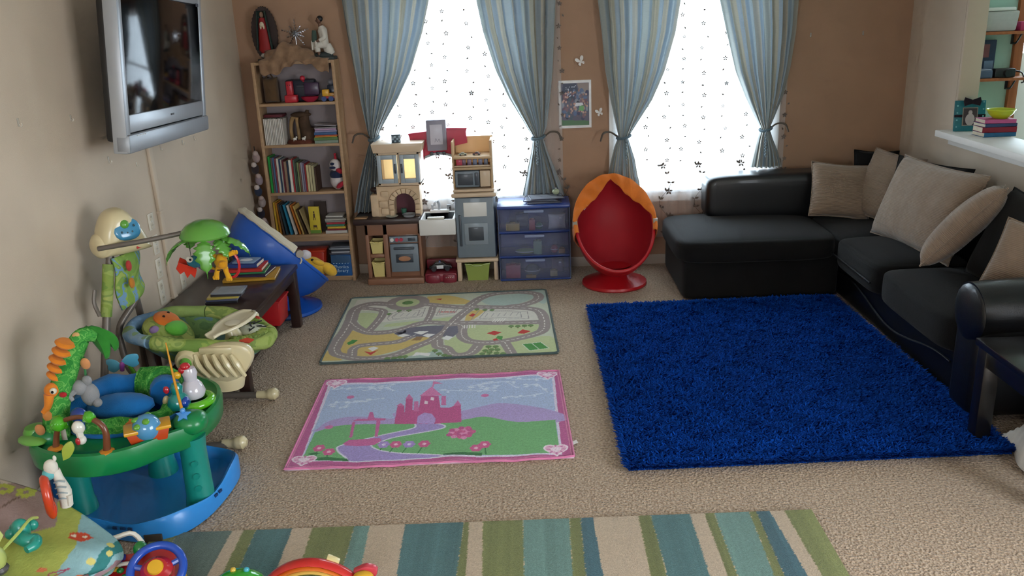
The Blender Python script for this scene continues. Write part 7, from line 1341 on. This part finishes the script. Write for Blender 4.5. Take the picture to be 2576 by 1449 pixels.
t = thing('plush_rattle', 'pale green see-through rattle at the left edge of the play mat', 'rattle', (-1.93, 2.52, 0.265), 0.6); M().ell((0, 0, 0.05), (0.035, 0.035, 0.05)).build('rattle_body', plastic('#aab568', 0.3), t); M().lathe([(0.03, 0), (0.036, 0.012), (0.03, 0.024)], (0.0, 0.0, -0.005), 16).build('rattle_base', plastic('#4a4644', 0.4), t)
M().prism([(0, 0), (0.02, 0.03), (0.01, 0.06), (-0.01, 0.03)], 0.01, (0.02, 0.02, 0.09), (PI/2, 0, 0), 0.003).build('rattle_leaf', plastic('#b4bd70', 0.3), t)

# ================================================================== steering wheel toy
t = thing('steering_toy', 'red toy dashboard with a blue steering wheel', 'toy', (-1.52, 2.64, 0), 0.25); mr, my_, mb_, mg_ = plastic('#a81c22', 0.25, 0.4), plastic('#d0a01c', 0.25, 0.4), plastic('#1846a8', 0.25, 0.4), plastic('#137a34', 0.25, 0.4)
M().box((0, 0, 0.03), (0.34, 0.20, 0.06), 0.02).build('toy_base', my_, t); M().prism([(-0.10, 0), (0.10, 0), (0.10, 0.13), (-0.08, 0.06)], 0.28, (0.0, 0, 0.045), (PI/2, 0, PI/2), 0.012).build('dashboard', mr, t)
M().prism([(-0.05, -0.05), (0.045, -0.04), (0.04, 0.05), (-0.04, 0.06)], 0.014, (-0.135, -0.02, 0.115), (0.45, 0.1, 0), 0.004).build('green_screen_frame', mg_, t); M().box((-0.135, -0.022, 0.124), (0.055, 0.065, 0.004), 0.001, (0.45, 0.1, 0)).build('screen', plastic('#3f7f9c', 0.15, 0.5), t)
wc = Vector((0.095, -0.05, 0.185)); Rw = Euler((0.62, 0.0, 0)).to_matrix()
wr = M().tube([wc+Rw @ Vector((0.092*math.cos(a), 0.092*math.sin(a), 0)) for a in np.linspace(0, 2*PI, 36, endpoint=False)], 0.0155, 12, closed=True)
for a in (0.3, PI-0.3, 1.5*PI): wr.tube([wc+Rw @ Vector((0.03*math.cos(a), 0.03*math.sin(a), -0.008)), wc+Rw @ Vector((0.088*math.cos(a), 0.088*math.sin(a), 0))], 0.011, 8)
w_ = wr.build('steering_wheel', mb_, t); M().lathe([(0.0, 0.028), (0.035, 0.024), (0.05, 0.004), (0.045, -0.02)], wc, 24, (0.62, 0, 0), sx=1.15).build('hub', mr, w_); M().lathe([(0.0, 0.036), (0.026, 0.034), (0.03, 0.022)], wc, 24, (0.62, 0, 0)).build('horn_button', my_, w_); M().cyl(wc, wc-Rw @ Vector((0, 0, 0.08)), 0.02).build('steering_column', mr, w_)
M().cyl((0.0, 0.075, 0.12), (0.015, 0.085, 0.185), 0.007, n=9).build('gear_lever', plastic('#c8c4ba', 0.3), t); M().ell((0.018, 0.088, 0.195), (0.027, 0.027, 0.032)).build('gear_knob', mg_, t); M().tube([(-0.06, 0.06, 0.14), (-0.055, 0.065, 0.185), (-0.035, 0.06, 0.19)], 0.012, 9, smooth=3).build('blue_switch', mb_, t)
M().tube([(-0.10, 0.045, 0.158), (-0.05, 0.05, 0.168), (0.0, 0.045, 0.168)], 0.008, 8, smooth=3).build('white_rail', plastic('#d0c8bc', 0.3), t)
for p, c in (((-0.05, 0.03, 0.155), mg_), ((-0.03, 0.0, 0.145), mg_), ((-0.02, -0.04, 0.125), plastic('#b88aa0', 0.3)), ((-0.07, 0.04, 0.158), my_)): M().ell(p, (0.014, 0.012, 0.010)).build('button', c, t)
# green dome toy and rainbow arch at the bottom edge
t = thing('dome_toy', 'glossy green dome toy at the bottom edge', 'toy', (-1.13, 2.63, 0)); M().lathe([(0.115, 0), (0.12, 0.03), (0.115, 0.08), (0.09, 0.12), (0.05, 0.145), (0, 0.152)], n=30, sy=0.8).build('dome', plastic('#2f9a24', 0.15, 0.6), t); M().box((0, 0, 0.012), (0.25, 0.2, 0.024), 0.01).build('dome_base', plastic('#26801e', 0.25, 0.3), t)
for x, c in ((-0.02, '#c9a83a'), (0.03, '#3f9cb0')): M().ell((x, 0.02, 0.15), 0.011).build('stud', plastic(c, 0.2, 0.4), t)
t = thing('rainbow_toy', 'toy with a red, orange and yellow rainbow arch at the bottom edge', 'toy', (-0.87, 2.665, 0))
for i, (c, r) in enumerate((('#c02420', 0.30), ('#d06a1c', 0.282), ('#d2ac50', 0.266))): 
    cz = -0.135; A_ = [a for a in np.linspace(0, PI, 41) if cz+r*math.sin(a) > 0.005]; M().tube([(r*0.82*math.cos(a), 0, cz+r*math.sin(a)) for a in A_], 0.0115, 8, flat=2.2, up=(0, 1, 0)).build('rainbow_band', plastic(c, 0.3, 0.3), t)
M().box((0.0, 0, 0.02), (0.44, 0.10, 0.04), 0.015).build('arch_base', plastic('#1f7a2c', 0.3, 0.3), t); M().prism(outline([(0, 0), (0.05, 0.02), (0.09, 0.0), (0.07, -0.04), (0.02, -0.04)], 3), 0.03, (0.16, 0.02, 0.115), (PI/2, 0, 0), 0.006).build('red_flower', plastic('#c23a48', 0.3, 0.3), t); M().ell((0.20, -0.01, 0.10), (0.04, 0.03, 0.025)).build('yellow_center', plastic('#d0a028', 0.3, 0.3), t); M().box((0.085, 0.03, 0.155), (0.05, 0.03, 0.010), 0.004, (0, 0.5, 0)).build('cream_tab', plastic('#d6c48a', 0.3), t)

# ================================================================== ledge and kitchen shelves
t = thing('photo_frame', 'teal gift-wrap photo frame with a dark bow on the white ledge', 'photo frame', (3.075, 6.03, 1.1660), -0.12); mf = mat('teal_wrap', '#176a74', 0.4, 0.4, 0.12, 25)
M().box((0, 0, 0.105), (0.20, 0.02, 0.21), 0.003).build('frame', mf, t, rot=(-0.12, 0, 0)); M().box((0, -0.011, 0.10), (0.10, 0.004, 0.125)).build('inner_border', paper('#8d8478'), t, rot=(-0.12, 0, 0)); M().box((0, -0.0135, 0.10), (0.088, 0.003, 0.113)).build('photo', paper('#3c3438'), t, rot=(-0.12, 0, 0)); M().ell((0.0, -0.0145, 0.08), (0.032, 0.003, 0.042)).ell((0.0, -0.0145, 0.128), (0.014, 0.003, 0.016)).build('photo_figure', paper('#a39a98'), t, rot=(-0.12, 0, 0))
for z, w in ((0.105, 0.203),): M().box((0, -0.009, z), (w, 0.006, 0.018)).build('ribbon', cloth('#241c24'), t, rot=(-0.12, 0, 0))
for s in (-1, 1): M().prism([(0, -0.015), (0.05*s, -0.03), (0.058*s, 0.0), (0.05*s, 0.03), (0, 0.012)], 0.012, (0, -0.015, 0.205), (PI/2-0.12, 0, 0), 0.003).build('bow_loop', cloth('#221a22'), t)
for i in range(8): M().ell((0.085*(1 if i % 2 else -1), -0.0125, 0.03+i*0.024), (0.006, 0.002, 0.006), n=8, m=6).build('dot', paper('#6fa6ac'), t, rot=(-0.12, 0, 0))
z = 1.166
for i, (c, th, w, nm) in enumerate((('#2f6690', .028, .215, 'blue'), ('#8a2436', .036, .22, 'dark red'), ('#3c4a72', .022, .215, 'navy'), ('#c25a8c', .026, .20, 'pink'))): flatbook('%s folder, %s from the bottom of the stack on the ledge' % (nm, ORD[i]), 3.13, 5.80, z, w, th, 0.15, c, 0.05*(-1)**i, 'folders on the white ledge'); z += th+0.0006
t = thing('lime_bowl', 'lime green bowl on top of the folder stack', 'bowl', (3.16, 5.80, z)); M().lathe([(0.045, 0), (0.075, 0.03), (0.085, 0.055), (0.080, 0.055), (0.068, 0.03), (0, 0.01)], n=26).build('bowl', plastic('#b9c428', 0.35), t); M().lathe([(0.086, 0.05), (0.09, 0.055), (0.086, 0.06), (0.08, 0.056)], n=26, cap=False).build('rim', plastic('#c6d030', 0.35), t)
for zz, lab in ((1.80, 'upper brown wooden shelf beyond the ledge'), (1.455, 'lower brown wooden shelf beyond the ledge')):
    t = thing('wall_shelf', lab, 'shelf', (3.60, 6.85, zz), group='brown shelves on the mint wall'); M().box((0.0, 0, -0.011), (0.55, 0.21, 0.022), 0.003).build('board', m_brownwood, t)
    for x in (-0.18, 0.2): M().tube([(x, 0.10, -0.10), (x, 0.04, -0.09), (x, -0.02, -0.024)], 0.007, 7, smooth=4).box((x, 0.105, -0.06), (0.02, 0.006, 0.09)).build('bracket', m_dark, t)
t = thing('clear_container', 'clear plastic container on the upper brown shelf', 'container', (3.60, 6.83, 1.80)); M().box((0, 0, 0.075), (0.25, 0.16, 0.148), 0.015, taper=(0.9, 0.9)).build('tub', see_through('frosted_tub', '#d8d8d4', 0.55, 0.3), t); M().box((-0.02, 0, 0.162), (0.22, 0.17, 0.025), 0.01).build('lid', plastic('#cfd2cc', 0.4), t)
for p, c in (((-0.08, 0, 0.06), '#4a8a4c'), ((0.0, 0, 0.05), '#9a8f9a'), ((0.06, 0, 0.04), '#8a5a7a')): M().ell(p, (0.035, 0.05, 0.045)).build('contents', plastic(c, 0.5), t)
t = thing('game_box', 'dark blue picture box standing on the lower brown shelf', 'box', (3.57, 6.90, 1.455)); M().box((0, 0, 0.14), (0.15, 0.04, 0.28), 0.003).build('box', paper('#2c3850'), t); M().box((-0.02, -0.0205, 0.20), (0.09, 0.002, 0.10)).build('cover_picture', paper('#7a4a4e'), t); M().box((0.03, -0.0205, 0.08), (0.07, 0.002, 0.09)).build('cover_picture', paper('#6c7c94'), t)
t = thing('camera_bag', 'black camera lying on the lower brown shelf', 'camera', (3.68, 6.80, 1.455)); M().box((0, 0, 0.035), (0.16, 0.07, 0.07), 0.012).build('camera_body', m_dark, t); M().cyl((0.01, -0.03, 0.035), (0.01, -0.065, 0.035), 0.028).build('lens', m_dark, t); M().tube([(0.08, -0.02, 0.05), (0.13, -0.03, 0.03), (0.14, -0.05, -0.03), (0.12, -0.05, -0.04)], 0.006, 7, smooth=4).build('strap', m_dark, t)
t = thing('laptop_stack', 'grey blue flat case on the lower brown shelf', 'case', (3.50, 6.82, 1.455)); M().box((0, 0, 0.03), (0.16, 0.13, 0.06), 0.01).build('case', plastic('#46526a', 0.4), t); M().box((0, 0, 0.063), (0.15, 0.12, 0.006), 0.002).build('case_lid', plastic('#8a93a4', 0.4), t)
t = thing('pink_box', 'pink box at the right end of the upper brown shelf', 'box', (3.80, 6.84, 1.80)); M().box((0, 0, 0.03), (0.10, 0.14, 0.06), 0.004).build('box', paper('#b03a62'), t); M().box((0, 0, 0.062), (0.103, 0.143, 0.006), 0.002).build('lid', paper('#b8466c'), t)
